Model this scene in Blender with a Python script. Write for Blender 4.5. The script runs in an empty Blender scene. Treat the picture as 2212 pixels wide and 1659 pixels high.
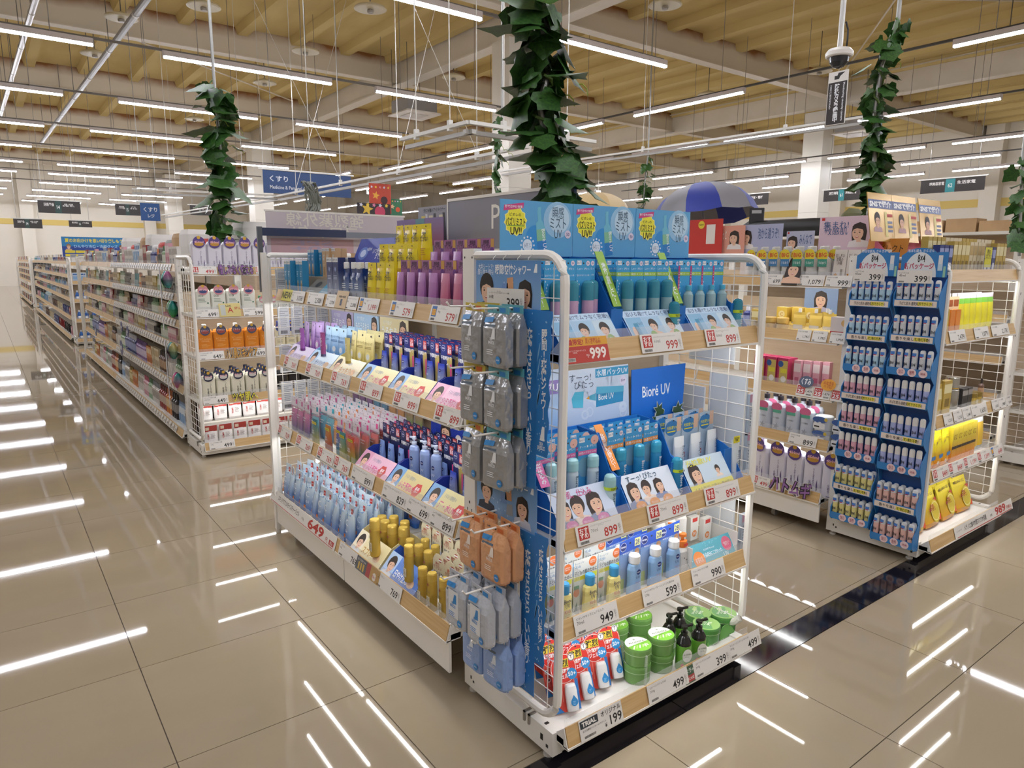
import bpy, math, random
from mathutils import Matrix, Vector

RND = random.Random(11)
SC = bpy.context.scene
COL = SC.collection

# ------------------------------------------------------------------ camera (solved from the floor tile joints)
IMG_W, IMG_H, F_PX = 2212, 1659, 1503.7
YAW, PITCH, ROLL, CAM_Z = 0.646721525, 0.174219099, 0.005394, 1.46156
_f = Vector((math.cos(PITCH) * math.sin(YAW), math.cos(PITCH) * math.cos(YAW), -math.sin(PITCH)))
_r0 = Vector((math.cos(YAW), -math.sin(YAW), 0.0))
_u0 = _r0.cross(_f)
_r = _r0 * math.cos(ROLL) + _u0 * math.sin(ROLL)
_u = _u0 * math.cos(ROLL) - _r0 * math.sin(ROLL)
CAM = Vector((0.0, 0.0, CAM_Z))
cd = bpy.data.cameras.new('camera')
cd.sensor_width = 36.0
cd.sensor_fit = 'HORIZONTAL'
cd.lens = F_PX / IMG_W * 36.0
cd.clip_start = 0.05
cd.clip_end = 200
cam = bpy.data.objects.new('camera', cd)
COL.objects.link(cam)
cam.matrix_world = Matrix(((_r.x, _u.x, -_f.x, CAM.x), (_r.y, _u.y, -_f.y, CAM.y), (_r.z, _u.z, -_f.z, CAM.z), (0, 0, 0, 1)))
SC.camera = cam

# ------------------------------------------------------------------ world, colour management
w = bpy.data.worlds.new('world')
SC.world = w
w.use_nodes = True
w.node_tree.nodes['Background'].inputs[0].default_value = (0.9, 0.85, 0.75, 1)
w.node_tree.nodes['Background'].inputs[1].default_value = 0.15
vs = SC.view_settings
vs.view_transform = 'Standard'
vs.look = 'None'
vs.gamma = 1.0
vs.use_curve_mapping = False
vs.exposure = 0.3
SC.cycles.max_bounces = 8
SC.cycles.diffuse_bounces = 4
SC.cycles.glossy_bounces = 4
SC.cycles.transparent_max_bounces = 24
SC.cycles.sample_clamp_indirect = 4.0
SC.cycles.caustics_reflective = False
SC.cycles.caustics_refractive = False
TUBE_POWER = 60.0
LED_POWER = 32.0


def hit(px, py, axis, val):
    """Photo pixel -> the point where its ray meets the plane axis = val."""
    d = _f + _r * ((px - IMG_W / 2) / F_PX) + _u * ((IMG_H / 2 - py) / F_PX)
    t = (val - CAM[axis]) / d[axis]
    return CAM + d * t


# ------------------------------------------------------------------ materials
_M = {}


def lin(h):
    if not isinstance(h, str):
        return tuple(h)
    c = [int(h[i:i + 2], 16) / 255 for i in (0, 2, 4)]
    return tuple(x / 12.92 if x <= 0.04045 else ((x + 0.055) / 1.055) ** 2.4 for x in c)


def mat(h, rough=0.45, metal=0.0, alpha=1.0, emit=0.0, spec=0.5, coat=0.0, name=None, both=None):
    key = (h, rough, metal, alpha, emit, spec, coat)
    if key in _M:
        return _M[key]
    m = bpy.data.materials.new(name or ('surface_' + str(h)))
    m.use_nodes = True
    b = m.node_tree.nodes['Principled BSDF']
    c = lin(h)
    b.inputs['Base Color'].default_value = (*c, 1)
    b.inputs['Roughness'].default_value = rough
    b.inputs['Metallic'].default_value = metal
    b.inputs['Alpha'].default_value = alpha
    b.inputs['Specular IOR Level'].default_value = spec
    b.inputs['Coat Weight'].default_value = coat
    if emit:
        b.inputs['Emission Color'].default_value = (*c, 1)
        b.inputs['Emission Strength'].default_value = emit
    _M[key] = m
    return m


def grad(h0, h1, z0, z1, rough=0.35, alpha=1.0, mid=None, coat=0.0, metal=0.0):
    """printed vertical colour gradient between local heights z0 and z1 (object space)"""
    key = ('grad', h0, h1, z0, z1, rough, alpha, mid, coat, metal)
    if key in _M:
        return _M[key]
    m = bpy.data.materials.new('printed_gradient')
    m.use_nodes = True
    nt = m.node_tree
    b = nt.nodes['Principled BSDF']
    b.inputs['Roughness'].default_value = rough
    b.inputs['Alpha'].default_value = alpha
    b.inputs['Coat Weight'].default_value = coat
    b.inputs['Metallic'].default_value = metal
    tc = nt.nodes.new('ShaderNodeTexCoord')
    sp = nt.nodes.new('ShaderNodeSeparateXYZ')
    mr = nt.nodes.new('ShaderNodeMapRange')
    cr = nt.nodes.new('ShaderNodeValToRGB')
    mr.inputs[1].default_value = z0
    mr.inputs[2].default_value = z1
    cr.color_ramp.elements[0].color = (*lin(h0), 1)
    cr.color_ramp.elements[1].color = (*lin(h1), 1)
    if mid:
        e = cr.color_ramp.elements.new(0.5)
        e.color = (*lin(mid), 1)
    L = nt.links.new
    L(tc.outputs['Object'], sp.inputs[0])
    L(sp.outputs['Z'], mr.inputs[0])
    L(mr.outputs[0], cr.inputs[0])
    L(cr.outputs[0], b.inputs['Base Color'])
    _M[key] = m
    return m


def noisy(name, h0, h1, scale=(1, 1, 1), nscale=5.0, detail=6, rough=(0.4, 0.5), bump=0.0, lo=0.35, hi=0.65, metal=0.0, spec=0.5, extra=None, coords='Object'):
    key = ('noisy', name)
    if key in _M:
        return _M[key]
    m = bpy.data.materials.new(name)
    m.use_nodes = True
    nt = m.node_tree
    b = nt.nodes['Principled BSDF']
    b.inputs['Metallic'].default_value = metal
    b.inputs['Specular IOR Level'].default_value = spec
    tc = nt.nodes.new('ShaderNodeTexCoord')
    mp = nt.nodes.new('ShaderNodeMapping')
    mp.inputs['Scale'].default_value = scale
    nz = nt.nodes.new('ShaderNodeTexNoise')
    nz.inputs['Scale'].default_value = nscale
    nz.inputs['Detail'].default_value = detail
    cr = nt.nodes.new('ShaderNodeValToRGB')
    cr.color_ramp.elements[0].position = lo
    cr.color_ramp.elements[1].position = hi
    cr.color_ramp.elements[0].color = (*lin(h0), 1)
    cr.color_ramp.elements[1].color = (*lin(h1), 1)
    L = nt.links.new
    L(tc.outputs[coords], mp.inputs[0])
    L(mp.outputs[0], nz.inputs['Vector'])
    L(nz.outputs['Fac'], cr.inputs[0])
    L(cr.outputs[0], b.inputs['Base Color'])
    mr = nt.nodes.new('ShaderNodeMapRange')
    mr.inputs[3].default_value = rough[0]
    mr.inputs[4].default_value = rough[1]
    L(nz.outputs['Fac'], mr.inputs[0])
    L(mr.outputs[0], b.inputs['Roughness'])
    if bump:
        bp = nt.nodes.new('ShaderNodeBump')
        bp.inputs['Strength'].default_value = bump
        bp.inputs['Distance'].default_value = 0.01
        L(nz.outputs['Fac'], bp.inputs['Height'])
        L(bp.outputs[0], b.inputs['Normal'])
    _M[key] = m
    return m


def glassy(h='ffffff', alpha=0.12, rough=0.08):
    return mat(h, rough, 0, alpha, 0, 0.6)


# ------------------------------------------------------------------ text outlines (built-in font), cached as unit boxes
_T = {}


def glyphs(s, bold=0.0, res=2):
    key = (s, bold, res)
    if key in _T:
        return _T[key]
    c = bpy.data.curves.new('lettering', 'FONT')
    c.body = s
    c.resolution_u = res
    c.offset = bold
    c.align_x = 'CENTER'
    c.space_line = 0.82
    c.fill_mode = 'FRONT'
    o = bpy.data.objects.new('lettering', c)
    me = o.to_mesh()
    vs_ = [(v.co.x, v.co.y) for v in me.vertices]
    fs_ = [tuple(p.vertices) for p in me.polygons]
    o.to_mesh_clear()
    bpy.data.objects.remove(o)
    bpy.data.curves.remove(c)
    if not vs_:
        r = ([], [], 1.0)
    else:
        x0 = min(v[0] for v in vs_)
        x1 = max(v[0] for v in vs_)
        y0 = min(v[1] for v in vs_)
        y1 = max(v[1] for v in vs_)
        wd, hg = max(x1 - x0, 1e-6), max(y1 - y0, 1e-6)
        r = ([((v[0] - x0) / wd, (v[1] - y0) / hg) for v in vs_], fs_, wd / hg)
    _T[key] = r
    return r


# ------------------------------------------------------------------ mesh builder
class MB:
    def __init__(s):
        s.v, s.f, s.mi, s.mats, s.sm = [], [], [], [], []

    def _m(s, m):
        if isinstance(m, str):
            m = mat(m)
        if m not in s.mats:
            s.mats.append(m)
        return s.mats.index(m)

    def add(s, verts, faces, m, smooth=False):
        k = len(s.v)
        i = s._m(m)
        s.v += [tuple(v) for v in verts]
        for f in faces:
            s.f.append(tuple(a + k for a in f))
            s.mi.append(i)
            s.sm.append(smooth)
        return s

    def merge(s, o, T=None):
        k = len(s.v)
        s.v += [tuple(T @ Vector(v)) for v in o.v] if T is not None else o.v
        idx = [s._m(m) for m in o.mats]
        s.f += [tuple(a + k for a in f) for f in o.f]
        s.mi += [idx[i] for i in o.mi]
        s.sm += o.sm
        return s

    def box(s, x0, x1, y0, y1, z0, z1, m):
        v = [(x0, y0, z0), (x1, y0, z0), (x1, y1, z0), (x0, y1, z0), (x0, y0, z1), (x1, y0, z1), (x1, y1, z1), (x0, y1, z1)]
        return s.add(v, [(0, 3, 2, 1), (4, 5, 6, 7), (0, 1, 5, 4), (1, 2, 6, 5), (2, 3, 7, 6), (3, 0, 4, 7)], m)

    def poly(s, pts, m):
        return s.add(pts, [tuple(range(len(pts)))], m)

    def rect(s, x0, z0, x1, z1, y, m):
        return s.poly([(x0, y, z0), (x1, y, z0), (x1, y, z1), (x0, y, z1)], m)

    def shape(s, pts2, y, m):
        return s.poly([(a, y, b) for a, b in pts2], m)

    def disc(s, cx, cz, rx, y, m, rz=None, n=18, a0=0.0, a1=None):
        rz = rz or rx
        a1 = a1 if a1 is not None else 2 * math.pi
        full = abs(a1 - a0 - 2 * math.pi) < 1e-6
        k = n if full else n + 1
        return s.poly([(cx + rx * math.cos(a0 + (a1 - a0) * i / n), y, cz + rz * math.sin(a0 + (a1 - a0) * i / n)) for i in range(k)], m)

    def ring(s, cx, cz, r0, r1, y, m, n=20):
        v = []
        for i in range(n):
            a = 2 * math.pi * i / n
            v += [(cx + r0 * math.cos(a), y, cz + r0 * math.sin(a)), (cx + r1 * math.cos(a), y, cz + r1 * math.sin(a))]
        return s.add(v, [(2 * i, 2 * i + 1, (2 * i + 3) % (2 * n), (2 * i + 2) % (2 * n)) for i in range(n)], m)

    def prism(s, pts2, y0, y1, m, ms=None):
        """outline in x,z (counter-clockwise seen from the front) extruded from y0 (front) to y1"""
        n = len(pts2)
        s.add([(a, y0, b) for a, b in pts2], [tuple(range(n))], m)
        s.add([(a, y1, b) for a, b in pts2], [tuple(reversed(range(n)))], ms or m)
        v = [(a, y0, b) for a, b in pts2] + [(a, y1, b) for a, b in pts2]
        return s.add(v, [((i + 1) % n, i, n + i, n + (i + 1) % n) for i in range(n)], ms or m)

    def lathe(s, prof, m, n=14, cx=0.0, cy=0.0, sx=1.0, sy=1.0, z=0.0, caps=True, smooth=True):
        """prof: [(radius, height)] or [(radius, height, material for the band above)]"""
        rings = []
        for p in prof:
            rings.append([(cx + p[0] * sx * math.cos(2 * math.pi * i / n), cy + p[0] * sy * math.sin(2 * math.pi * i / n), z + p[1]) for i in range(n)])
        for a in range(len(prof) - 1):
            mm = prof[a][2] if len(prof[a]) > 2 and prof[a][2] is not None else m
            s.add(rings[a] + rings[a + 1], [(i, (i + 1) % n, n + (i + 1) % n, n + i) for i in range(n)], mm, smooth)
        if caps:
            if prof[0][0] > 1e-6:
                s.add(rings[0], [tuple(reversed(range(n)))], (prof[0][2] if len(prof[0]) > 2 and prof[0][2] is not None else m))
            if prof[-1][0] > 1e-6:
                mm = prof[-2][2] if len(prof[-2]) > 2 and prof[-2][2] is not None else m
                s.add(rings[-1], [tuple(range(n))], mm)
        return s

    def loft(s, rings, m, smooth=True, caps=True, mats=None):
        n = len(rings[0])
        for a in range(len(rings) - 1):
            s.add(list(rings[a]) + list(rings[a + 1]), [(i, (i + 1) % n, n + (i + 1) % n, n + i) for i in range(n)], mats[a] if mats else m, smooth)
        if caps:
            s.add(rings[0], [tuple(reversed(range(n)))], mats[0] if mats else m)
            s.add(rings[-1], [tuple(range(n))], mats[-1] if mats else m)
        return s

    def tube(s, path, r, m, n=6, closed=False):
        P = [Vector(p) for p in path]
        k = len(P)
        rings = []
        for i in range(k):
            if closed:
                t = P[(i + 1) % k] - P[i - 1]
            else:
                t = P[min(i + 1, k - 1)] - P[max(i - 1, 0)]
            t.normalize()
            a = Vector((0, 0, 1)) if abs(t.z) < 0.9 else Vector((1, 0, 0))
            e1 = t.cross(a).normalized()
            e2 = t.cross(e1)
            rings.append([tuple(P[i] + e1 * (r * math.cos(2 * math.pi * j / n)) + e2 * (r * math.sin(2 * math.pi * j / n))) for j in range(n)])
        last = k if closed else k - 1
        for i in range(last):
            a, b = rings[i], rings[(i + 1) % k]
            s.add(a + b, [(j, (j + 1) % n, n + (j + 1) % n, n + j) for j in range(n)], m, True)
        if not closed:
            s.add(rings[0], [tuple(range(n))], m)
            s.add(rings[-1], [tuple(reversed(range(n)))], m)
        return s

    def text(s, t, x0, z0, x1, z1, y, m, bold=0.0, fit='c', res=2):
        """lettering inside the box; fit: 'c' centred, 'l' left, 'r' right, 's' stretched"""
        V, F, asp = glyphs(t, bold, res)
        if not V:
            return s
        bw, bh = x1 - x0, z1 - z0
        if fit == 's':
            w_, h_ = bw, bh
        else:
            h_ = min(bh, bw / asp)
            w_ = h_ * asp
        ox = x0 if fit in 'ls' else (x1 - w_ if fit == 'r' else (x0 + x1 - w_) / 2)
        oz = (z0 + z1 - h_) / 2
        return s.add([(ox + a * w_, y, oz + b * h_) for a, b in V], F, m)

    def mesh(s, name, sharp=35):
        me = bpy.data.meshes.new(name)
        me.from_pydata(s.v, [], s.f)
        for m in s.mats:
            me.materials.append(m)
        if s.f:
            me.polygons.foreach_set('material_index', s.mi)
            me.polygons.foreach_set('use_smooth', s.sm)
            if any(s.sm):
                me.set_sharp_from_angle(angle=math.radians(sharp))
        me.update()
        return me


def rotz(d):
    return Matrix.Rotation(math.radians(d), 4, 'Z')


def rotx(d):
    return Matrix.Rotation(math.radians(d), 4, 'X')


def roty(d):
    return Matrix.Rotation(math.radians(d), 4, 'Y')


def tr(x, y, z):
    return Matrix.Translation((x, y, z))


# ------------------------------------------------------------------ scene objects
def tag(o, label=None, cat=None, group=None, kind=None):
    if label:
        o['label'] = label
    if cat:
        o['category'] = cat
    if group:
        o['group'] = group
    if kind:
        o['kind'] = kind
    return o


def obj(name, mb, parent=None, mw=None, label=None, cat=None, group=None, kind=None):
    me = mb.mesh(name) if isinstance(mb, MB) else mb
    o = bpy.data.objects.new(name, me)
    COL.objects.link(o)
    if parent is not None:
        o.parent = parent
    if mw is not None:
        o.matrix_basis = mw
    return tag(o, label, cat, group, kind)


def empty(name, mw, label=None, cat=None, group=None, kind=None):
    o = bpy.data.objects.new(name, None)
    o.empty_display_size = 0.05
    COL.objects.link(o)
    o.matrix_basis = mw
    return tag(o, label, cat, group, kind)


class Proto:
    """one kind of thing: parts are (name, mesh, [sub-parts (name, mesh)])"""

    def __init__(s, name, cat, parts):
        s.name, s.cat = name, cat
        s.parts = [(p[0], p[1].mesh(p[0]) if isinstance(p[1], MB) else p[1],
                    [(q[0], q[1].mesh(q[0]) if isinstance(q[1], MB) else q[1]) for q in (p[2] if len(p) > 2 else [])]) for p in parts]

    def place(s, mw, label, group=None, cat=None):
        if len(s.parts) == 1 and not s.parts[0][2]:
            return obj(s.name, s.parts[0][1], None, mw, label, cat or s.cat, group)
        e = empty(s.name, mw, label, cat or s.cat, group)
        for n_, me, subs in s.parts:
            o = obj(n_, me, e)
            for q, qm in subs:
                obj(q, qm, o)
        return e
# ------------------------------------------------------------------ the hall: floor, walls, ceiling, beams, columns
WHITE = mat('e9e6df', 0.35, name='white_powder_coat')
WHITE2 = mat('d9d5cb', 0.4, name='off_white_steel')
DARK = mat('1b1a19', 0.5)
X0, X1, Y0, Y1, ZC = -9.0, 31.0, -8.0, 47.0, 6.7

TILE = noisy('polished_beige_tile', '93856f', '9a8c77', (0.6, 1.6, 1), 1.3, 8, (0.02, 0.035), spec=0.5, coords='Object')
GROUT = mat('5d5347', 0.8, name='tile_joint')
STRIP = noisy('polished_black_stone', '141217', '1d1a20', (1, 1, 1), 14, 4, (0.06, 0.1), spec=0.6)

TO_X, TO_Y, TT = 0.31775, 2.0509, 0.6          # lattice of the joints
floor = obj('floor', MB().box(X0, X1, Y0, Y1, -0.05, -0.004, GROUT), kind='structure')
tag(floor, 'polished beige tiled shop floor with dark joints')
# a black stone band laid into the floor in front of the end displays
sb0, sb1 = hit(1819.8, 1340.2, 2, 0).y, hit(1751.2, 1292.0, 2, 0).y
sb1 = sb0 + 0.115
j = 0.0016
near, far = [], MB()
cells = []
for i in range(-16, 52):
    for k in range(-17, 75):
        x0, x1 = TO_X + i * TT, TO_X + (i + 1) * TT
        y0, y1 = TO_Y + k * TT, TO_Y + (k + 1) * TT
        spans = [(y0, y1)]
        if y0 < sb1 and y1 > sb0:
            spans = [(a, b) for a, b in ((y0, sb0), (sb1, y1)) if b - a > 0.02]
        for a, b in spans:
            cells.append((x0, x1, a, b))


def in_view(x, y):
    d = Vector((x, y, 0)) - CAM
    z = d.dot(_f)
    if z < 0.4:
        return False
    return abs(d.dot(_r) / z) < 0.80 and abs(d.dot(_u) / z) < 0.66


vis = [c for c in cells if in_view((c[0] + c[1]) / 2, (c[2] + c[3]) / 2)]
vis.sort(key=lambda c: (c[0] ** 2 + c[2] ** 2))
nearset = set(vis[:280])
_tm = {}
for c in cells:
    if c in nearset:
        wx, wy = round(c[1] - c[0], 4), round(c[3] - c[2], 4)
        if (wx, wy) not in _tm:
            mb = MB()
            mb.box(j, wx - j, j, wy - j, -0.004, 0.0, TILE)
            _tm[(wx, wy)] = mb.mesh('tile')
        obj('tile', _tm[(wx, wy)], floor, tr(c[0], c[2], 0))
    else:
        far.add([(c[0] + j, c[2] + j, 0), (c[1] - j, c[2] + j, 0), (c[1] - j, c[3] - j, 0), (c[0] + j, c[3] - j, 0)], [(0, 1, 2, 3)], TILE)
obj('tile_field', far, floor, kind='stuff')
bx = X0
while bx < X1:
    obj('black_stone', MB().box(j, min(1.2, X1 - bx) - j, sb0 + j, sb1 - j, -0.004, 0.0005, STRIP), floor, tr(bx - 0.08, 0, 0))
    bx += 1.2

WALL = noisy('cream_wall_panel', 'ddd6c8', 'e2dbce', (1, 1, 1), 0.8, 3, (0.6, 0.7))
YEL = mat('d8bd6a', 0.6, name='yellow_wall_band')
wb = MB().box(X0, X1, Y1, Y1 + 0.2, 0, ZC, WALL)
wall_back = obj('wall_back', wb, kind='structure')
wr = MB().box(X1, X1 + 0.2, Y0, Y1, 0, ZC, WALL)
wall_right = obj('wall_right', wr, kind='structure')
obj('wall_left', MB().box(X0 - 0.2, X0, Y0, Y1, 0, ZC, WALL), kind='structure')
obj('wall_front', MB().box(X0, X1, Y0 - 0.2, Y0, 0, ZC, WALL), kind='structure')
obj('trim_1', MB().box(X1 - 0.04, X1, Y0, Y1, 3.62, 3.92, YEL), kind='structure')
obj('trim_2', MB().box(X0, X1 - 0.04, Y1 - 0.04, Y1, 3.3, 3.6, YEL), kind='structure')
for n_, y in enumerate((4.5, 10.5, 16.5, 22.5, 28.5, 34.5)):
    obj('pillar_right', MB().box(X1 - 0.5, X1, y, y + 0.6, 0, ZC, WALL), kind='structure')
for n_, x in enumerate((2.0, 8.0, 14.0, 20.0, 26.0)):
    obj('pillar_back', MB().box(x, x + 0.6, Y1 - 0.5, Y1, 0, ZC, WALL), kind='structure')

# insulated deck: wide shallow ribs running along Y between the cross beams
DECK = noisy('yellowed_insulation', 'cdb77c', 'ddc88e', (1.2, 0.35, 1), 1.1, 6, (0.85, 0.95), bump=0.5)
ceiling = empty('ceiling', tr(0, 0, 0), kind='structure')
tag(ceiling, 'yellowed sprayed insulation roof deck with ribs')
obj('deck', MB().box(X0, X1, Y0, Y1, ZC, ZC + 0.1, DECK), ceiling)
BEAM_Y = [11.2 + 6.25 * k for k in range(-3, 6)]
GIRD_X = [-1.6, 9.3, 20.3]
rm = {}
ys = [Y0] + BEAM_Y + [Y1]
for a, b in zip(ys[:-1], ys[1:]):
    L_ = round(b - a, 3)
    if L_ not in rm:
        mb = MB()
        w_ = 0.11
        mb.loft([[(-w_ - .05, 0, 0), (-w_, 0, -0.16), (w_, 0, -0.16), (w_ + .05, 0, 0)], [(-w_ - .05, L_, 0), (-w_, L_, -0.16), (w_, L_, -0.16), (w_ + .05, L_, 0)]], DECK, smooth=False)
        rm[L_] = mb.mesh('deck_rib')
    x = X0 + 0.6
    while x < X1:
        obj('deck_rib', rm[L_], ceiling, tr(x, a, ZC))
        x += 1.25


def rusty(name, base):
    """painted steel with rust blooming down from the top flange (a stain with a shape of its own)"""
    m = noisy(name, base, base, (1, 1, 1), 3, 3, (0.5, 0.6))
    nt = m.node_tree
    b = nt.nodes['Principled BSDF']
    tc = next(n for n in nt.nodes if n.type == 'TEX_COORD')
    sp = nt.nodes.new('ShaderNodeSeparateXYZ')
    nt.links.new(tc.outputs['Object'], sp.inputs[0])
    mp = nt.nodes.new('ShaderNodeMapping')
    mp.inputs['Scale'].default_value = (0.9, 0.9, 0.9)
    nt.links.new(tc.outputs['Object'], mp.inputs[0])
    nz = nt.nodes.new('ShaderNodeTexNoise')
    nz.inputs['Scale'].default_value = 1.3
    nz.inputs['Detail'].default_value = 5
    nt.links.new(mp.outputs[0], nz.inputs['Vector'])
    mr = nt.nodes.new('ShaderNodeMapRange')
    mr.inputs[1].default_value = 6.35
    mr.inputs[2].default_value = 6.75
    nt.links.new(sp.outputs['Z'], mr.inputs[0])
    mu = nt.nodes.new('ShaderNodeMath')
    mu.operation = 'MULTIPLY'
    nt.links.new(mr.outputs[0], mu.inputs[0])
    nt.links.new(nz.outputs['Fac'], mu.inputs[1])
    cr = nt.nodes.new('ShaderNodeValToRGB')
    cr.color_ramp.elements[0].position = 0.12
    cr.color_ramp.elements[1].position = 0.42
    cr.color_ramp.elements[0].color = (*lin(base), 1)
    cr.color_ramp.elements[1].color = (*lin('8a5a2c'), 1)
    nt.links.new(mu.outputs[0], cr.inputs[0])
    nt.links.new(cr.outputs[0], b.inputs['Base Color'])
    return m


STEEL = rusty('painted_beam_steel', 'd3c9b6')
BS = noisy('painted_girder_steel', 'd6cdbd', 'dbd3c4', (1, 1, 1), 2, 3, (0.45, 0.55))
ZB = 5.98
for y in BEAM_Y:
    mb = MB().box(X0, X1, y - 0.01, y + 0.01, ZB + 0.1, ZC, STEEL)
    mb.box(X0, X1, y - 0.13, y + 0.13, ZB + 0.08, ZB + 0.1, BS)
    obj('cross_beam', mb, ceiling)
for x in GIRD_X:
    mb = MB().box(x - 0.012, x + 0.012, Y0, Y1, ZB, ZC, BS)
    mb.box(x - 0.17, x + 0.17, Y0, Y1, ZB - 0.02, ZB + 0.01, BS)
    mb.box(x - 0.17, x + 0.17, Y0, Y1, ZC - 0.1, ZC - 0.08, BS)
    obj('main_beam', mb, ceiling)
CLAD = noisy('column_cladding', 'd5d0c4', 'dbd6ca', (1, 1, 1), 1, 2, (0.35, 0.45))
for n_, (x, y, s_) in enumerate([(9.02, 12.1, 0.6), (20.6, 11.85, 0.64), (8.75, 28.2, 0.74), (8.38, 42.0, 0.74), (19.8, 26.6, 0.6), (-1.9, 26.6, 0.6)]):
    mb = MB()
    zz = 0.0
    while zz < ZB - 0.03:
        z2 = min(zz + 1.5, ZB - 0.02)
        mb.box(x, x + s_, y, y + s_, zz + 0.003, z2 - 0.003, CLAD)
        zz = z2
    mb.box(x + 0.004, x + s_ - 0.004, y + 0.004, y + s_ - 0.004, 0, ZB - 0.02, mat('8d887e', 0.6))
    obj('column_%d' % (n_ + 1), mb, kind='structure', label='white clad box column rising to the roof beams')

# ------------------------------------------------------------------ strip lights: one metal batten with a glowing tube each
EMIT = mat('f3f5ff', 0.4, emit=TUBE_POWER, name='lit_tube')
BODY = mat('c9c0bd', 0.4, name='batten_body')
TZ, TL = 4.37, 2.58


def light_mesh():
    b = MB()
    b.box(-TL / 2, TL / 2, -0.045, 0.045, 0.03, 0.10, BODY)
    b.box(-TL / 2 - 0.01, -TL / 2, -0.035, 0.035, 0.0, 0.10, BODY)
    b.box(TL / 2, TL / 2 + 0.01, -0.035, 0.035, 0.0, 0.10, BODY)
    t = MB()
    rg = []
    for xx in (-TL / 2 + 0.012, TL / 2 - 0.012):
        rg.append([(xx, 0.034 * math.cos(a), 0.03 - 0.032 * max(0, math.sin(a))) for a in [math.pi * q / 8 for q in range(9)]])
    t.loft(rg, EMIT)
    hs = [('drop_rod', MB().tube([(xx, 0, 0.10), (xx, 0, ZC - TZ)], 0.006, mat('8b8780', 0.4, 0.6), 5)) for xx in (-0.8, 0.8)]
    return Proto('strip_light', 'ceiling light', [('batten', b), ('tube', t)] + hs)


LIGHT = light_mesh()
K = (TZ - CAM_Z) / (4.0 - CAM_Z)
lights = []
for y in (6.63, 10.27, 13.58, 16.9, 20.1, 23.35, 26.0, 29.2, 32.4, 35.4, 38.5):
    for xa in (-3.95, -0.85, 2.18, 5.15):
        if (y, xa) in ((6.63, -3.95),):
            continue
        sk = (y - 6.63) * -0.013
        lights.append(((xa + 1.13 + sk + (0.12 if y < 7 else 0)) * K, y * K, 0))
for x, ys_ in {9.55: (2.8, 7.95, 11.0, 14.2, 17.7), 13.05: (2.8, 5.72, 8.62, 11.3, 14.2, 17.1, 19.5), 17.05: (5.7, 8.5, 11.35, 14.2, 16.8, 19.5, 24.0), 19.6: (7.9, 10.7, 13.4, 16.2), 9.0: (21.0, 24.2, 27.4, 30.6, 33.8), 11.4: (20.4, 23.6, 26.8, 30.0, 33.2, 36.4), 14.4: (22.6, 25.8, 29.0, 32.2, 35.4), 18.5: (21.0, 24.0, 27.2, 30.4, 33.6), 22.0: (4.6, 7.6, 10.6, 13.6, 17.0, 20.4, 23.8, 27.2)}.items():
    for y in ys_:
        lights.append((x * K, y * K, 90))
# the rest of the hall, behind and beside the camera
for y in (3.3, 0.0, -3.4):
    for xa in (-3.95, -0.85, 2.18, 5.15):
        lights.append(((xa + 1.13) * K, y * K, 0))
for x in (9.55, 13.05, 17.05, 21.5):
    for y in (-0.2, -3.3):
        lights.append((x * K, y * K, 90))
for x, y, a in lights:
    LIGHT.place(tr(x, y, TZ) @ rotz(a),
                'white batten strip light running along the aisle shelves overhead' if a else 'white batten strip light hung across the aisle overhead',
                'strip lights hung along the aisles' if a else 'strip lights hung across the aisles')
# ------------------------------------------------------------------ gondolas: shelves with price rails, uprights, wire side panels
WOOD = noisy('wood_print_rail', 'bd9a66', 'cdae7c', (1.2, 1, 30), 3, 4, (0.35, 0.45))
BACKP = noisy('beige_back_panel', 'b9a489', 'c3af95', (1, 1, 12), 2.5, 3, (0.55, 0.65))
ACR = glassy('f4f7fb', 0.16, 0.05)
LED = mat('ffffff', 0.4, emit=LED_POWER, name='lit_led_strip')
RAIL_H, RAIL_T = 0.06, 0.018


class Face:
    """a shelf front: local x along the shelf, y into it, z up"""

    def __init__(s, ox, oy, rot, length, depth):
        s.T = tr(ox, oy, 0) @ rotz(rot)
        s.Ti = s.T.inverted()
        s.rot, s.L, s.D = rot, length, depth
        s.axis = 1 if rot == 0 else 0
        s.plane = oy if rot == 0 else ox
        s.zb, s.out = {}, {}

    def u(s, px, py, dep=0.0):
        """position along the shelf of a photo pixel seen at depth dep behind the lip"""
        p = hit(px, py, s.axis, s.plane + dep)
        return (s.Ti @ p).x

    def at(s, px, py, dep=0.0):
        p = s.Ti @ hit(px, py, s.axis, s.plane + dep)
        return p.x, p.z


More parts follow.
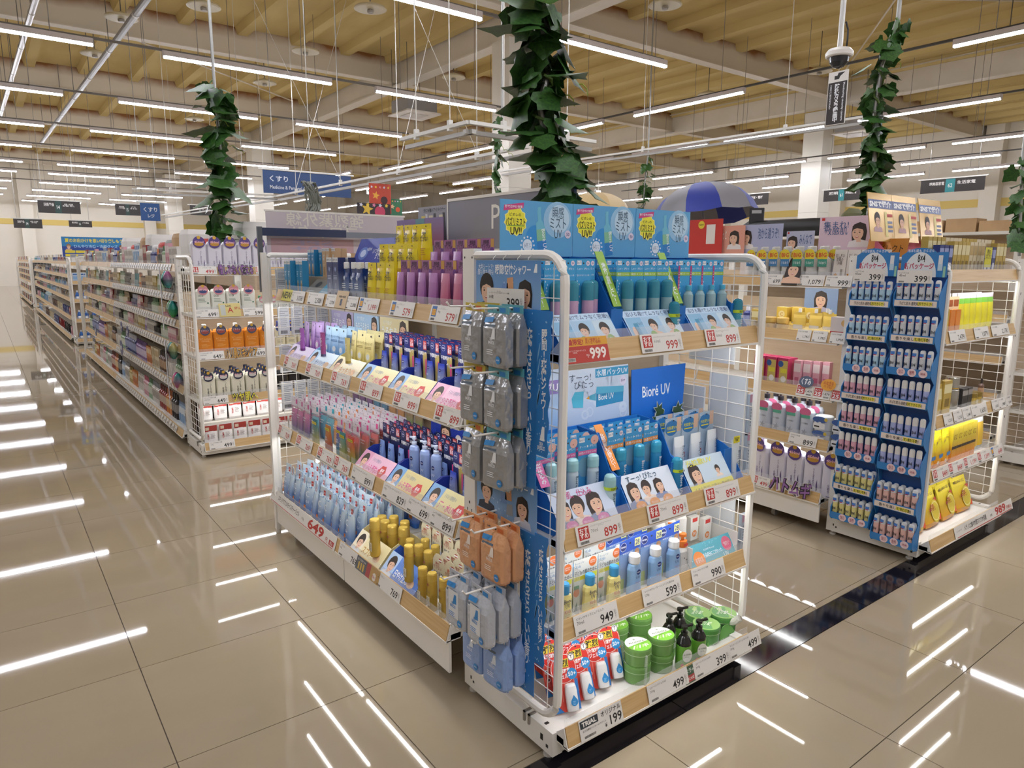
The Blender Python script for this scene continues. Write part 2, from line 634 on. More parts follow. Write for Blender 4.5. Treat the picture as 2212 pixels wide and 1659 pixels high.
def shelf(face, parent, k, zb, x0, x1, out=0.0, led=True, riser=0.024, rail=True, depth=None, slim=False):
    """shelf board with its lip bottom at height zb; out = how far the lip stands in front of the face plane"""
    face.zb[k], face.out[k] = zb, out
    D = depth or face.D
    y0 = -out
    b = MB()
    b.box(x0, x1, y0 + 0.02, D, zb + 0.004, zb + 0.024, WHITE)
    b.box(x0, x1, y0 - 0.001, y0 + 0.022, zb - 0.003, zb + 0.004, WHITE)
    for xx in (x0, x1 - 0.003):
        b.add([(xx, y0 + 0.002, zb), (xx, y0 + 0.06, zb), (xx, y0 + 0.06, zb + 0.024), (xx, y0 + 0.02, zb + RAIL_H),
               (xx + 0.003, y0 + 0.002, zb), (xx + 0.003, y0 + 0.06, zb), (xx + 0.003, y0 + 0.06, zb + 0.024), (xx + 0.003, y0 + 0.02, zb + RAIL_H)],
              [(3, 2, 1, 0), (4, 5, 6, 7), (0, 1, 5, 4), (1, 2, 6, 5), (2, 3, 7, 6), (3, 0, 4, 7)], WHITE)
    o = obj('shelf', b, parent)
    if rail:
        r = MB()
        v = [(x0 + .004, y0 + 0.001, zb + 0.004), (x1 - .004, y0 + 0.001, zb + 0.004), (x1 - .004, y0 + RAIL_T - 0.001, zb + RAIL_H), (x0 + .004, y0 + RAIL_T - 0.001, zb + RAIL_H)]
        w_ = [(a[0], a[1] + 0.005, a[2] - 0.001) for a in v]
        r.add(v + w_, [(0, 1, 2, 3), (3, 2, 6, 7), (7, 6, 5, 4), (0, 3, 7, 4), (1, 5, 6, 2)], WOOD)
        obj('price_rail', r, o)
        c = MB()
        c.box(x0 + 0.004, x1 - 0.004, y0 + RAIL_T + 0.003, y0 + RAIL_T + 0.0045, zb + RAIL_H - 0.01, zb + RAIL_H + riser, ACR)
        obj('clear_riser', c, o)
    if led:
        l = MB()
        l.box(x0 + 0.02, x1 - 0.02, y0 + 0.045, y0 + 0.055, zb - 0.002, zb + 0.0038, LED)
        obj('led_strip', l, o)
    return o


def wire_panel(parent, x, y0, y1, z0, z1, rounded=True, px=0.075, pz=0.05, name='mesh_panel', ax='y'):
    """framed wire mesh; ax = 'y': stands in the plane x = const and spans y; ax = 'x': plane y = x, spans x from y0 to y1"""
    q = (lambda a, z: (x, a, z)) if ax == 'y' else (lambda a, z: (a, x, z))
    r = 0.013
    fr = MB()
    path = [q(y1, z0), ]
    c = 0.075 if rounded else 0.02
    pts = [q(y1, z1), ]
    for i in range(7):
        a = math.pi / 2 + math.pi / 2 * i / 6
        pts.append(q(y0 + c + c * math.cos(a), z1 - c + c * math.sin(a)))
    for i in range(7):
        a = math.pi + math.pi / 2 * i / 6
        pts.append(q(y0 + c + c * math.cos(a), z0 + c + c * math.sin(a)))
    pts.append(q(y1, z0))
    fr.tube(pts, r, WHITE, 8)
    o = obj(name, fr, parent)
    g = MB()
    a = y0 + px * 0.6
    while a < y1 - 0.01:
        g.tube([q(a, z0 + 0.004), q(a, z1 - 0.004)], 0.0018, WHITE, 4)
        a += px
    z = z0 + pz * 0.7
    while z < z1 - 0.01:
        g.tube([q(y0 + 0.004, z), q(y1, z)], 0.0018, WHITE, 4)
        z += pz
    obj('wire_mesh', g, o, kind='stuff')
    return o


def upright(parent, x, y, z1=1.5, faces=('x',), w=0.062, d=0.03):
    """slotted steel upright; the slots are punched dark on the side that shows"""
    b = MB()
    b.box(x, x + d, y - w / 2, y + w / 2, 0.05, z1, WHITE)
    z = 0.12
    k = 0
    while z < z1 - 0.03:
        if k % 4 != 3 and k != 0:
            z += 0.075
            k += 1
            continue
        for dy in (-0.012, 0.012):
            b.box(x - 0.0006, x + 0.001, y + dy - 0.0016, y + dy + 0.0016, z, z + 0.018, DARK)
        if k % 4 == 3:
            b.box(x - 0.0006, x + 0.001, y - 0.003, y + 0.003, z + 0.034, z + 0.043, DARK)
        z += 0.075
        k += 1
    b.box(x - 0.0006, x + 0.001, y - 0.024, y - 0.019, z1 - 0.03, z1 - 0.024, DARK)
    b.box(x - 0.0006, x + 0.001, y + 0.017, y + 0.022, z1 - 0.03, z1 - 0.024, DARK)
    obj('upright', b, parent)


def side_base(parent, x, y0, y1, feet=True):
    b = MB()
    b.box(x - 0.004, x + 0.035, y0, y1, 0.022, 0.098, WHITE)
    for yy, zz, wy, wz in ((y0 + 0.05, 0.062, 0.006, 0.02), (y0 + 0.025, 0.045, 0.005, 0.01), (y1 - 0.04, 0.06, 0.003, 0.012), (y1 - 0.055, 0.05, 0.004, 0.008)):
        b.box(x - 0.0048, x, yy - wy, yy + wy, zz - wz / 2, zz + wz / 2, DARK)
    b.box(x + 0.008, x + 0.022, y0 + 0.045, y0 + 0.055, 0.0975, 0.0986, DARK)
    b.box(x + 0.006, x + 0.02, y1 - 0.12, y1 - 0.106, 0.0975, 0.0986, DARK)
    obj('base_beam', b, parent)
    for yy in (y0 + 0.04, y1 - 0.03):
        obj('foot', MB().lathe([(0.016, 0), (0.016, 0.008), (0.008, 0.01), (0.008, 0.024)], mat('c9c5bc', 0.5), 10, x + 0.015, yy), parent)
    cl = MB()
    for dy in (0.105, 0.128):
        cl.box(x - 0.009, x + 0.02, y0 + dy, y0 + dy + 0.008, 0.099, 0.103, mat('a5a29b', 0.35, 0.7))
        cl.box(x - 0.009, x - 0.0045, y0 + dy, y0 + dy + 0.008, 0.07, 0.103, mat('a5a29b', 0.35, 0.7))
    obj('clip', cl, parent)


def caster(parent, x, y):
    c = MB()
    T = tr(x, y, 0.028) @ rotx(90)
    m = MB().lathe([(0.012, -0.012), (0.026, -0.011), (0.028, 0.0), (0.026, 0.011), (0.012, 0.012)], mat('8f8c88', 0.35), 14)
    c.merge(m, T)
    c.box(x - 0.012, x + 0.012, y - 0.017, y + 0.017, 0.048, 0.062, mat('a9a6a0', 0.4, 0.5))
    obj('caster', c, parent)


def end_gondola(x0, y0, W, zs, label, outs=(0, 0.02, 0.01, 0.05), group=None, top=1.5, depth=0.46, led=None, ptop=None):
    """end-of-aisle unit facing -Y with wire side panels; returns its root and front face"""
    F = Face(x0 + 0.012, y0, 0, W - 0.024, depth - 0.03)
    e = empty('end_gondola', tr(0, 0, 0), label, 'store shelf', group)
    y1 = y0 + depth
    bp = MB().box(x0 + 0.03, x0 + W - 0.03, y1 - 0.03, y1 - 0.015, 0.1, top - 0.28, BACKP)
    obj('back_panel', bp, e)
    for xx in (x0, x0 + W - 0.03):
        upright(e, xx, y1 - 0.02, top)
        side_base(e, xx, y0, y1 + 0.01)
    wire_panel(e, x0 + 0.012, y0, y1 - 0.045, 0.13, ptop or top - 0.02)
    wire_panel(e, x0 + W - 0.012, y0, y1 - 0.045, 0.13, ptop or top - 0.02)
    obj('kick_plate', MB().box(x0 + 0.035, x0 + W - 0.035, y0 + 0.006, y0 + 0.02, 0.02, zs[-1], WHITE), e)
    for k, z in enumerate(zs):
        o = shelf(F, e, k, z, 0, F.L, outs[k], led=(k < len(zs) - 1) if led is None else led[k])
        o.matrix_basis = F.T
    return e, F


def run_gondola(xf, ya, yb, zs, label, secs, group=None, depth=0.43, outs=(0, 0, 0.02, 0.06), top=1.5, endpanel=True, led=True, endfix=None):
    """double-sided run along Y; builds the side facing -X, from ya (far end) to yb (near end)"""
    L_ = ya - yb
    F = Face(xf, ya, -90, L_, depth)
    e = empty('shelf_run', tr(0, 0, 0), label, 'store shelf', group)
    s_ = L_ / secs
    for i in range(secs):
        x0, x1 = i * s_ + 0.004, (i + 1) * s_ - 0.004
        obj('back_panel', MB().box(x0, x1, depth + 0.002, depth + 0.014, 0.1, top - 0.25, BACKP), e, F.T)
        for k, z in enumerate(zs):
            o = shelf(F, e, k, z, x0, x1, outs[k], led=led and k < len(zs) - 1)
            o.matrix_basis = F.T
        kp = MB().box(x0, x1, -outs[-1] + 0.012, -outs[-1] + 0.022, 0.062, zs[-1] - 0.004, WHITE)
        obj('kick_plate', kp, e, F.T)
        c = MB()
        for cx in (x0 + 0.12, x1 - 0.3):
            p = F.T @ Vector((cx, 0.03, 0))
            caster(e, p.x, p.y)
    for i in range(secs + 1):
        p = F.T @ Vector((min(max(i * s_, 0.02), L_ - 0.02), depth + 0.02, 0))
        obj('upright', MB().box(p.x - 0.02, p.x + 0.02, p.y - 0.02, p.y + 0.02, 0.05, top - 0.03, WHITE), e)
    if endpanel:
        wire_panel(e, ya + 0.012, xf - 0.02, xf + depth, 0.13, top - 0.012, rounded=False, ax='x')
        pz = MB().box(xf - 0.055, xf - 0.03, ya - 0.002, ya + 0.026, 0.02, top, WHITE)
        pz.lathe([(0.014, 0), (0.014, 0.02)], WHITE2, 8, xf - 0.042, ya + 0.012)
        obj('end_post', pz, e)
    return e, F


ZF = (1.19, 0.662, 0.382, 0.068)
ZL = (1.255, 0.917, 0.54, 0.178)
A_END, FA = end_gondola(1.206, 1.385, 0.918, ZF, 'white end-of-aisle gondola stocked with blue sunscreen displays')
A_RUN, LA = run_gondola(1.2, 3.63, 1.872, ZL, 'white shelf run of sun care behind the blue sunscreen display', 2)
ZE = (1.375, 1.085, 0.675, 0.402, 0.06)
E_END, FE = end_gondola(3.575, 1.388, 0.918, ZE, 'white end gondola with yellow vitamin packs beside the roll-on racks', outs=(0, 0.02, 0.02, 0.02, 0.06), led=(True, True, True, True, False))
ZEL = (1.333, 1.037, 0.73, 0.456, 0.168)
E_RUN, LE = run_gondola(3.56, 4.6, 1.875, ZEL, 'white skin care shelf run behind the blue roll-on racks', 3, outs=(0, 0, 0, 0.01, 0.05), endpanel=True)
ZBF = (1.35, 1.04, 0.73, 0.395, 0.056)
B_END, FB = end_gondola(1.19, 5.4, 0.918, ZBF, 'white end gondola of lotion bottles facing the cross aisle', outs=(0, 0, 0.0, 0.0, 0.03), led=(True, True, True, True, False))
ZBL = (1.37, 1.14, 0.93, 0.73, 0.41, 0.06)
B_RUN, LB = run_gondola(1.2, 12.3, 5.885, ZBL, 'long skin care shelf run behind the lotion end display', 7, outs=(0, 0, 0, 0, 0.02, 0.05), led=False)
C_END, FC = end_gondola(1.2, 14.0, 0.918, ZBF, 'white end gondola of cooling goods under the blue summer banner', outs=(0, 0, 0, 0, 0.03), led=(False,) * 5)
C_RUN, LC = run_gondola(1.2, 24.0, 14.48, ZBL, 'shelf run of small hanging goods behind the cooling display', 8, outs=(0, 0, 0, 0, 0.02, 0.05), led=False)
D_END, FD = end_gondola(1.2, 25.8, 0.918, ZBF, 'distant white end gondola with round black-backed goods', outs=(0, 0, 0, 0, 0.03), led=(False,) * 5)
D_RUN, LD = run_gondola(1.2, 34.0, 26.28, ZBL, 'most distant shelf run down the main aisle', 6, outs=(0, 0, 0, 0, 0.02, 0.05), led=False)

F_END, FF = end_gondola(5.93, 1.388, 0.918, ZF, 'white end gondola beyond the vitamin pack shelves', led=(False,) * 4)
F_RUN, LF = run_gondola(5.92, 4.6, 1.875, ZEL, 'white shelf run beyond the vitamin pack shelves', 3, outs=(0, 0, 0, 0.01, 0.05), led=False)
# ------------------------------------------------------------------ price tags
CARD = mat('dedbd5', 0.4, name='tag_card')
INK = mat('1c1a1a', 0.5)
RED = mat('b3342d', 0.5)
GREYI = mat('77736f', 0.6)


def barcode(mb, x0, x1, z0, z1, y, m=None):
    r = random.Random(3)
    x = x0
    while x < x1:
        w_ = r.choice((0.0006, 0.0009, 0.0014))
        mb.rect(x, z0, min(x + w_, x1), z1, y, m or INK)
        x += w_ + r.choice((0.0007, 0.001))


def price_card(w_, h_, price, red=False, osu=False, name='', vol='', sale=False, new=False):
    b = MB()
    b.box(0, w_, 0, 0.0012, 0, h_, CARD)
    y = -0.0003
    ink = RED if red else INK
    x = w_ * 0.06
    if osu:
        b.rect(w_ * 0.05, h_ * 0.28, w_ * 0.27, h_ * 0.92, y, mat('b5332c', 0.5))
        b.text('おす\nすめ', w_ * 0.07, h_ * 0.33, w_ * 0.25, h_ * 0.87, y - 0.0002, mat('f3ece6'), 0.02, 's')
        x = w_ * 0.31
        barcode(b, w_ * 0.06, w_ * 0.24, h_ * 0.06, h_ * 0.2, y)
    elif sale:
        b.rect(w_ * 0.05, h_ * 0.28, w_ * 0.22, h_ * 0.92, y, mat('3d6fae', 0.5))
        b.rect(w_ * 0.07, h_ * 0.36, w_ * 0.2, h_ * 0.74, y - 0.0002, mat('e8b43c', 0.5))
        b.text('バイヤー\nオススメ', w_ * 0.075, h_ * 0.4, w_ * 0.195, h_ * 0.7, y - 0.0004, mat('b5332c'), 0.01, 's', 1)
        x = w_ * 0.27
        barcode(b, w_ * 0.06, w_ * 0.2, h_ * 0.06, h_ * 0.2, y)
    else:
        barcode(b, w_ * 0.06, w_ * 0.22, h_ * 0.05, h_ * 0.17, y)
    if name:
        b.text(name, x, h_ * 0.74, w_ * 0.84, h_ * 0.88, y, GREYI if red else INK, 0, 'l', 1)
    if vol:
        b.text(vol, x, h_ * 0.5, x + w_ * 0.22, h_ * 0.68, y, GREYI if red else INK, 0, 'l', 1)
    b.text(price, w_ * 0.45, h_ * 0.1, w_ * 0.88, h_ * 0.58, y, ink, 0.012, 'r')
    b.text('税込\n円', w_ * 0.905, h_ * 0.12, w_ * 0.96, h_ * 0.6, y, GREYI, 0, 's', 1)
    return b


def on_rail(face, k, u, mb, name, label, cat='price tag', h_=0.055, group='price tags on the shelf rails', lift=0.003, dy=0.0):
    zb, out = face.zb[k], face.out[k]
    ang = math.degrees(math.atan2(RAIL_T, RAIL_H))
    T = face.T @ tr(u, -out - 0.0032 - dy, zb + lift + 0.005) @ rotx(-ang)
    return obj(name, mb, None, T, label, cat, group)


def tagpx(face, k, pl, pr, py, price, where, h_=0.056, **kw):
    u0, u1 = face.u(pl, py), face.u(pr, py)
    on_rail(face, k, u0, price_card(u1 - u0, h_, price, **kw), 'price_tag',
            '%s price tag reading %s %s' % ('white red-print' if kw.get('red') else 'white black-print', price, where))


def sale_tag(w_, h_):
    b = MB()
    b.box(0, w_, 0, 0.0012, 0, h_, mat('b8372c', 0.45))
    b.rect(0, h_ * 0.66, w_, h_, -0.0003, mat('d9a02e', 0.45))
    b.text('数量限定!', w_ * 0.05, h_ * 0.7, w_ * 0.48, h_ * 0.95, -0.0006, RED, 0.03, 'l')
    b.text('早い者勝ちの\n売り切り価格!', w_ * 0.52, h_ * 0.71, w_ * 0.96, h_ * 0.95, -0.0006, RED, 0.01, 'l', 1)
    b.text('ビオレUVアクアプロテクトミス\nHM4A', w_ * 0.05, h_ * 0.34, w_ * 0.5, h_ * 0.56, -0.0006, mat('f0e4dc'), 0, 'l', 1)
    b.text('税込\n¥', w_ * 0.5, h_ * 0.1, w_ * 0.57, h_ * 0.4, -0.0006, mat('f0e4dc'), 0, 'c', 1)
    b.text('999', w_ * 0.58, h_ * 0.1, w_ * 0.94, h_ * 0.58, -0.0006, mat('f0e4dc'), 0.03, 'r')
    b.rect(w_ * 0.05, h_ * 0.07, w_ * 0.26, h_ * 0.22, -0.0006, CARD)
    barcode(b, w_ * 0.06, w_ * 0.25, h_ * 0.09, h_ * 0.2, -0.0008)
    return b


u0, u1 = FA.u(1216, 757), FA.u(1317, 745)
on_rail(FA, 0, u0, sale_tag(u1 - u0, 0.07), 'price_tag', 'red and yellow limited-offer price tag reading 999', lift=-0.004, dy=0.001)
tagpx(FA, 0, 1387.6, 1476, 738, '999', 'with a red recommendation square under the blue mist packs', red=True, osu=True, name='ビオレUVアクアリッチアクアプロテクトミスト', vol='60ml')
tagpx(FA, 0, 1527.7, 1600, 724, '899', 'under the refill mist packs on the top end shelf', red=True, osu=True, name='ビオレUVアクアリッチアクアハイ\n替え', vol='60ml')
tagpx(FA, 1, 1238, 1335, 1150, '899', 'under the pale highlight bottles', red=True, osu=True, name='ビオレUVアクアリッチアクアハイライト\nローション', vol='70ml')
tagpx(FA, 1, 1392, 1475.5, 1108, '899', 'under the teal sunscreen bottles', red=True, osu=True, name='ビオレUVアクアリッチアクアプロテクトローショ\nン', vol='70ml')
tagpx(FA, 1, 1515, 1587, 1074, '899', 'under the white light-diffusing tubes', red=True, osu=True, name='ビオレUVアクアリッチライトアップエッセンス', vol='70g')
tagpx(FA, 2, 1239, 1331, 1335, '949', 'under the kids sunscreen bottles', name='ビオレUVキッズピュアミルク', vol='70ml')
tagpx(FA, 2, 1387, 1466.5, 1280, '599', 'under the pale blue baby gel bottles', name='ニベアUVウォータージェルこども用SPF28', vol='120g')
tagpx(FA, 2, 1493.6, 1561.4, 1232, '990', 'under the orange pump sunscreen', name='マミーUVマイルドJ 本体', vol='100g')
tagpx(FA, 3, 1376.5, 1459.5, 1510, '499', 'under the stacked aloe tubs', name='CJスージングジェルALE', vol='300g')
tagpx(FA, 3, 1475, 1548.7, 1462, '399', 'under the black-pump aloe bottles', name='CJスージングジェルALEP', vol='300g')
tagpx(FA, 3, 1550, 1615, 1420, '499', 'under the dark green tubs at the wire panel', name='セミスージングジェルPCCN', vol='300g')
u0, u1 = FA.u(1230.5, 1590), FA.u(1321, 1545)
b = MB().box(0, u1 - u0, 0, 0.0012, 0, 0.062, CARD)
W_ = u1 - u0
b.rect(W_ * 0.02, 0.036, W_ * 0.43, 0.058, -0.0003, mat('2a3038'))
b.text('TRIAL', W_ * 0.06, 0.040, W_ * 0.39, 0.054, -0.0006, mat('e9e6df'), 0.04, 's')
b.text('オリジナル', W_ * 0.5, 0.041, W_ * 0.97, 0.058, -0.0006, INK, 0.02, 'l')
b.text('近江兄弟社メンタームUVジェル', W_ * 0.06, 0.024, W_ * 0.6, 0.032, -0.0006, INK, 0, 'l', 1)
b.text('¥', W_ * 0.56, 0.008, W_ * 0.64, 0.02, -0.0006, INK, 0.01, 'l')
b.text('199', W_ * 0.66, 0.008, W_ * 0.97, 0.036, -0.0006, INK, 0.015, 'r')
barcode(b, W_ * 0.08, W_ * 0.34, 0.006, 0.013, -0.0006)
on_rail(FA, 3, u0, b, 'price_tag', 'white price tag reading 199 with a dark store logo', lift=-0.002)
u0, u1 = FA.u(1455, 1480), FA.u(1476, 1470)
b = MB().box(0, u1 - u0, 0, 0.001, 0, 0.055, mat('3d5a44'))
b.rect(0, 0.004, u1 - u0, 0.026, -0.0003, mat('a2423f'))
b.text('ベラ+', 0.003, 0.033, u1 - u0 - 0.003, 0.047, -0.0006, mat('d9dfd6'), 0.01)
b.text('CICA成', 0.003, 0.010, u1 - u0 - 0.003, 0.021, -0.0006, mat('e8d5cf'), 0.01)
on_rail(FA, 3, u0, b, 'shelf_card', 'small green and red card between the aloe price tags', 'shelf card', group='cards on the shelf rails', lift=0.0)

HYA = 'ヒロインメイク スーパーUV'
LN = 'スキンアクア トーンアップUVエッセンス'
u0, u1 = LA.u(607, 634), LA.u(628, 636)
b = MB().box(0, u1 - u0, 0, 0.001, 0, 0.058, mat('d8cf62'))
b.text('NEW', 0.004, 0.012, u1 - u0 - 0.004, 0.046, -0.0004, INK, 0.02, 's')
on_rail(LA, 0, u0, b, 'shelf_card', 'yellow card reading NEW on the cosmetics rail', 'shelf card', group='cards on the shelf rails')
for pl, pr, p, wh in ((628, 655, '3,058', 'below the tall blue cosmetics boxes'), (663, 696, '2,308', 'below the slanted sample panels'), (702, 722, '2,728', 'below the navy gradient boxes'), (745, 769, '2,398', 'below the white-capped refill pouches')):
    tagpx(LA, 0, pl, pr, 645, p, wh, name='アネッサ パーフェクトUV', vol='60g')
u0, u1 = LA.u(722, 645), LA.u(747, 648)
b = MB().box(0, u1 - u0, 0, 0.001, 0, 0.075, mat('c8ad84'))
b.text('今話題の美容液', 0.004, 0.045, u1 - u0 - 0.004, 0.055, -0.0004, INK, 0.01, 'c', 1)
b.rect((u1 - u0) * .42, 0.012, (u1 - u0) * .58, 0.04, -0.0004, mat('28354f'))
on_rail(LA, 0, u0, b, 'shelf_card', 'tan cardboard card with a small navy bottle print', 'shelf card', group='cards on the shelf rails')
tagpx(LA, 0, 772.5, 815, 660, '1,199', 'below the yellow pouches', red=True, sale=True, name='メンソレータム サンプレイ\n各種', vol='50g')
tagpx(LA, 0, 841, 891, 676, '579', 'below the purple tone-up tubes', red=True, sale=True, name='ロートUV\nトーンアップUVエッセンス', vol='80g')
tagpx(LA, 0, 927, 988, 692, '579', 'below the rose tone-up tubes', red=True, sale=True, name='ロートUV\nトーンアップUVエッセンス', vol='80g')
tagpx(LA, 1, 612, 640, 783, '769', 'below the violet pouches', red=True, osu=True, name='ビオレUV 光トリックベース', vol='60g')
tagpx(LA, 1, 659, 693, 800, '769', 'below the pale blue pouches', red=True, osu=True, name='ビオレUV 光トリックベース', vol='60g')
tagpx(LA, 1, 713.7, 751, 820, '769', 'below the pale yellow pouches', red=True, osu=True, name='ビオレUV 光トリックベース', vol='60g')
tagpx(LA, 1, 774.7, 822, 848, '899', 'below the first tray of navy cards', red=True, osu=True, name='ニベアUV ディープ\nプロテクト&ケアジェル', vol='80g')
tagpx(LA, 1, 848, 902, 872, '899', 'below the middle tray of navy cards', red=True, osu=True, name='ニベアUV ディープ\nプロテクト&ケアエッセンス', vol='80g')
tagpx(LA, 1, 937, 997, 900, '899', 'below the pink tray beside the upright', red=True, osu=True, name='ニベアUV ディープ\nプロテクト&ケアトーンアップ', vol='50g')
tagpx(LA, 2, 606, 634.6, 936, '769', 'below the magenta tubes by the wire panel', red=True, osu=True, name=LN, vol='80g')
tagpx(LA, 2, 647, 680, 963, '769', 'below the teal tester tube', red=True, osu=True, name=LN, vol='80g')
tagpx(LA, 2, 693, 727, 990, '769', 'below the orange tester tube', red=True, osu=True, name=LN, vol='80g')
tagpx(LA, 2, 729, 762, 1012, '769', 'below the coral tester tube', red=True, osu=True, name=LN, vol='80g')
tagpx(LA, 2, 768, 814, 1036, '899', 'below the pink tray of pale tubes', name='ニベアUV ウォーターエッセンス', vol='80g')
tagpx(LA, 2, 834.6, 887, 1073, '829', 'below the pump bottles', name='ニベアUVウォータージェル ポンプ', vol='140g')
tagpx(LA, 2, 887.5, 938, 1100, '699', 'below the gold-printed tray', name='ニベアUVウォータージェル 詰替', vol='125g')
tagpx(LA, 2, 938.5, 989.5, 1130, '899', 'beside the upright under the blue tray', name='ニベアUV薬用ジェル エッセンス', vol='80g')
tagpx(LA, 3, 759, 802, 1210, '769', 'below the gold spray bottles', name='サンカットUV\nパーフェクトスプレー', vol='80g')
tagpx(LA, 3, 841, 894, 1290, '769', 'below the gold roll bottles', name='サンカットUV\nパーフェクトエッセンス', vol='80g')
u0, u1 = LA.u(610, 1105), LA.u(750, 1175)
W_ = u1 - u0
b = MB().box(0, W_, 0, 0.0012, -0.004, 0.062, CARD)
b.text('ロートセイヤク', W_ * 0.02, 0.044, W_ * 0.12, 0.052, -0.0004, INK, 0, 'l', 1)
b.text('スキンアクア UVモイスチャージェル', W_ * 0.13, 0.020, W_ * 0.48, 0.048, -0.0004, INK, 0.01, 's')
b.text('110g', W_ * 0.5, 0.018, W_ * 0.58, 0.034, -0.0004, INK)
b.text('649', W_ * 0.62, 0.006, W_ * 0.84, 0.056, -0.0004, RED, 0.03, 's')
b.text('円', W_ * 0.86, 0.008, W_ * 0.91, 0.03, -0.0004, RED, 0.01)
b.rect(W_ * 0.92, 0.008, W_ * 0.98, 0.03, -0.0004, RED)
b.text('税込', W_ * 0.925, 0.011, W_ * 0.975, 0.027, -0.0007, CARD, 0.01)
b.rect(W_ * 0.02, 0.0, W_ * 0.98, 0.003, -0.0004, RED)
barcode(b, W_ * 0.02, W_ * 0.055, 0.034, 0.04, -0.0004)
on_rail(LA, 3, u0, b, 'price_tag', 'wide white price banner reading 649 with red underline', lift=0.0)
u0, u1 = LA.u(797, 1240), LA.u(847, 1275)
W_ = u1 - u0
b = MB().box(0, W_, 0, 0.001, 0, 0.056, mat('8f8a86'))
b.rect(0, 0, W_ * 0.45, 0.056, -0.0003, mat('5b5f66'))
b.rect(W_ * 0.45, 0, W_ * 0.62, 0.056, -0.0003, mat('a24848'))
b.rect(W_ * 0.62, 0, W_, 0.056, -0.0003, mat('b2905a'))
b.disc(W_ * 0.8, 0.02, 0.016, -0.0006, mat('d9d3c8'))
b.text('No.1', W_ * 0.72, 0.014, W_ * 0.88, 0.026, -0.0008, RED, 0.01)
b.text('金の日焼け止め', W_ * 0.05, 0.04, W_ * 0.42, 0.05, -0.0006, CARD, 0, 'l', 1)
for q in (0.1, 0.2, 0.3):
    b.rect(W_ * q, 0.006, W_ * (q + 0.06), 0.036, -0.0006, mat('c9a954'))
on_rail(LA, 3, u0, b, 'shelf_card', 'photo strip advertising gold bottles between two price tags', 'shelf card', group='cards on the shelf rails')
# ------------------------------------------------------------------ builders for the goods
def oval(w_, t, z, n=12, p=2.6, cx=0.0, cy=0.0):
    out = []
    for i in range(n):
        a = 2 * math.pi * (i + 0.5) / n
        c, s_ = math.cos(a), math.sin(a)
        out.append((cx + w_ / 2 * math.copysign(abs(c) ** (2 / p), c), cy + t / 2 * math.copysign(abs(s_) ** (2 / p), s_), z))
    return out


def portrait(mb, cx, cz, s, y, hair='2e221d', skin='ddb498', top='e9e6e2', long=True, turn=0.0, smile=True):
    """a printed head and shoulders (flat print): hair, face, shoulders"""
    H, S, C = mat(hair, 0.5), mat(skin, 0.5), mat(top, 0.5)
    d = 0.00012
    if long:
        mb.shape([(cx - .3 * s, cz - .38 * s), (cx + .3 * s, cz - .38 * s), (cx + .34 * s, cz + .05 * s), (cx + .26 * s, cz + .36 * s), (cx, cz + .46 * s), (cx - .26 * s, cz + .36 * s), (cx - .34 * s, cz + .05 * s)], y, H)
    else:
        mb.disc(cx, cz + .14 * s, .34 * s, y, H, .38 * s)
    mb.shape([(cx - .5 * s, cz - .62 * s), (cx + .5 * s, cz - .62 * s), (cx + .42 * s, cz - .38 * s), (cx + .14 * s, cz - .3 * s), (cx - .14 * s, cz - .3 * s), (cx - .42 * s, cz - .38 * s)], y - d, C)
    mb.shape([(cx - .1 * s, cz - .4 * s), (cx + .1 * s, cz - .4 * s), (cx + .1 * s, cz - .1 * s), (cx - .1 * s, cz - .1 * s)], y - 2 * d, S)
    fx = cx + turn * .06 * s
    mb.disc(fx, cz, .25 * s, y - 3 * d, S, .33 * s)
    mb.shape([(fx - .27 * s, cz + .02 * s), (fx - .2 * s, cz + .14 * s), (fx + turn * .05 * s, cz + .2 * s), (fx + .2 * s, cz + .14 * s), (fx + .27 * s, cz + .02 * s), (fx + .25 * s, cz + .3 * s), (fx, cz + .42 * s), (fx - .25 * s, cz + .3 * s)], y - 4 * d, H)
    E_ = mat('2a1c18', 0.5)
    ex = fx + turn * .03 * s
    for q in (-1, 1):
        mb.disc(ex + q * .11 * s, cz + .02 * s, .045 * s, y - 4 * d, E_, .022 * s, 8)
        mb.rect(ex + q * .11 * s - .05 * s, cz + .075 * s, ex + q * .11 * s + .05 * s, cz + .088 * s, y - 4 * d, E_)
    mb.shape([(ex - .015 * s, cz - .07 * s), (ex + .03 * s, cz - .07 * s), (ex + .005 * s, cz - .0 * s)], y - 4 * d, mat('c99a80', 0.5))
    if smile:
        mb.disc(ex, cz - .16 * s, .085 * s, y - 4 * d, mat('b5524f', 0.5), .05 * s, 10, math.pi, 2 * math.pi)
        mb.rect(ex - .06 * s, cz - .175 * s, ex + .06 * s, cz - .16 * s, y - 5 * d, mat('f4f0ea', 0.5))
    else:
        mb.disc(ex, cz - .17 * s, .06 * s, y - 4 * d, mat('b5524f', 0.5), .02 * s, 8)
    return mb


def hole(mb, x, z, y, r=0.004):
    mb.disc(x, z, r, y, mat('33373c', 0.7), r * 0.8, 10)


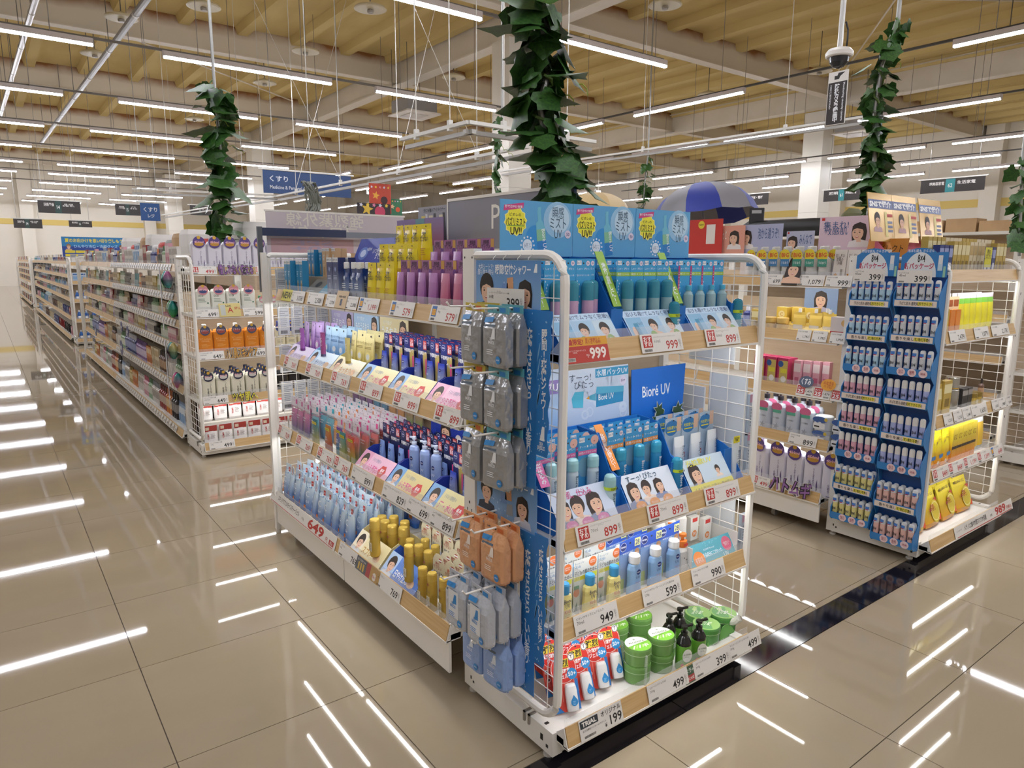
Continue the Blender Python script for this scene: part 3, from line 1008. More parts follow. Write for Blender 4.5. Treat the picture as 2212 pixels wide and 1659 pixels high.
def tube_goods(name, w_, h_, t, body, cap, caph=0.02, prints=None, cat='tube', crimp=True, flip=False):
    """squeeze tube standing on its cap (flip: cap on top, crimp down)"""
    b, c = MB(), MB()
    b.loft([oval(w_ * .8, t * .95, caph), oval(w_ * .9, t * .85, caph + (h_ - caph) * .35), oval(w_ * .98, t * .45, caph + (h_ - caph) * .75), oval(w_, 0.004, h_)], body)
    c.loft([oval(w_ * .7, t * .9, 0), oval(w_ * .76, t, caph * .2), oval(w_ * .76, t, caph)], cap)
    if crimp:
        b.box(-w_ / 2, w_ / 2, -0.0012, 0.0012, h_ - 0.001, h_ + 0.008, body)
    p = [('body', b), ('cap', c)]
    if prints:
        q = MB()
        prints(q)
        p.append(('print', q))
    return Proto(name, cat, p)


def pouch_mesh(w_, h_, t, m, mats=None, flat=0.12):
    b = MB()
    zs = [0, h_ * .12, h_ * .45, h_ * .75, h_ * (1 - flat), h_]
    ws = [w_ * .9, w_ * .97, w_, w_ * .98, w_ * .98, w_]
    ts = [t * .6, t, t * .9, t * .5, 0.004, 0.0018]
    b.loft([oval(a, c, z) for a, c, z in zip(ws, ts, zs)], m, mats=mats)
    return b


def dome_bottle(r, h_, capr, caph, body, cap, sx=1.0, sy=0.72, neck=0.0, n=14, z0=0.0, capdome=True):
    """oval bottle, parts body and cap, standing at z0"""
    b = MB().lathe([(r * .9, 0), (r, .003), (r, h_ - .012), (r * .93, h_ - .004), (capr * .9, h_)], body, n, sx=sx, sy=sy, z=z0)
    if capdome:
        c = MB().lathe([(capr, h_), (capr, h_ + caph * .6), (capr * .9, h_ + caph * .82), (capr * .6, h_ + caph * .95), (0.0008, h_ + caph)], cap, n, sx=sx, sy=sy, z=z0)
    else:
        c = MB().lathe([(capr, h_), (capr, h_ + caph * .92), (capr * .92, h_ + caph)], cap, n, sx=sx, sy=sy, z=z0)
    return b, c


def pump_bottle(name, r, h_, body, pump, sy=0.7, prints=None, cat='pump bottle', collar=None):
    b = MB().lathe([(r * .92, 0), (r, .004), (r, h_ * .72), (r * .8, h_ * .8), (r * .38, h_ * .84), (r * .38, h_ * .86)], body, 14, sy=sy)
    c = MB().lathe([(r * .42, h_ * .85), (r * .42, h_ * .91), (r * .16, h_ * .92), (r * .16, h_ * .97), (r * .34, h_ * .975), (r * .34, h_ * 1.03), (r * .3, h_ * 1.04)], pump, 10)
    c.box(-r * 1.0, 0, -r * .12, r * .12, h_ * .99, h_ * 1.03, pump)
    p = [('body', b), ('pump', c)]
    if prints:
        q = MB()
        prints(q)
        p.append(('print', q))
    return Proto(name, cat, p)


def put(proto, face, k, u, dep, label, group=None, rz=0.0, tilt=0.0, lift=0.0):
    T = face.T @ tr(u, dep, face.zb[k] + 0.0245 + lift + abs(math.sin(math.radians(tilt))) * 0.03) @ rotz(rz) @ rotx(tilt)
    return proto.place(T, label, group)


def jit(a):
    return RND.uniform(-a, a)


def logo_drop(q, x, z, s, y, m):
    q.shape([(x + s * math.sin(a) * .5, z - s * .1 + s * .5 * math.cos(a)) for a in [math.radians(v) for v in range(40, 321, 28)]][::-1] + [(x, z + s * .75)], y, m)


def star(q, cx, cz, r0, r1, n, y, m):
    q.shape([(cx + (r0 if i % 2 else r1) * math.cos(math.pi * i / n + .1), cz + (r0 if i % 2 else r1) * math.sin(math.pi * i / n + .1)) for i in range(2 * n)], y, m)


W_INK = mat('eef1f4', 0.5)
LOGO_N = mat('1a2a6e', 0.35)


def round_logo(q, cx, cz, r, y, txt='NIVEA', ring=True):
    q.disc(cx, cz, r, y, W_INK if ring else LOGO_N, n=14)
    if ring:
        q.disc(cx, cz, r * .92, y - .0002, LOGO_N, n=14)
    q.text(txt, cx - r * .75, cz - r * .3, cx + r * .75, cz + r * .3, y - .0004, W_INK, 0.03, 'c', 1)


def lines(q, x0, x1, z0, z1, n, y, m):
    """rows of print too small to read, as thin bars of differing length"""
    r = random.Random(int(x0 * 9999) + n)
    hh = (z1 - z0) / n
    for i in range(n):
        q.rect(x0, z1 - hh * (i + .65), x0 + (x1 - x0) * r.uniform(.6, 1), z1 - hh * (i + .25), y, m)
# ------------------------------------------------------------------ end display A, top shelf: three blue mist cartons
BLU = mat('1f6fc0', 0.4)
BLU2 = mat('1557a8', 0.45)
SKY = mat('3d97cf', 0.35)
GRN = mat('8fb83e', 0.45)
PKS = mat('e9c7d9', 0.4)
TEALC = mat('3f92a8', 0.12, 0, 0.85)
CLEAR = glassy('e8f4fa', 0.18)


def carton(w_, d_, hb, hf, side_m, strip_m, strip_txt, front, header=None, hh=0.0, name='display_carton', plinth=0.0, tester=0.05):
    """counter display tray: local x 0..w, y 0 (front) .. d, z up; front(q, x0, x1) prints the sloping front panel"""
    t = MB()
    t.box(0, w_, 0.0, d_, 0, 0.004, side_m)
    t.box(0, w_, d_ - 0.004, d_, 0.004, hb, side_m)
    wall = [(0.0, 0.004), (0.0, 0.012), (0.07, hf), (0.10, hf + 0.015), (d_ - 0.10, hb * .97), (d_ - 0.004, hb), (d_ - 0.004, 0.004)]
    parts = []
    for xx in (0.0, w_ - 0.003):
        s_ = MB()
        n = len(wall)
        v = [(xx, a, b) for a, b in wall] + [(xx + 0.003, a, b) for a, b in wall]
        s_.add(v, [tuple(reversed(range(n))), tuple(range(n, 2 * n))] + [(i, (i + 1) % n, n + (i + 1) % n, n + i) for i in range(n)], side_m)
        parts.append(('side_wall', s_))
    # sloping front panel
    f_ = MB()
    L_ = math.hypot(0.07, hf - 0.012)
    f_.box(0, w_ - tester, 0, 0.003, 0, L_, side_m)
    q = MB()
    front(q, 0.0, w_ - tester, 0.0, L_)
    ang = math.degrees(math.atan2(0.07, hf - 0.012))
    T = tr(0.0, -0.002, 0.012) @ rotx(-ang)
    fp = MB().merge(f_, T)
    qp = MB().merge(q, T)
    parts.append(('front_panel', fp, [('print', qp)]))
    if plinth:
        parts.append(('step', MB().box(0.004, w_ - 0.004, 0.105, d_ - 0.005, 0.0045, plinth, side_m)))
    if tester:
        ts = MB().box(w_ - tester, w_ - 0.003, 0.05, 0.053, 0.004, hf + .01, side_m)
        parts.append(('tester_holder', ts))
    if strip_txt:
        s_ = MB()
        g = MB()
        W2 = 0.034
        LL = math.hypot(hb - hf, 0.09)
        g.box(0, W2, 0, 0.002, 0, LL, strip_m)
        g.text(strip_txt, W2 * .22, LL * .05, W2 * .78, LL * .8, -0.0003, W_INK, 0.012, 's')
        a2 = math.degrees(math.atan2(0.09, hb - hf))
        s_.merge(g, tr(-0.002, 0.092, hf + 0.014) @ rotx(-a2))
        parts.append(('side_strip', s_))
    if header:
        parts.append(('header_board', header))
    return Proto(name, 'display carton', [('tray', t)] + parts)


def mist_header(w_, h_, z0, y):
    q = MB()
    m = grad('2678b8', '5aa2d0', z0, z0 + h_, 0.4)
    q.box(0, w_, y, y + 0.003, z0, z0 + h_, m)
    y -= 0.0004
    q.disc(w_ * .78, z0 + h_ * .68, w_ * .2, y, mat('92bfdd', 0.4), h_ * .34, 22)
    q.disc(w_ * .8, z0 + h_ * .7, w_ * .15, y - .0001, mat('bcd7e8', 0.4), h_ * .26, 22)
    q.disc(w_ * .47, z0 + h_ * .35, w_ * .13, y, mat('2f8fd0', 0.4), h_ * .22, 18)
    star(q, w_ * .2, z0 + h_ * .62, w_ * .135, w_ * .155, 12, y - .0002, mat('f2ee9a', 0.5))
    star(q, w_ * .2, z0 + h_ * .62, w_ * .125, w_ * .145, 12, y - .0003, mat('e9e03c', 0.5))
    q.add([(w_ * .04, y - .0005, z0 + h_ * .8), (w_ * .3, y - .0005, z0 + h_ * .86), (w_ * .31, y - .0005, z0 + h_ * .96), (w_ * .05, y - .0005, z0 + h_ * .9)], [(0, 1, 2, 3)], mat('c9427f', 0.5))
    q.text('秒で日やけ対策', w_ * .06, z0 + h_ * .84, w_ * .29, z0 + h_ * .92, y - .0007, W_INK, 0.01)
    q.text('ビオレの', w_ * .12, z0 + h_ * .7, w_ * .27, z0 + h_ * .78, y - .0007, INK, 0.01)
    q.text('バズリミスト', w_ * .07, z0 + h_ * .54, w_ * .33, z0 + h_ * .69, y - .0007, INK, 0.02, 's')
    q.text('UV!!', w_ * .13, z0 + h_ * .38, w_ * .28, z0 + h_ * .52, y - .0007, INK, 0.02, 's')
    q.rect(w_ * .08, z0 + h_ * .535, w_ * .31, z0 + h_ * .55, y - .0006, mat('7fae3a', 0.5))
    # printed bottle, tilted
    P = [(-.055, 0), (.07, 0), (.072, .42), (.04, .52), (.03, .53), (.028, .68), (.034, .69), (.034, .74), (-.012, .74), (-.012, .70), (-.02, .69), (-.02, .53), (-.05, .5)]

    def bt(pts, m, yy):
        ca, sa = math.cos(.14), math.sin(.14)
        q.shape([(w_ * .56 + (a * ca - b * sa * h_ / w_ * .9) * w_, z0 + h_ * .03 + (a * sa * w_ / h_ + b * 1.18 * ca) * h_) for a, b in pts], yy, m)
    bt(P, mat('6fb9cf', 0.35), y - .0003)
    bt([(-.055, 0), (.07, 0), (.071, .22), (-.053, .22)], mat('2a7fc2', 0.35), y - .0005)
    bt([(-.053, .22), (.071, .22), (.072, .4), (-.051, .4)], mat('86bf9a', 0.35), y - .0005)
    tq = MB()
    tq.text('Bioré UV', 0, 0, h_ * .4, w_ * .05, 0, W_INK, 0.005, 's')
    q.merge(tq, tr(w_ * .55, y - .0008, z0 + h_ * .5) @ roty(82))
    q.text('瞬感\nミスト\nUV', w_ * .67, z0 + h_ * .34, w_ * .9, z0 + h_ * .92, y - .0006, mat('33536b', 0.5), 0, 's')
    q.disc(w_ * .93, z0 + h_ * .42, w_ * .045, y - .0006, mat('d9cfe0', 0.5), n=14)
    q.text('50', w_ * .905, z0 + h_ * .39, w_ * .955, z0 + h_ * .45, y - .0008, LOGO_N, 0.01)
    q.disc(w_ * .36, z0 + h_ * .2, w_ * .065, y - .0005, mat('dfeaf2', 0.5), n=16)
    for i in range(12):
        a = i * math.pi / 6
        q.disc(w_ * .36 + w_ * .088 * math.cos(a), z0 + h_ * .2 + w_ * .088 * math.sin(a), w_ * .012, y - .0005, mat('dfeaf2', 0.5), n=8)
    q.text('しゅっ!\nぴたっ', w_ * .31, z0 + h_ * .15, w_ * .41, z0 + h_ * .26, y - .0007, mat('4a6478', 0.5), 0, 'c', 1)
    return q


def mist_front(q, x0, x1, z0, z1):
    w_, h_ = x1 - x0, z1 - z0
    y = -0.0003
    q.rect(x0, z0, x1, z1, y, mat('a9c9e4', 0.4))
    q.rect(x0, z1 - h_ * .2, x1, z1, y - .0002, mat('b7d3ea', 0.4))
    q.text('浴びる霧!?でムラなく密着!', x0 + w_ * .06, z1 - h_ * .18, x1 - w_ * .04, z1 - h_ * .03, y - .0004, LOGO_N, 0.005, 's')
    q.rect(x0 + w_ * .02, z0 + h_ * .03, x0 + w_ * .3, z1 - h_ * .22, y - .0003, mat('7fb3d6', 0.4))
    q.rect(x0 + w_ * .12, z0 + h_ * .06, x0 + w_ * .2, z1 - h_ * .4, y - .0005, mat('3b8fb5', 0.4))
    q.disc(x0 + w_ * .1, z0 + h_ * .3, w_ * .045, y - .0005, mat('e0b79b', 0.5), h_ * .2, 10)
    q.text('たっぷり\n使える', x0 + w_ * .2, z0 + h_ * .45, x0 + w_ * .3, z1 - h_ * .28, y - .0006, LOGO_N, 0, 'c', 1)
    for i, hx in enumerate((.48, .82)):
        q.rect(x0 + w_ * (hx - .165), z0 + h_ * .03, x0 + w_ * (hx + .165), z1 - h_ * .22, y - .0003, mat('bcd3e2' if i else '9fc2dd', 0.4))
        portrait(q, x0 + w_ * hx, z0 + h_ * .46, h_ * .5, y - .0005, top='ddb498', long=False, turn=-1, smile=True)
        q.disc(x0 + w_ * (hx - .07 + .1 * i), z0 + h_ * .2, w_ * .06, y - .0014, mat('79a63b', 0.5), h_ * .13, 14)
        q.text('髪も\nUV対策' if i else '塗りにくい\n背中も', x0 + w_ * (hx - .11 + .1 * i), z0 + h_ * .14, x0 + w_ * (hx - .03 + .1 * i), z0 + h_ * .26, y - .0016, W_INK, 0, 'c', 1)


hdr = mist_header(0.285, 0.165, 0.0, 0.0)
hb = MB().merge(hdr, tr(0, 0.285, 0.263))
MISTC = carton(0.285, 0.30, 0.265, 0.1, BLU, GRN, '塗\nり\n直\nし\nに\n!', mist_front, hb, plinth=0.083)


def mist_pack(liquid, cap, txt, band, small=False, pinkstrip=False):
    c = MB()
    w_, h_ = 0.058, 0.17
    c.box(-w_ / 2, w_ / 2, 0.012, 0.0128, 0, h_, mat('3f9fd4', 0.35))
    q = MB()
    y = 0.0116
    q.rect(-.026, .152, -.008, .165, y, W_INK)
    q.text('Bioré UV', -.025, .155, -.009, .163, y - .0002, LOGO_N, 0, 's', 1)
    q.disc(.018, .157, .0075, y, mat('e8d9e6', .5), n=12)
    q.text('50', .013, .154, .023, .160, y - .0002, LOGO_N, 0.01, 'c', 1)
    hole(q, 0, .157, y, .0032)
    q.text('しゅっ  ぴたっ', -.024, .136, .024, .146, y, W_INK, 0.005, 'c', 1)
    if band:
        q.rect(-w_ / 2, .118, w_ / 2, .13, y, mat(band, .5))
        q.text('瞬感ミストUV', -.024, .12, .024, .128, y - .0002, W_INK, 0.005, 'c', 1)
    else:
        q.text('空がけあうとの時', -.026, .116, .024, .128, y, W_INK, 0, 'c', 1)
    for i in range(9):
        q.disc(-.024 + .006 * (i % 2) + .002 * (i % 3), .105 - i * .009, .0018, y, mat('dcecf5', .4), .003, 8)
    if pinkstrip:
        q.rect(-w_ / 2, .0, -w_ / 2 + .008, .15, y - .0003, mat('b93a78', .5))
        q.text('ニ\nー\nハ\nイ\nグ\nラ\nス', -w_ / 2 + .0015, .04, -w_ / 2 + .0065, .13, y - .0005, W_INK, 0, 's', 1)
    if small:
        b = MB().lathe([(.0165, .0), (.0165, .055), (.009, .066), (.009, .07)], mat(liquid, .12, 0, .75), 14, cx=.005, cy=-.006)
        k = MB().lathe([(.0105, .07), (.0105, .084), (.0095, .086)], cap, 12, cx=.005, cy=-.006)
    else:
        b = MB().lathe([(.018, 0), (.018, .05)], mat(liquid, .12, 0, .8), 14, cx=.003, cy=-.006)
        k = MB().lathe([(.0185, .05), (.0185, .09), (.017, .1), (.011, .106), (.001, .108)], cap, 14, cx=.003, cy=-.006)
    return Proto('mist_pack', 'spray pack', [('card', c, [('print', q)]), ('bottle', b), ('cap', k)])


MP_PINK = mist_pack('d9b3d2', TEALC, '', None)
MP_BLUE = mist_pack('9fc6cc', TEALC, '', '9cc13f')
MP_REF = mist_pack('a8cbd0', mat('4fb0d2', .3), '', '9cc13f', True, True)


def tester(body, cap, band='c9e43a', r=.0185, h_=.075, caph=.045, name='tester_bottle', txt='Bioré UV', ink=W_INK):
    b, c = dome_bottle(r, h_, r * .98, caph, body, cap, sy=.95)
    q = MB().lathe([(r * 1.03, h_ - .004), (r * 1.03, h_ + .006)], mat(band, .4), 14, caps=False)
    q2 = MB()
    t = MB().text(txt, 0, 0, h_ * .75, r * .7, 0, ink, 0.005, 's', 1)
    q2.merge(t, tr(-r * .2, -r * .99, h_ * .85) @ roty(90))
    q3 = MB().text('TESTER', -r * .8, h_ - .003, r * .8, h_ + .005, -r * 1.05, INK, 0.02, 'c', 1)
    q2.merge(q3)
    return Proto(name, 'tester bottle', [('body', b), ('cap', c), ('neon_band', q), ('print', q2)])


T_MIST = tester(mat('4fa6bd', .12, 0, .9), mat('2f87a0', .12, 0, .9))
for i in range(3):
    u0 = 0.017 + 0.288 * i
    T = FA.T @ tr(u0, 0.028, FA.zb[0] + 0.0245)
    MISTC.place(T, ['blue mist carton holding pink-bottomed sprays', 'blue mist carton holding green-banded clear sprays', 'blue mist carton holding small refill bottles'][i], 'blue mist display cartons')
    pr = (MP_PINK, MP_BLUE, MP_REF)[i]
    lab = ['blue spray card with a pink-bottomed teal-capped bottle', 'blue spray card with green band and teal-capped clear bottle', 'blue refill card with pink side strip and short-capped bottle'][i]
    for rr in range(3):
        for cc in range(4):
            if rr == 0 and cc == 3 and i == 0:
                continue
            put(pr, FA, 0, u0 + 0.062 + cc * 0.0605, 0.135 + rr * 0.045, lab, 'mist spray cards on the top end shelf', rz=jit(1), lift=0.086)
for px, d in ((1457, .05), (1593, .05)):
    u = FA.u(px, 700, d + .02)
    put(T_MIST, FA, 0, u, d + 0.024, 'teal mist tester bottle with a neon yellow band', 'mist testers', lift=0.006)

# ------------------------------------------------------------------ end display A, second shelf
PINK = mat('d569a3', .45)
ORA = mat('e08a35', .45)
YLW = mat('e6dc3c', .45)


def face_front(bg, pal, head, foot, caps, capm):
    def f(q, x0, x1, z0, z1):
        w_, h_ = x1 - x0, z1 - z0
        y = -.0003
        q.rect(x0, z0, x1, z1, y, mat(bg, .35))
        for i, (cx, s_) in enumerate(pal):
            portrait(q, x0 + w_ * cx, z0 + h_ * .52, h_ * s_, y - .0003, top='e8d5c8' if i % 2 else '6f7fa8', long=i % 2 == 0, turn=(-1) ** i)
        if head:
            q.text(head, x0 + w_ * .1, z1 - h_ * .22, x0 + w_ * .7, z1 - h_ * .04, y - .0014, mat(caps, .5), .005, 's')
        if foot:
            q.rect(x0, z0, x1, z0 + h_ * .26, y - .0012, mat(capm, .5))
            q.text(foot, x0 + w_ * .08, z0 + h_ * .05, x1 - w_ * .04, z0 + h_ * .2, y - .0015, mat('2a3d66', .5), .005, 'l')
        else:
            for i in range(3):
                q.disc(x0 + w_ * (.2 + .27 * i), z0 + h_ * .16, w_ * .1, y - .0014, mat(capm, .5), h_ * .12, 14)
                q.text(('すーっとのびて\nぴたっと密着!', '素早くなじんで\nベタつかない!', '重ねて\n色残りなし!')[i], x0 + w_ * (.13 + .27 * i), z0 + h_ * .1, x0 + w_ * (.27 + .27 * i), z0 + h_ * .22, y - .0016, W_INK, 0, 'c', 1)
    return f


C_PINK = carton(.285, .26, .245, .115, BLU, PINK, 'つ\nや\n肌\n仕\n込\nみ', face_front('c7d3e6', ((.16, .6), (.4, .62), (.68, .7)), 'つや肌、仕込み', None, 'c9427f', 'cf6aa5'), tester=.055, plinth=.06)
C_ORA = carton(.285, .26, .245, .115, BLU, ORA, '化\n粧\n水\n級\nに\n気\n持\nち\nい\nい\n!', face_front('d5deea', ((.16, .62), (.42, .5), (.66, .5)), 'すーっ! ぴたっ', None, '33536b', 'e09038'), tester=.055, plinth=.06)
C_YEL = carton(.285, .26, .15, .115, BLU, YLW, None, face_front('c3d5e2', ((.22, .72), (.75, .3)), '光拡散UV', 'くすみ飛ばして明るい魅せ肌に', 'e6dc3c', 'e6dc3c'), tester=.06, plinth=.045)
for pr, u0, lab in ((C_PINK, .017, 'blue carton with pink strip and smiling-face front panel'), (C_ORA, .305, 'blue carton with orange strip and three-step front panel'), (C_YEL, .593, 'blue carton with yellow-footed arms-and-face front panel')):
    pr.place(FA.T @ tr(u0, .012, FA.zb[1] + .0245), lab, 'blue sunscreen cartons on the second end shelf')


def milk_pack(body, cap, band, bandtxt, noise=None):
    c, q = MB(), MB()
    w_, h_ = .075, .185
    c.box(-w_ / 2, w_ / 2, .012, .0128, 0, h_, mat('3f97cf', .35))
    y = .0116
    q.rect(-.035, .165, -.012, .18, y, W_INK)
    q.text('Bioré UV', -.034, .168, -.013, .178, y - .0002, LOGO_N, 0, 's', 1)
    hole(q, .004, .172, y, .0035)
    q.disc(.026, .171, .0085, y, mat('e8d9e6', .5), n=12)
    q.text('50+', .02, .167, .032, .175, y - .0002, LOGO_N, .01, 'c', 1)
    if noise:
        q.disc(.028, .168, .016, y - .0003, mat(noise, .5), .015, 14)
        q.disc(.026, .164, .004, y - .0005, mat('b9746c', .5), .002, 8)
    q.text('すーっ ▶ ぴたっ', -.033, .145, .033, .156, y, W_INK, .005, 'c', 1)
    q.rect(-w_ / 2, .124, w_ / 2, .138, y, mat(band, .5))
    q.text(bandtxt, -.034, .126, .034, .136, y - .0002, W_INK, .01, 'c', 1)
    q.disc(-.012, .085, .028, y - .0001, mat('7fb0c8', .25, .2), .032, 16)
    q.disc(.03, .1, .0055, y, LOGO_N, n=10)
    b, k = dome_bottle(.0205, .09, .0205, .04, body, cap, sy=.8)
    for m_ in (b, k):
        m_.v = [(a + .008, bb - .006, cc) for a, bb, cc in m_.v]
    t = MB().text('Bioré UV', 0, 0, .06, .012, 0, W_INK if band != 'd569a3' else mat('33536b', .5), .005, 's', 1)
    q.merge(t, tr(.006, -.0228, .075) @ roty(90))
    return Proto('sunscreen_pack', 'sunscreen pack', [('card', c, [('print', q)]), ('bottle', b), ('cap', k)])


SP_PINK = milk_pack(mat('c3d6df', .25), mat('9fd0d6', .12, 0, .9), 'd569a3', '水層ハイライトUV', 'ddb0a4')
SP_TEAL = milk_pack(mat('2a84b5', .25), mat('3aa0c4', .12, 0, .9), 'e08a35', '水層パックUV')
for cc in range(3):
    for rr in range(3):
        put(SP_PINK, FA, 1, .065 + cc * .085 + jit(.002), .135 + rr * .042, 'blue card with pink band and pale highlight bottle', 'highlight cards on the second end shelf', rz=jit(3), lift=.0605 + rr * .0)
        put(SP_TEAL, FA, 1, .355 + cc * .085 + jit(.002), .135 + rr * .042, 'blue card with orange band and teal water-pack bottle', 'water-pack cards on the second end shelf', rz=jit(3), lift=.0605)


def light_tube_pack():
    c, q = MB(), MB()
    w_, h_ = .085, .2
    c.prism([(-w_ / 2, 0), (w_ / 2, 0), (w_ / 2, h_), (-w_ / 2, h_)], .014, .0148, mat('a9bfd4', .4))
    y = .0136
    q.disc(-.008, .165, .034, y, mat('2f78b8', .4), .028, 18)
    q.rect(.018, .15, .04, .2, y - .0002, mat('d8b69e', .5))
    q.text('Bioré UV', -.038, .185, -.012, .196, y - .0003, W_INK, 0, 'c', 1)
    q.text('光拡散UV', -.034, .158, .02, .174, y - .0003, mat('e6dc3c', .5), .01, 'c')
    q.rect(-.03, .15, .012, .154, y - .0003, mat('e6dc3c', .5))
    q.rect(-.04, .05, -.022, .068, y, mat('c9423c', .5))
    q.text('50+', -.039, .053, -.023, .064, y - .0002, W_INK, .01, 'c', 1)
    hole(q, 0, .19, y - .0004, .0035)
    b = MB().loft([oval(.044, .03, .0), oval(.046, .03, .05), oval(.05, .018, .1), oval(.052, .003, .135)], grad('c9d9e4', 'e4e8ea', 0, .12, .3))
    b.v = [(a + .012, bb - .003, cc) for a, bb, cc in b.v]
    t = MB().text('Bioré UV', 0, 0, .06, .013, 0, mat('3d5670', .5), .005, 's', 1)
    q.merge(t, tr(.014, -.0192, .105) @ roty(90))
    return Proto('tube_pack', 'sunscreen pack', [('card', c, [('print', q)]), ('tube', b)])


SP_TUBE = light_tube_pack()
for i, (u, d) in enumerate(((.645, .14), (.735, .14), (.827, .14), (.655, .19), (.745, .19), (.825, .19))):
    put(SP_TUBE, FA, 1, u, d, 'pale card with a white light-diffusing tube', 'white tube cards on the second end shelf', rz=jit(3), lift=.0455)
put(tester(mat('b9d3d8', .25), mat('a3d2d4', .12, 0, .9), ink=mat('33536b', .5), r=.02, h_=.09), FA, 1, FA.u(1318, 1060, .06), .062, 'pale bottle tester with neon band beside the pink carton', lift=.006)
put(tester(mat('2a7fae', .25), mat('3aa0c4', .12, 0, .9), r=.02, h_=.09), FA, 1, FA.u(1463, 1020, .06), .062, 'teal bottle tester with neon band beside the orange carton', lift=.006)


def tt(q):
    t = MB().text('Bioré UV', 0, 0, .06, .013, 0, mat('3d5670', .5), .005, 's', 1)
    q.merge(t, tr(-.004, -.0152, .11) @ roty(90))
    q.rect(-.018, .135, .018, .16, -.004, mat('e6dc3c', .45))
    q.text('TESTER\n見本', -.014, .138, .014, .157, -.0043, INK, .01, 'c', 1)


put(tube_goods('tester_tube', .044, .14, .028, mat('d5dde2', .3), mat('c9d6dd', .3), .03, tt), FA, 1, FA.u(1588, 990, .06), .062, 'white tube tester wrapped with a yellow label', lift=.006)
# header boards standing behind
q = MB()
q.box(0, .29, 0, .003, 0, .19, grad('a9c0e0', 'c9d5e8', 0, .19, .4))
y = -.0004
for i in range(26):
    r_ = random.Random(i)
    cx, cz = r_.uniform(.02, .27), r_.uniform(.02, .17)
    q.ring(cx, cz, r_.uniform(.006, .016), r_.uniform(.017, .02), y, mat('c3d2e8', .4), 10)
q.rect(.13, .155, .29, .185, y - .0003, mat('2f8fbf', .4))
q.text('水層パックUV', .135, .159, .285, .182, y - .0005, W_INK, .005, 's')
q.text('すーっ!\n    ぴたっ', .012, .125, .12, .175, y - .0004, mat('33415c', .5), 0, 's')
bt = MB()
bt.shape([(0, 0), (.13, .006), (.135, .06), (.005, .07)], y - .0004, mat('2a84b5', .3))
bt.shape([(0, .045), (.134, .04), (.135, .06), (.005, .07)], y - .0005, mat('55a9cc', .3))
bt.shape([(-.03, .03), (0, .022), (0, .048), (-.03, .042)], y - .0004, mat('4f9fbc', .3))
bt.shape([(-.045, .034), (-.03, .03), (-.03, .042)], y - .0004, mat('d99a3a', .3))
bt.text('Bioré UV', .012, .022, .085, .042, y - .0007, W_INK, .005, 's')
bt.shape([(-.105, .01), (-.06, .005), (-.055, .06), (-.095, .062), (-.11, .04)], y - .0004, mat('4fb0d0', .3))
q.merge(bt, tr(.13, 0, .055))
q.disc(.262, .135, .016, y - .0005, mat('d5d2ea', .5), n=14)
q.text('50+', .252, .129, .272, .141, y - .0007, LOGO_N, .01, 'c', 1)
obj('header_board', q, None, FA.T @ tr(.278, .29, FA.zb[1] + .258) @ rotx(-4), 'blue water-pack header board with a lying bottle print', 'display board')
q = MB()
q.prism([(0, 0), (.275, 0), (.30, .2), (.008, .2)], 0, .003, mat('1768c8', .4))
q.text('Bioré UV', .06, .095, .21, .135, -.0004, W_INK, .01, 's')
obj('header_board', q, None, FA.T @ tr(.575, .285, FA.zb[1] + .225) @ rotx(-4), 'plain bright blue panel with white lettering behind the white tubes', 'display board')
q = MB().box(0, .26, 0, .003, 0, .2, grad('7fa9d8', 'c3d2e6', 0, .2, .4))
q.rect(0, .12, .26, .165, -.0004, mat('8a79b8', .4))
q.text('トーンアップUV', .02, .127, .25, .158, -.0006, W_INK, .01, 's')
obj('header_board', q, None, FA.T @ tr(.012, .29, FA.zb[1] + .258) @ rotx(-4), 'pale blue and violet tone-up board behind the highlight cards', 'display board')
# ivy cut-outs on the blue panel
LEAF2 = [(0, 0), (.35, -.1), (.5, .15), (.3, .35), (.42, .7), (.1, .6), (0, 1), (-.12, .62), (-.45, .72), (-.3, .35), (-.5, .12), (-.32, -.12)]


def ivy_cut(s_, a):
    q = MB()
    ca, sa = math.cos(a), math.sin(a)
    P = [(s_ * (x * ca - z * sa), s_ * (x * sa + z * ca)) for x, z in LEAF2]
    q.prism([(x * 1.12, z * 1.08) for x, z in P], .0, .0012, mat('cfd6cf', .5))
    q.shape(P, -.0005, mat('2c4a2c', .5))
    return q


for i, (px, py, s_, a) in enumerate(((1433, 880, .05, .3), (1466, 878, .055, -.9), (1397, 903, .04, .9), (1425, 897, .035, .2))):
    p = FA.T.inverted() @ hit(px, py + 8, 1, FA.plane + .262)
    obj('paper_leaf', ivy_cut(s_, a), None, FA.T @ tr(p.x, .276, p.z - .015) @ rotx(-4), 'white-edged dark ivy leaf cut-out on the blue panel', 'paper cut-out', 'ivy leaf cut-outs')

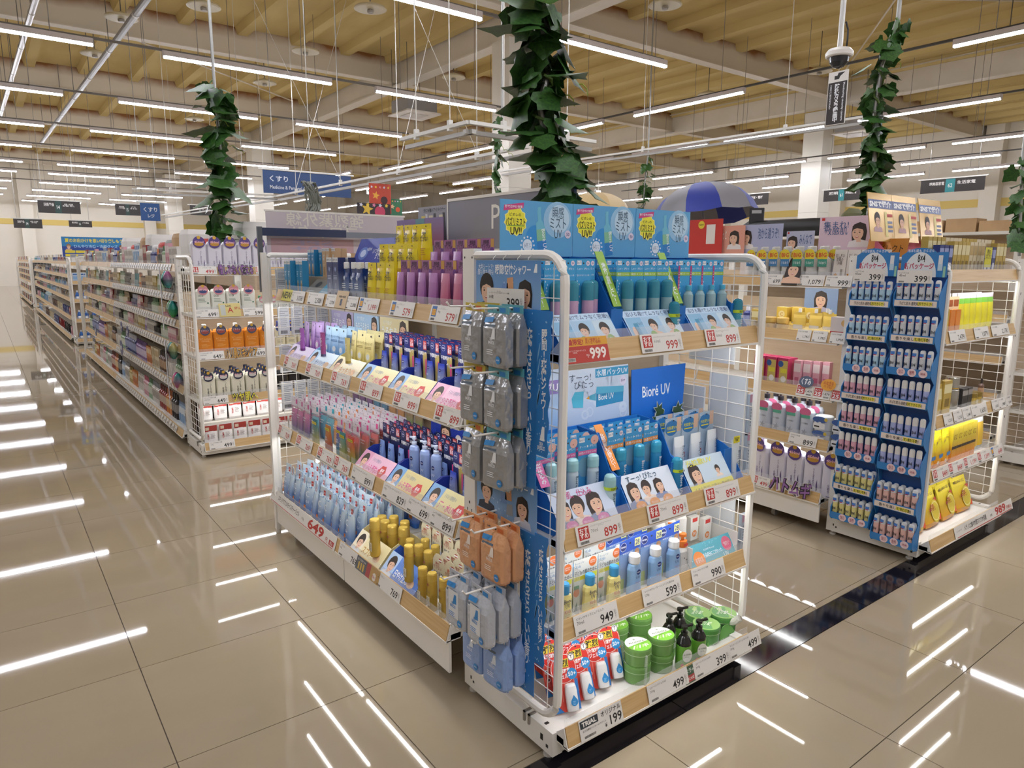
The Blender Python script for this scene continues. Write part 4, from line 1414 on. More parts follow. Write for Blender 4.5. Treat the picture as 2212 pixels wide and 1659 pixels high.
# ------------------------------------------------------------------ end display A, third shelf
def kids_box():
    c, q = MB(), MB()
    w_, h_ = .098, .165
    c.box(-w_ / 2, w_ / 2, .02, .0208, 0, h_, mat('dfe0dc', .4))
    c.box(-w_ / 2, -w_ / 2 + .001, -.008, .02, 0, h_ * .9, CLEAR)
    y = .0196
    q.text('Bioré UV', -.044, .15, -.008, .158, y, mat('8aa0b5', .5), 0, 'l', 1)
    q.text('Kids', -.042, .138, -.02, .149, y, mat('6a94b8', .5), .01, 'l', 1)
    q.disc(.028, .148, .016, y, mat('e0763a', .5), n=14)
    q.text('SPF50+\nPA+++', .016, .143, .04, .154, y - .0003, W_INK, .01, 'c', 1)
    q.text('子どもの肌のために', -.045, .115, .046, .129, y, INK, .01, 's')
    q.rect(-.046, .098, .0, .111, y, mat('e6d840', .5))
    q.rect(.004, .098, .046, .113, y, mat('dde04a', .5))
    q.text('ミネラルバリア', -.044, .101, -.002, .109, y - .0003, mat('6a7a2a', .5), 0, 's', 1)
    q.text('紫外線\n吸収剤', .006, .1, .03, .112, y - .0003, mat('4a6a2a', .5), 0, 's', 1)
    q.rect(-.046, .07, -.026, .083, y, mat('2f7a44', .5))
    q.disc(-.036, .06, .012, y, mat('e0763a', .5), .014, 12)
    lines(q, .012, .044, .06, .092, 5, y, mat('7f93ad', .5))
    q.shape([(.03, .0), (.046, .03), (.04, .045), (.026, .015)], y, mat('5d6c62', .5))
    q.shape([(-.046, .0), (-.03, .0), (-.034, .03)], y, mat('3d6a70', .5))
    Y = mat('e3d68a', .35)
    b = MB().loft([oval(.048, .03, 0), oval(.052, .033, .006), oval(.05, .031, .04), oval(.047, .029, .055), oval(.05, .031, .07), oval(.044, .029, .082), oval(.026, .024, .088)], Y)
    k = MB().lathe([(.014, .087), (.0155, .09), (.0155, .115), (.0135, .12)], mat('3f96cc', .35), 14)
    l = MB()
    l.text('Bioré\nUV', -.014, .046, .014, .076, -.0168, mat('4a4f6a', .5), .005, 's', 1)
    l.text('Kids', -.012, .03, .012, .042, -.0172, mat('cf6a3a', .5), .01, 's', 1)
    l.text('Pure Milk', -.01, .022, .01, .027, -.0172, mat('7a7a6a', .5), 0, 'c', 1)
    l.disc(0, .012, .007, -.0172, mat('e08a4a', .5), n=10)
    return Proto('kids_sunscreen', 'sunscreen pack', [('card', c, [('print', q)]), ('bottle', b, [('label', l)]), ('cap', k)])


KIDS = kids_box()
for rr in range(2):
    for cc in range(3):
        put(KIDS, FA, 2, .02 + .048 + cc * .103 - .0 + (.0 if rr == 0 else .004), .055 + rr * .07, 'white card box with a yellow bottle and blue cap', 'kids sunscreen on the third end shelf', rz=jit(2))


def baby_pack():
    c, q = MB(), MB()
    w_, h_ = .098, .185
    c.prism([(-w_ / 2, 0), (w_ / 2, 0), (w_ / 2, h_), (-w_ / 2, h_ - .008)], .02, .0208, grad('c3cfdb', '6f93c9', .02, .14, .35))
    y = .0196
    q.shape([(-w_ / 2, .135), (w_ / 2, .14), (w_ / 2, h_), (-w_ / 2, h_ - .008)], y, mat('3355b0', .35))
    round_logo(q, -.032, .158, .015, y - .0003)
    hole(q, -.0, .165, y - .0003, .0045)
    q.rect(.022, .148, .048, .175, y - .0003, mat('d9dc9a', .5))
    q.text('28', .025, .152, .045, .17, y - .0005, LOGO_N, .01, 's')
    portrait(q, .034, .122, .034, y - .0003, hair='b08a68', top='d98a80', long=False)
    q.text('water gel', -.034, .128, .012, .14, y - .0003, W_INK, 0, 'c', 1)
    q.rect(.03, .03, .046, .1, y - .0002, mat('d8dc8a', .5))
    q.text('や\nさ\nし\nい\n使\nい\n心\n地', .034, .034, .042, .097, y - .0005, mat('4a5a8a', .5), 0, 's', 1)
    q.rect(-.046, .0, -.025, .05, y - .0002, mat('c5cf90', .5))
    b = MB().loft([oval(.052, .034, 0), oval(.056, .036, .008), oval(.05, .034, .04), oval(.054, .034, .085), oval(.044, .03, .1), oval(.026, .024, .106)], mat('8db3dc', .3))
    k = MB().lathe([(.017, .104), (.019, .108), (.019, .13), (.016, .134)], mat('e6e7e8', .35), 14)
    l = MB()
    round_logo(l, .003, .078, .009, -.0178, ring=False)
    l.text('UV', -.01, .055, .012, .065, -.0178, mat('4a5a8a', .5), .01, 'c', 1)
    l.text('ウォーター\nジェル', -.012, .035, .014, .05, -.0182, mat('c9564a', .5), 0, 'c', 1)
    return Proto('baby_gel', 'sunscreen pack', [('card', c, [('print', q)]), ('bottle', b, [('label', l)]), ('cap', k)])


BABY = baby_pack()
for u, d in ((.365, .055), (.465, .055), (.562, .06), (.375, .125), (.475, .125)):
    put(BABY, FA, 2, u, d, 'navy-topped baby card with pale blue bottle and white cap', 'baby gel packs on the third end shelf', rz=jit(3))


def pr_or(q):
    q.rect(-.012, .03, .012, .05, -.0176, mat('c9423c', .5))
    q.text('UV', -.01, .033, .01, .047, -.018, W_INK, .01, 'c', 1)


OPUMP = pump_bottle('orange_pump', .028, .13, mat('dcdad6', .35), mat('d9752e', .35), prints=pr_or)
for u, d, lf in ((.62, .1, .03), (.60, .16, .05), (.66, .17, .05), (.72, .17, .05)):
    put(OPUMP, FA, 2, u, d, 'white sunscreen bottle with an orange pump top', 'orange pump bottles on the third end shelf', rz=-60, lift=lf)
bearm = MB()
b = MB().loft([oval(.05, .04, 0), oval(.058, .045, .02), oval(.056, .043, .05), oval(.062, .04, .075), oval(.04, .03, .088)], mat('dcdad6', .4))
e_ = MB().disc(-.012, .055, .0025, -.0225, INK, n=8).disc(.012, .055, .0025, -.0225, INK, n=8).disc(0, .047, .004, -.0228, mat('8f8a86', .5), .003, 8)
k = MB().lathe([(.015, .087), (.017, .09), (.017, .11), (.006, .112), (.006, .125), (.014, .126), (.014, .135)], mat('d9752e', .35), 12)
k.rect(-.01, .094, .01, .104, -.0172, mat('c9423c', .5))
Proto('animal_pump', 'pump bottle', [('body', b, [('face_print', e_)]), ('pump', k)]).place(FA.T @ tr(.625, .075, FA.zb[2] + .0245), 'white animal-shaped bottle with orange pump')


def mom_tray():
    t = MB()
    t.box(0, .26, .0, .14, 0, .004, mat('d5d3ce', .4))
    t.box(0, .004, .0, .14, .004, .09, mat('d5d3ce', .4))
    t.box(.256, .26, .0, .14, .004, .09, mat('d5d3ce', .4))
    f_, q = MB(), MB()
    f_.box(0, .26, 0, .003, 0, .085, mat('5aa6b8', .4))
    y = -.0003
    q.disc(.06, .03, .03, y, mat('e08a4a', .5), n=16)
    q.text('お花から\n生まれた', .04, .02, .08, .04, y - .0003, W_INK, 0, 'c', 1)
    q.text('KISSME Mommy!', .085, .052, .17, .06, y, W_INK, 0, 'c', 1)
    q.text('食品成分にこだわった', .085, .03, .19, .046, y, W_INK, .01, 's')
    q.text('UV', .19, .01, .22, .026, y, W_INK, .01)
    q.disc(.225, .052, .026, y, mat('d96a85', .5), n=16)
    q.text('1歳頃から\n使える', .207, .04, .243, .064, y - .0003, W_INK, 0, 'c', 1)
    for i in range(14):
        r_ = random.Random(i)
        q.disc(r_.uniform(.09, .2), r_.uniform(.066, .082), .0018, y, mat('8fc3d0', .5), n=6)
    T = tr(0, -.004, .004) @ rotx(-32)
    return Proto('promo_tray', 'display tray', [('tray', t), ('front_panel', MB().merge(f_, T), [('print', MB().merge(q, T))])])


mom_tray().place(FA.T @ tr(.63, .035, FA.zb[2] + .0245), 'turquoise-fronted tray in front of the orange pumps')
mk = MB().prism([(-.02, 0), (.02, 0), (.024, .09), (-.024, .09)], 0, .02, mat('e4e2dc', .4))
ml = MB().disc(.0, .025, .013, -.0004, mat('e08a4a', .5), n=14).rect(-.014, .07, .014, .085, -.0004, mat('c9423c', .5))
ml.text('50', -.008, .019, .008, .031, -.0007, W_INK, .01)
for u, d, z in ((.85, .14, .03), (.80, .16, .04)):
    Proto('sample_tube', 'tube', [('body', mk, [('print', ml)])]).place(FA.T @ tr(u, d, FA.zb[2] + .0245 + z), 'flat white tube with an orange dot leaning by the wire panel', 'flat white tubes')
    mk, ml = MB().merge(mk), MB().merge(ml)
kb = MB().box(0, .11, 0, .003, 0, .12, mat('d9b43a', .45))
kb.disc(.07, .07, .026, -.0004, mat('4f8a3c', .5), n=16)
kb.text('90%', .052, .058, .088, .08, -.0007, W_INK, .01)
kb.text('食品\n成分', .055, .08, .085, .092, -.0007, W_INK, 0, 'c', 1)
obj('header_board', kb, None, FA.T @ tr(.64, .21, FA.zb[2] + .0245 + .06) @ rotx(-8), 'yellow board with a green 90 percent badge behind the pumps', 'display board')

# ------------------------------------------------------------------ end display A, bottom shelf
def red_pack():
    c, q = MB(), MB()
    Rm = mat('c0322b', .3)
    pts = [(-.042, 0), (.042, 0), (.042, .1)] + [(.045 * math.cos(a), .125 + .045 * math.sin(a)) for a in [math.radians(v) for v in range(-25, 206, 21)]] + [(-.042, .1)]
    c.prism(pts, .01, .011, mat('c9463c', .3))
    y = .0096
    q.shape([(-.042, 0), (-.015, 0), (-.042, .03)], y, mat('2a6db0', .4))
    q.shape([(.01, 0), (.042, 0), (.042, .09), (.03, .09)], y, mat('2a6db0', .4))
    for i in range(7):
        q.rect(-.038 + i * .011, .03, -.035 + i * .011, .1, y - .0001, mat('d9756a', .4))
    q.disc(0, .125, .043, y - .0003, mat('e9e4e0', .4), n=20)
    q.disc(0, .125, .0415, y - .0004, Rm, n=20)
    q.rect(-.03, .128, .018, .153, y - .0006, mat('d9c23a', .4))
    q.text('強烈', -.029, .129, .017, .152, y - .0008, INK, .03, 's')
    q.text('紫外線対策', -.034, .112, .022, .126, y - .0007, W_INK, .02, 's')
    q.text('ジェル', -.022, .096, .012, .11, y - .0007, W_INK, .02, 's')
    q.disc(.026, .106, .017, y - .0008, mat('2f86c4', .4), n=16)
    q.text('50+', .013, .1, .039, .113, y - .001, W_INK, .02, 's')
    q.disc(.03, .155, .012, y - .0008, mat('e9e6e2', .4), n=14)
    q.ring(.03, .155, .0095, .0115, y - .001, mat('3a3f52', .4), 14)
    q.text('T', .025, .15, .035, .161, y - .001, mat('3a3f52', .4), .02)
    hole(q, 0, .162, y - .0007, .0035)
    for i, (a, b_) in enumerate(((-.03, .075), (-.026, .05))):
        q.disc(a, b_, .007, y - .0005, mat('e4cfc4', .4), n=10)
        q.disc(a, b_, .004, y - .0007, mat('4a2f2a', .4), n=8)
    b = MB().loft([oval(.036, .024, .004), oval(.038, .026, .012), oval(.038, .026, .06), oval(.034, .024, .075), oval(.03, .02, .08), oval(.028, .018, .082)], mat('e3e3e2', .3))
    b.v = [(a + .008, bb - .005, cc) for a, bb, cc in b.v]
    l = MB()
    logo_drop(l, .01, .033, .024, -.0188, mat('2f86c4', .4))
    lines(l, .004, .016, .022, .034, 3, -.0192, mat('8fc0e0', .4))
    return Proto('gel_card', 'sunscreen pack', [('card', c, [('print', q)]), ('bottle', b, [('drop_print', l)])])


REDP = red_pack()
REDS = [(.045, .02, 0), (.125, .035, 0), (.205, .05, 0), (.28, .06, 0), (.05, .075, .025), (.13, .095, .03), (.2, .11, .03), (.265, .12, .03), (.06, .14, .05), (.14, .16, .055), (.215, .17, .055)]
for u, d, lf in REDS:
    put(REDP, FA, 3, u + .045, d + .02, 'red round-topped gel card with a small white bottle', 'red gel cards on the bottom end shelf', rz=-12 + jit(4), tilt=-22, lift=lf)
sp_ = MB().box(0, .002, .0, .17, 0.0005, .11, glassy('e6efe6', .22))
obj('shelf_divider', sp_, None, FA.T @ tr(.385, .0, FA.zb[3] + .0245), 'clear acrylic divider between red cards and aloe tubs', 'shelf divider')


def aloe_tub(lid, dark):
    h_, r = .062, (.0465 if not dark else .052)
    b = MB().lathe([(r * .9, 0), (r * .93, .003), (r * .95, .04), (r, .041), (r, .056), (r * .97, h_)], mat('6f9a55' if not dark else '4f8a44', .12, 0, .93), 22)
    b.lathe([(r * 1.005, .0405), (r * 1.005, .0425)], mat('a9c894', .2), 22, caps=False)
    q = MB()
    T = tr(0, 0, h_ + .0004) @ rotx(-90)
    l = MB()
    l.disc(0, 0, r * .93, 0, mat('e6ebe2' if not dark else '7fb04a', .3), n=24)
    if not dark:
        l.disc(0, 0, r * .93, -.0002, mat('74b23a', .3), n=14, a0=math.radians(190), a1=math.radians(350 + 20))
        l.text('ALOEVERA', -.03, .006, .03, .014, -.0004, mat('4a5a44', .5), .01, 's')
        l.text('CICA', -.008, .0, .008, .005, -.0004, mat('4a5a44', .5), 0, 'c', 1)
        l.text('93%', .008, -.02, .032, -.01, -.0004, W_INK, .02, 'c')
        for i in range(5):
            l.shape([(-.034 + i * .012, -.024), (-.03 + i * .012, -.027), (-.016 + i * .01, -.01), (-.02 + i * .01, -.008)], -.0005, mat('a9d07a' if i % 2 else 'dfe9cf', .4))
        l.disc(-.0, .026, .004, -.0004, mat('9aa894', .5), n=8)
    else:
        l.disc(0, .0, r * .8, -.0002, mat('4f9040', .3), n=22, a0=math.radians(10), a1=math.radians(230))
        l.text('SEAWEED\nALOE', -.026, .0, .02, .018, -.0004, mat('e3ead6', .5), .01, 's')
        l.text('99%', -.012, -.016, .018, -.003, -.0004, mat('e3ead6', .5), .02, 's')
        for i in range(4):
            l.shape([(.0 + i * .008, .014), (.004 + i * .008, .012), (.012 + i * .007, .026), (.008 + i * .007, .028)], -.0005, mat('cfe29a', .4))
    q.merge(l, T)
    return Proto('aloe_tub', 'gel tub', [('tub', b), ('lid_print', q)])


TUB1, TUB2 = aloe_tub(1, False), aloe_tub(1, True)
zs0 = FA.zb[3] + .0245


def tub_stack(px, py, n, proto, lab, rz, hh=.0628):
    zt = zs0 + n * hh
    p = FA.Ti @ hit(px, py, 2, zt)
    for i in range(n):
        proto.place(FA.T @ tr(p.x, p.y, zs0 + i * hh) @ rotz(rz), lab, 'aloe gel tubs on the bottom end shelf')


A1 = 'green aloe tub with white and lime lid beside the black pumps'
A2 = 'dark green aloe tub with all-green lid by the wire panel'
tub_stack(1378, 1390, 2, TUB1, A1, -14)
tub_stack(1428, 1368, 2, TUB1, A1, -14)
tub_stack(1330, 1346, 2, TUB1, A1, -14)
tub_stack(1381, 1326, 2, TUB1, A1, -14)
tub_stack(1526, 1346, 1, TUB2, A2, 20)
tub_stack(1562, 1322, 1, TUB2, A2, 20)
tub_stack(1508, 1322, 1, TUB2, A2, 20)


def pr_al(q):
    q.disc(0.002, .058, .018, -.0245, mat('dfe3da', .4), .024, 16)
    q.text('ALOEVERA', -.013, .06, .017, .066, -.0249, mat('4a5a44', .5), .01, 's', 1)
    q.text('CICA', -.006, .05, .01, .056, -.0249, mat('4a5a44', .5), 0, 'c', 1)
    q.disc(-.016, .026, .006, -.0245, mat('c9566a', .5), n=10)


b = MB().lathe([(.025, 0), (.0265, .004), (.0265, .088), (.024, .094)], mat('5f9a34', .3), 16, sy=.92)
c = MB().lathe([(.025, .09), (.025, .1), (.016, .118), (.0115, .122), (.0115, .135), (.005, .136), (.005, .146), (.011, .147), (.011, .156)], mat('141414', .2), 14)
c.add([(-.011, -.004, .149), (.03, -.004, .153), (.03, .004, .153), (-.011, .004, .149), (-.011, -.004, .156), (.03, -.004, .159), (.03, .004, .159), (-.011, .004, .156)], [(0, 3, 2, 1), (4, 5, 6, 7), (0, 1, 5, 4), (1, 2, 6, 5), (2, 3, 7, 6)], mat('141414', .2))
q = MB()
pr_al(q)
ALP = Proto('aloe_pump', 'pump bottle', [('body', b, [('label', q)]), ('pump', c)])
for px, py in ((1475, 1425), (1507, 1412), (1443, 1398), (1466, 1384)):
    p = FA.Ti @ hit(px, py, 2, zs0 + .03)
    ALP.place(FA.T @ tr(p.x, p.y, zs0) @ rotz(-22), 'green aloe bottle with glossy black pump', 'black-pump aloe bottles')
AF = aloe_tub(1, True)
for px, py in ((1552, 1395), (1577, 1380)):
    p = FA.Ti @ hit(px, py, 1, FA.plane + .02)
    T = FA.T @ tr(p.x, .035, p.z - .0) @ rotx(75) @ rotz(20)
    d_ = MB().lathe([(.045, 0), (.045, .004)], mat('5f9a4c', .25), 20)
    l = MB()
    l.text('ALOEVERA', -.025, -.004, .025, .004, 0, mat('2f5a2f', .5), .01, 's')
    dl = MB().merge(l, tr(0, 0, .0044) @ rotx(-90))
    Proto('sample_disc', 'sample lid', [('plate', d_, [('print', dl)])]).place(T, 'flat green round lid propped against the bottom rail', 'green lids on the bottom rail')
# ------------------------------------------------------------------ shelf run A, top shelf
G1 = 'cosmetics on the top sun care shelf'


def slim_box(name, w_, d_, h_, m, top='dfe3e6', prints=None, cat='cosmetics box'):
    b = MB().box(-w_ / 2, w_ / 2, -d_ / 2, d_ / 2, 0, h_, m)
    q = MB().rect(-w_ / 2, h_ * .9, w_ / 2, h_, -d_ / 2 - .0004, mat(top, .4))
    q.text('日焼け止め', -w_ * .42, h_ * .92, w_ * .42, h_ * .98, -d_ / 2 - .0007, INK, 0, 'c', 1)
    if prints:
        prints(q, -d_ / 2 - .0006)
    return Proto(name, cat, [('carton', b), ('print', q)])


def gold_btl(h0):
    def f(q, y):
        q.rect(-.008, .01, .008, h0, y, mat('c49a5c', .3, .4))
        q.rect(-.006, h0, .006, h0 + .014, y, mat('e0c79a', .3, .4))
        lines(q, -.012, .012, h0 + .03, h0 + .06, 4, y, mat('cfe0ea', .5))
    return f


BX_BLUE = slim_box('blue_cosmetics_box', .042, .03, .18, mat('2f86b5', .35), prints=gold_btl(.07))
BX_BEIGE = slim_box('beige_cosmetics_box', .044, .03, .14, mat('c8a67e', .4), prints=gold_btl(.05))
BX_BLUE2 = slim_box('blue_cosmetics_box', .042, .03, .135, mat('2a7fae', .35), prints=gold_btl(.05))
riser = MB().box(0, .37, 0, .13, 0, .1, mat('b39f84', .5)).box(0, .14, .126, .13, .1, .24, mat('b39f84', .5))
obj('display_riser', riser, None, LA.T @ tr(.02, .16, LA.zb[0] + .0245), 'tan cardboard riser under the cosmetics boxes', 'display riser')
for u, d in ((.085, .05), (.132, .05), (.185, .075), (.23, .075), (.09, .1), (.14, .11)):
    put(BX_BLUE, LA, 0, u, d, 'tall blue cosmetics box with a gold bottle print', 'blue cosmetics boxes by the wire panel')
for u, d in ((.05, .19), (.096, .19), (.15, .21), (.195, .21)):
    put(BX_BLUE2, LA, 0, u, d, 'short blue cosmetics box on the tan riser', 'blue boxes on the riser', lift=.101)
for u, d in ((.245, .19), (.292, .19), (.34, .2), (.27, .24), (.32, .24)):
    put(BX_BEIGE, LA, 0, u, d, 'beige cosmetics box on the tan riser', 'beige boxes on the riser', lift=.101)
sl = MB()
for x0, x1, m_, c2 in ((.0, .17, '6d6a60', '33322e'), (.172, .37, '2a86a6', '1d3f55')):
    v = [(x0, 0, .0), (x1, 0, .0), (x1, .1, .09), (x0, .1, .09), (x0, .1, 0), (x1, .1, 0)]
    sl.add(v, [(0, 1, 2, 3), (3, 2, 5, 4), (0, 3, 4), (1, 5, 2), (0, 4, 5, 1)], mat(m_, .3))
    pr = MB().disc((x0 + x1) / 2, .1, .03, 0, mat(c2, .4), .02, 14)
    lines(pr, x0 + .02, x1 - .02, .02, .06, 4, 0, mat('cfd8dc', .5))
    sl.merge(pr, tr(0, -.001, 0) @ rotx(-48))
obj('sample_stand', sl, None, LA.T @ tr(.26, .03, LA.zb[0] + .0245), 'slanted grey and teal sample panel in front of the beige boxes', 'display panel')


def navyp(q, y):
    q.rect(-.007, .012, .007, .045, y, mat('141f3d', .3))
    q.rect(-.002, .045, .002, .085, y, mat('dfe6ee', .3))
    star(q, 0, .145, .006, .014, 8, y, mat('8fa3cf', .4))
    lines(q, -.02, .02, .1, .12, 3, y, mat('b9c6e0', .5))


BX_NAVY = slim_box('navy_gradient_box', .06, .035, .195, grad('aab6cf', '1f2f66', .02, .14, .35), prints=navyp)
for u, d in ((.665, .045), (.73, .045), (.67, .09), (.735, .09)):
    put(BX_NAVY, LA, 0, u, d, 'navy to silver gradient box with a printed brush bottle', 'navy gradient boxes on the top shelf')
pm = MB().merge(pouch_mesh(.06, .15, .03, grad('a9bad0', '24407c', .0, .12, .25)))
pc = MB().lathe([(.011, .148), (.012, .15), (.012, .172), (.01, .176)], mat('e2e4e6', .4), 12)
pp = MB()
star(pp, 0, .11, .005, .012, 8, -.0135, mat('cfdcec', .4))
pp.rect(-.006, .01, .006, .05, -.0165, mat('1a2a4a', .4))
lines(pp, -.02, .02, .065, .09, 3, -.0155, mat('dfe6ee', .5))
SPOUT = Proto('spout_pouch', 'refill pouch', [('pouch', pm), ('spout_cap', pc), ('print', pp)])
for u, d in ((.81, .045), (.872, .05), (.935, .045), (.84, .1), (.9, .1)):
    put(SPOUT, LA, 0, u, d, 'navy gradient refill pouch with white spout cap', 'white-capped refill pouches')
nb = MB()
nb.box(0, .58, .0, .003, 0, .12, mat('1c2f7a', .35))
q = MB()
q.merge(MB().box(0, .58, 0, .003, 0, .13, mat('2a3f9a', .35)), tr(0, 0, .12) @ rotx(-25))
fq = MB()
fq.disc(.09, .05, .05, 0, mat('5a78c0', .3), .035, 18)
fq.disc(.09, .05, .03, -.0002, mat('b9c9ea', .3), .02, 18)
fq.text('NEW', .12, .06, .17, .085, -.0003, mat('dfe6f4', .5), .01)
fq.text('いつ全部あがって\nまで防ぐ', .19, .02, .36, .08, -.0003, W_INK, .005, 's')
portrait(fq, .46, .06, .15, -.0003, top='2a3f9a', long=True, smile=False)
q.merge(fq, tr(0, -.001, .12) @ rotx(-25))
sq = MB().disc(.09, .06, .05, -.0006, mat('4a68b8', .3), .04, 18)
Proto('navy_carton', 'display carton', [('front', nb, [('swirl_print', sq)]), ('lid', q)]).place(LA.T @ tr(.3, .3, LA.zb[0] + .026 + .05), 'navy carton with a woman on its open lid')


def yp(q):
    q.text('絶対\n焼かない', -.028, .105, .028, .145, -.012, INK, .02, 's')
    q.text('UV', -.02, .145, .02, .156, -.008, mat('b3342d', .5), .01, 'c', 1)
    lines(q, -.02, .02, .05, .08, 4, -.0168, mat('b98a1e', .5))
    q.disc(0, .018, .02, -.0165, mat('c9523a', .4), .012, 14)
    hole(q, 0, .165, -.003, .0035)


ym = pouch_mesh(.072, .175, .03, grad('d9a024', 'e3cf2e', 0, .06, .2))
yq = MB()
yp(yq)
YELP = Proto('yellow_pouch', 'pouch', [('pouch', ym), ('print', yq)])
stp = MB().box(0, .34, 0, .1, 0, .073, mat('d9b82e', .45))
obj('display_riser', stp, None, LA.T @ tr(.93, .105, LA.zb[0] + .0246), 'low yellow step under the second row of yellow pouches', 'display riser')
stp = MB().box(0, .3, 0, .1, 0, .153, mat('d9b82e', .45))
obj('display_riser', stp, None, LA.T @ tr(.89, .21, LA.zb[0] + .0246), 'high yellow step under the back row of yellow pouches', 'display riser')
for row, d, lf in (((1.045, 1.122, 1.2), .05, 0), ((.975, 1.055, 1.135, 1.215), .14, .074), ((.925, 1.0, 1.075, 1.15), .24, .154)):
    for u in row:
        put(YELP, LA, 0, u, d, 'glossy yellow pouch with black lettering', 'yellow pouches on the top shelf', rz=jit(5), lift=lf)


def purple_card(c0, c1):
    c, q = MB(), MB()
    w_, h_ = .074, .185
    c.box(-w_ / 2, w_ / 2, .016, .0168, 0, h_, mat('9a5f90', .35))
    y = .0156
    q.text('透明感\nアップUV', -.034, .15, .016, .18, y, mat('2c1a30', .5), .01, 's')
    q.rect(.018, .155, .036, .183, y, mat('c99a4a', .45))
    q.disc(.025, .145, .011, y - .0002, mat('6a3a86', .4), n=12)
    q.rect(.02, .03, .034, .13, y - .0001, mat('7a4a8a', .4))
    b = MB().loft([oval(.046, .03, .0), oval(.048, .028, .05), oval(.05, .016, .11), oval(.054, .003, .142)], grad(c0, c1, 0, .14, .2))
    b.v = [(a - .004, bb - .002, cc) for a, bb, cc in b.v]
    l = MB().disc(-.006, .022, .017, -.0178, mat('e6d9e2', .4), n=14)
    l.text('トーンアップ', -.019, .024, .007, .03, -.0181, mat('8a4a7a', .5), 0, 'c', 1)
    l.rect(-.018, .01, .006, .02, -.0181, mat('c9404a', .5))
    return Proto('tone_up_card', 'sunscreen pack', [('card', c, [('print', q)]), ('tube', b, [('badge', l)])])


PUR, ROSE = purple_card('8a3f8e', 'b98ac0'), purple_card('b3406a', 'c987a4')
for i in range(6):
    put(PUR if i < 4 else ROSE, LA, 0, 1.298 + i * .079, .045, ('plum card with a violet tone-up tube' if i < 4 else 'plum card with a rose tone-up tube'), 'tone-up cards on the top shelf', rz=jit(4))
    put(PUR if i < 4 else ROSE, LA, 0, 1.31 + i * .079, .09, ('plum card with a violet tone-up tube' if i < 4 else 'plum card with a rose tone-up tube'), 'tone-up cards on the top shelf', rz=jit(4))
stp = MB().box(0, .44, 0, .12, 0, .073, mat('7a4a7a', .45))
obj('display_riser', stp, None, LA.T @ tr(1.29, .135, LA.zb[0] + .0246), 'plum step under the back row of tone-up tubes', 'display riser')
for i in range(5):
    put(PUR, LA, 0, 1.34 + i * .08, .165, 'plum card with a violet tone-up tube', 'tone-up cards on the top shelf', rz=jit(5), lift=.074)

# ------------------------------------------------------------------ shelf run A, second shelf: three pastel trays, three navy trays
def tray_front(bg, faces, title, ink, badge=None):
    def f(q, x0, x1, z0, z1):
        w_, h_ = x1 - x0, z1 - z0
        y = -.0003
        q.rect(x0, z0, x1, z1, y, mat(bg, .3))
        q.rect(x0, z0, x0 + w_ * .3, z1, y - .0002, mat(faces, .3))
        portrait(q, x0 + w_ * .16, z0 + h_ * .5, h_ * .75, y - .0004, top='d9dfe8', long=False, turn=1)
        q.text(title, x0 + w_ * .34, z0 + h_ * .2, x0 + w_ * .72, z0 + h_ * .52, y - .0004, mat(ink, .5), .02, 's')
        q.text('うるおう透明感UV', x0 + w_ * .36, z0 + h_ * .66, x0 + w_ * .62, z0 + h_ * .82, y - .0004, mat('6a7a9a', .5), 0, 's', 1)
        if badge:
            star(q, x0 + w_ * .78, z0 + h_ * .42, h_ * .25, h_ * .3, 6, y - .0004, mat(badge, .5))
            q.text('最高\n50+', x0 + w_ * .73, z0 + h_ * .28, x0 + w_ * .83, z0 + h_ * .56, y - .0007, W_INK, .01, 'c', 1)
        else:
            q.disc(x0 + w_ * .8, z0 + h_ * .35, w_ * .09, y - .0004, mat('dfb892', .5), h_ * .16, 14)
    return f


TV = carton(.285, .24, .09, .085, mat('b9a3cf', .4), None, None, tray_front('cfc3dd', 'b9a9d0', '光トリック', '7a4fa0'), tester=0, plinth=.03)
TB = carton(.285, .24, .09, .085, mat('7fb0d8', .4), None, None, tray_front('cfe0ee', 'a9c9e6', '光トリック', '2a6fae'), tester=0, plinth=.03)
TY = carton(.285, .24, .09, .085, mat('cfc07a', .4), None, None, tray_front('ece4c9', 'e0d3a9', 'もっちり', 'c9852e'), tester=0, plinth=.03)
TN = carton(.285, .26, .1, .085, mat('1f3390', .4), None, None, tray_front('d9cf9c', '7aa3d0', '汗・水UV', 'cf4a8a', 'c23b34'), tester=0, plinth=.045)
TP = carton(.285, .26, .1, .085, mat('1f3390', .4), None, None, tray_front('e2b3c9', 'd99ab9', 'シミ予防UV', 'cf4a8a', 'c23b34'), tester=0, plinth=.03)
TG = carton(.285, .26, .1, .085, mat('1f3390', .4), None, None, tray_front('d3c48c', '6f9fd0', 'シミ予防UV', 'cf4a8a', 'c23b34'), tester=0, plinth=.03)
for i, (pr, lab) in enumerate(((TV, 'lilac tray with a face print below the violet pouches'), (TB, 'pale blue tray with a face print below the blue pouches'), (TY, 'cream tray with a face print below the yellow pouches'), (TN, 'navy tray with gold front beside the cream tray'), (TN, 'navy tray with gold front between two navy trays'), (TP, 'navy tray with pink front on the second shelf'))):
    pr.place(LA.T @ tr((.006 if i < 3 else .015) + i * .291, .026, LA.zb[1] + .0245), lab, 'display trays on the second sun care shelf')


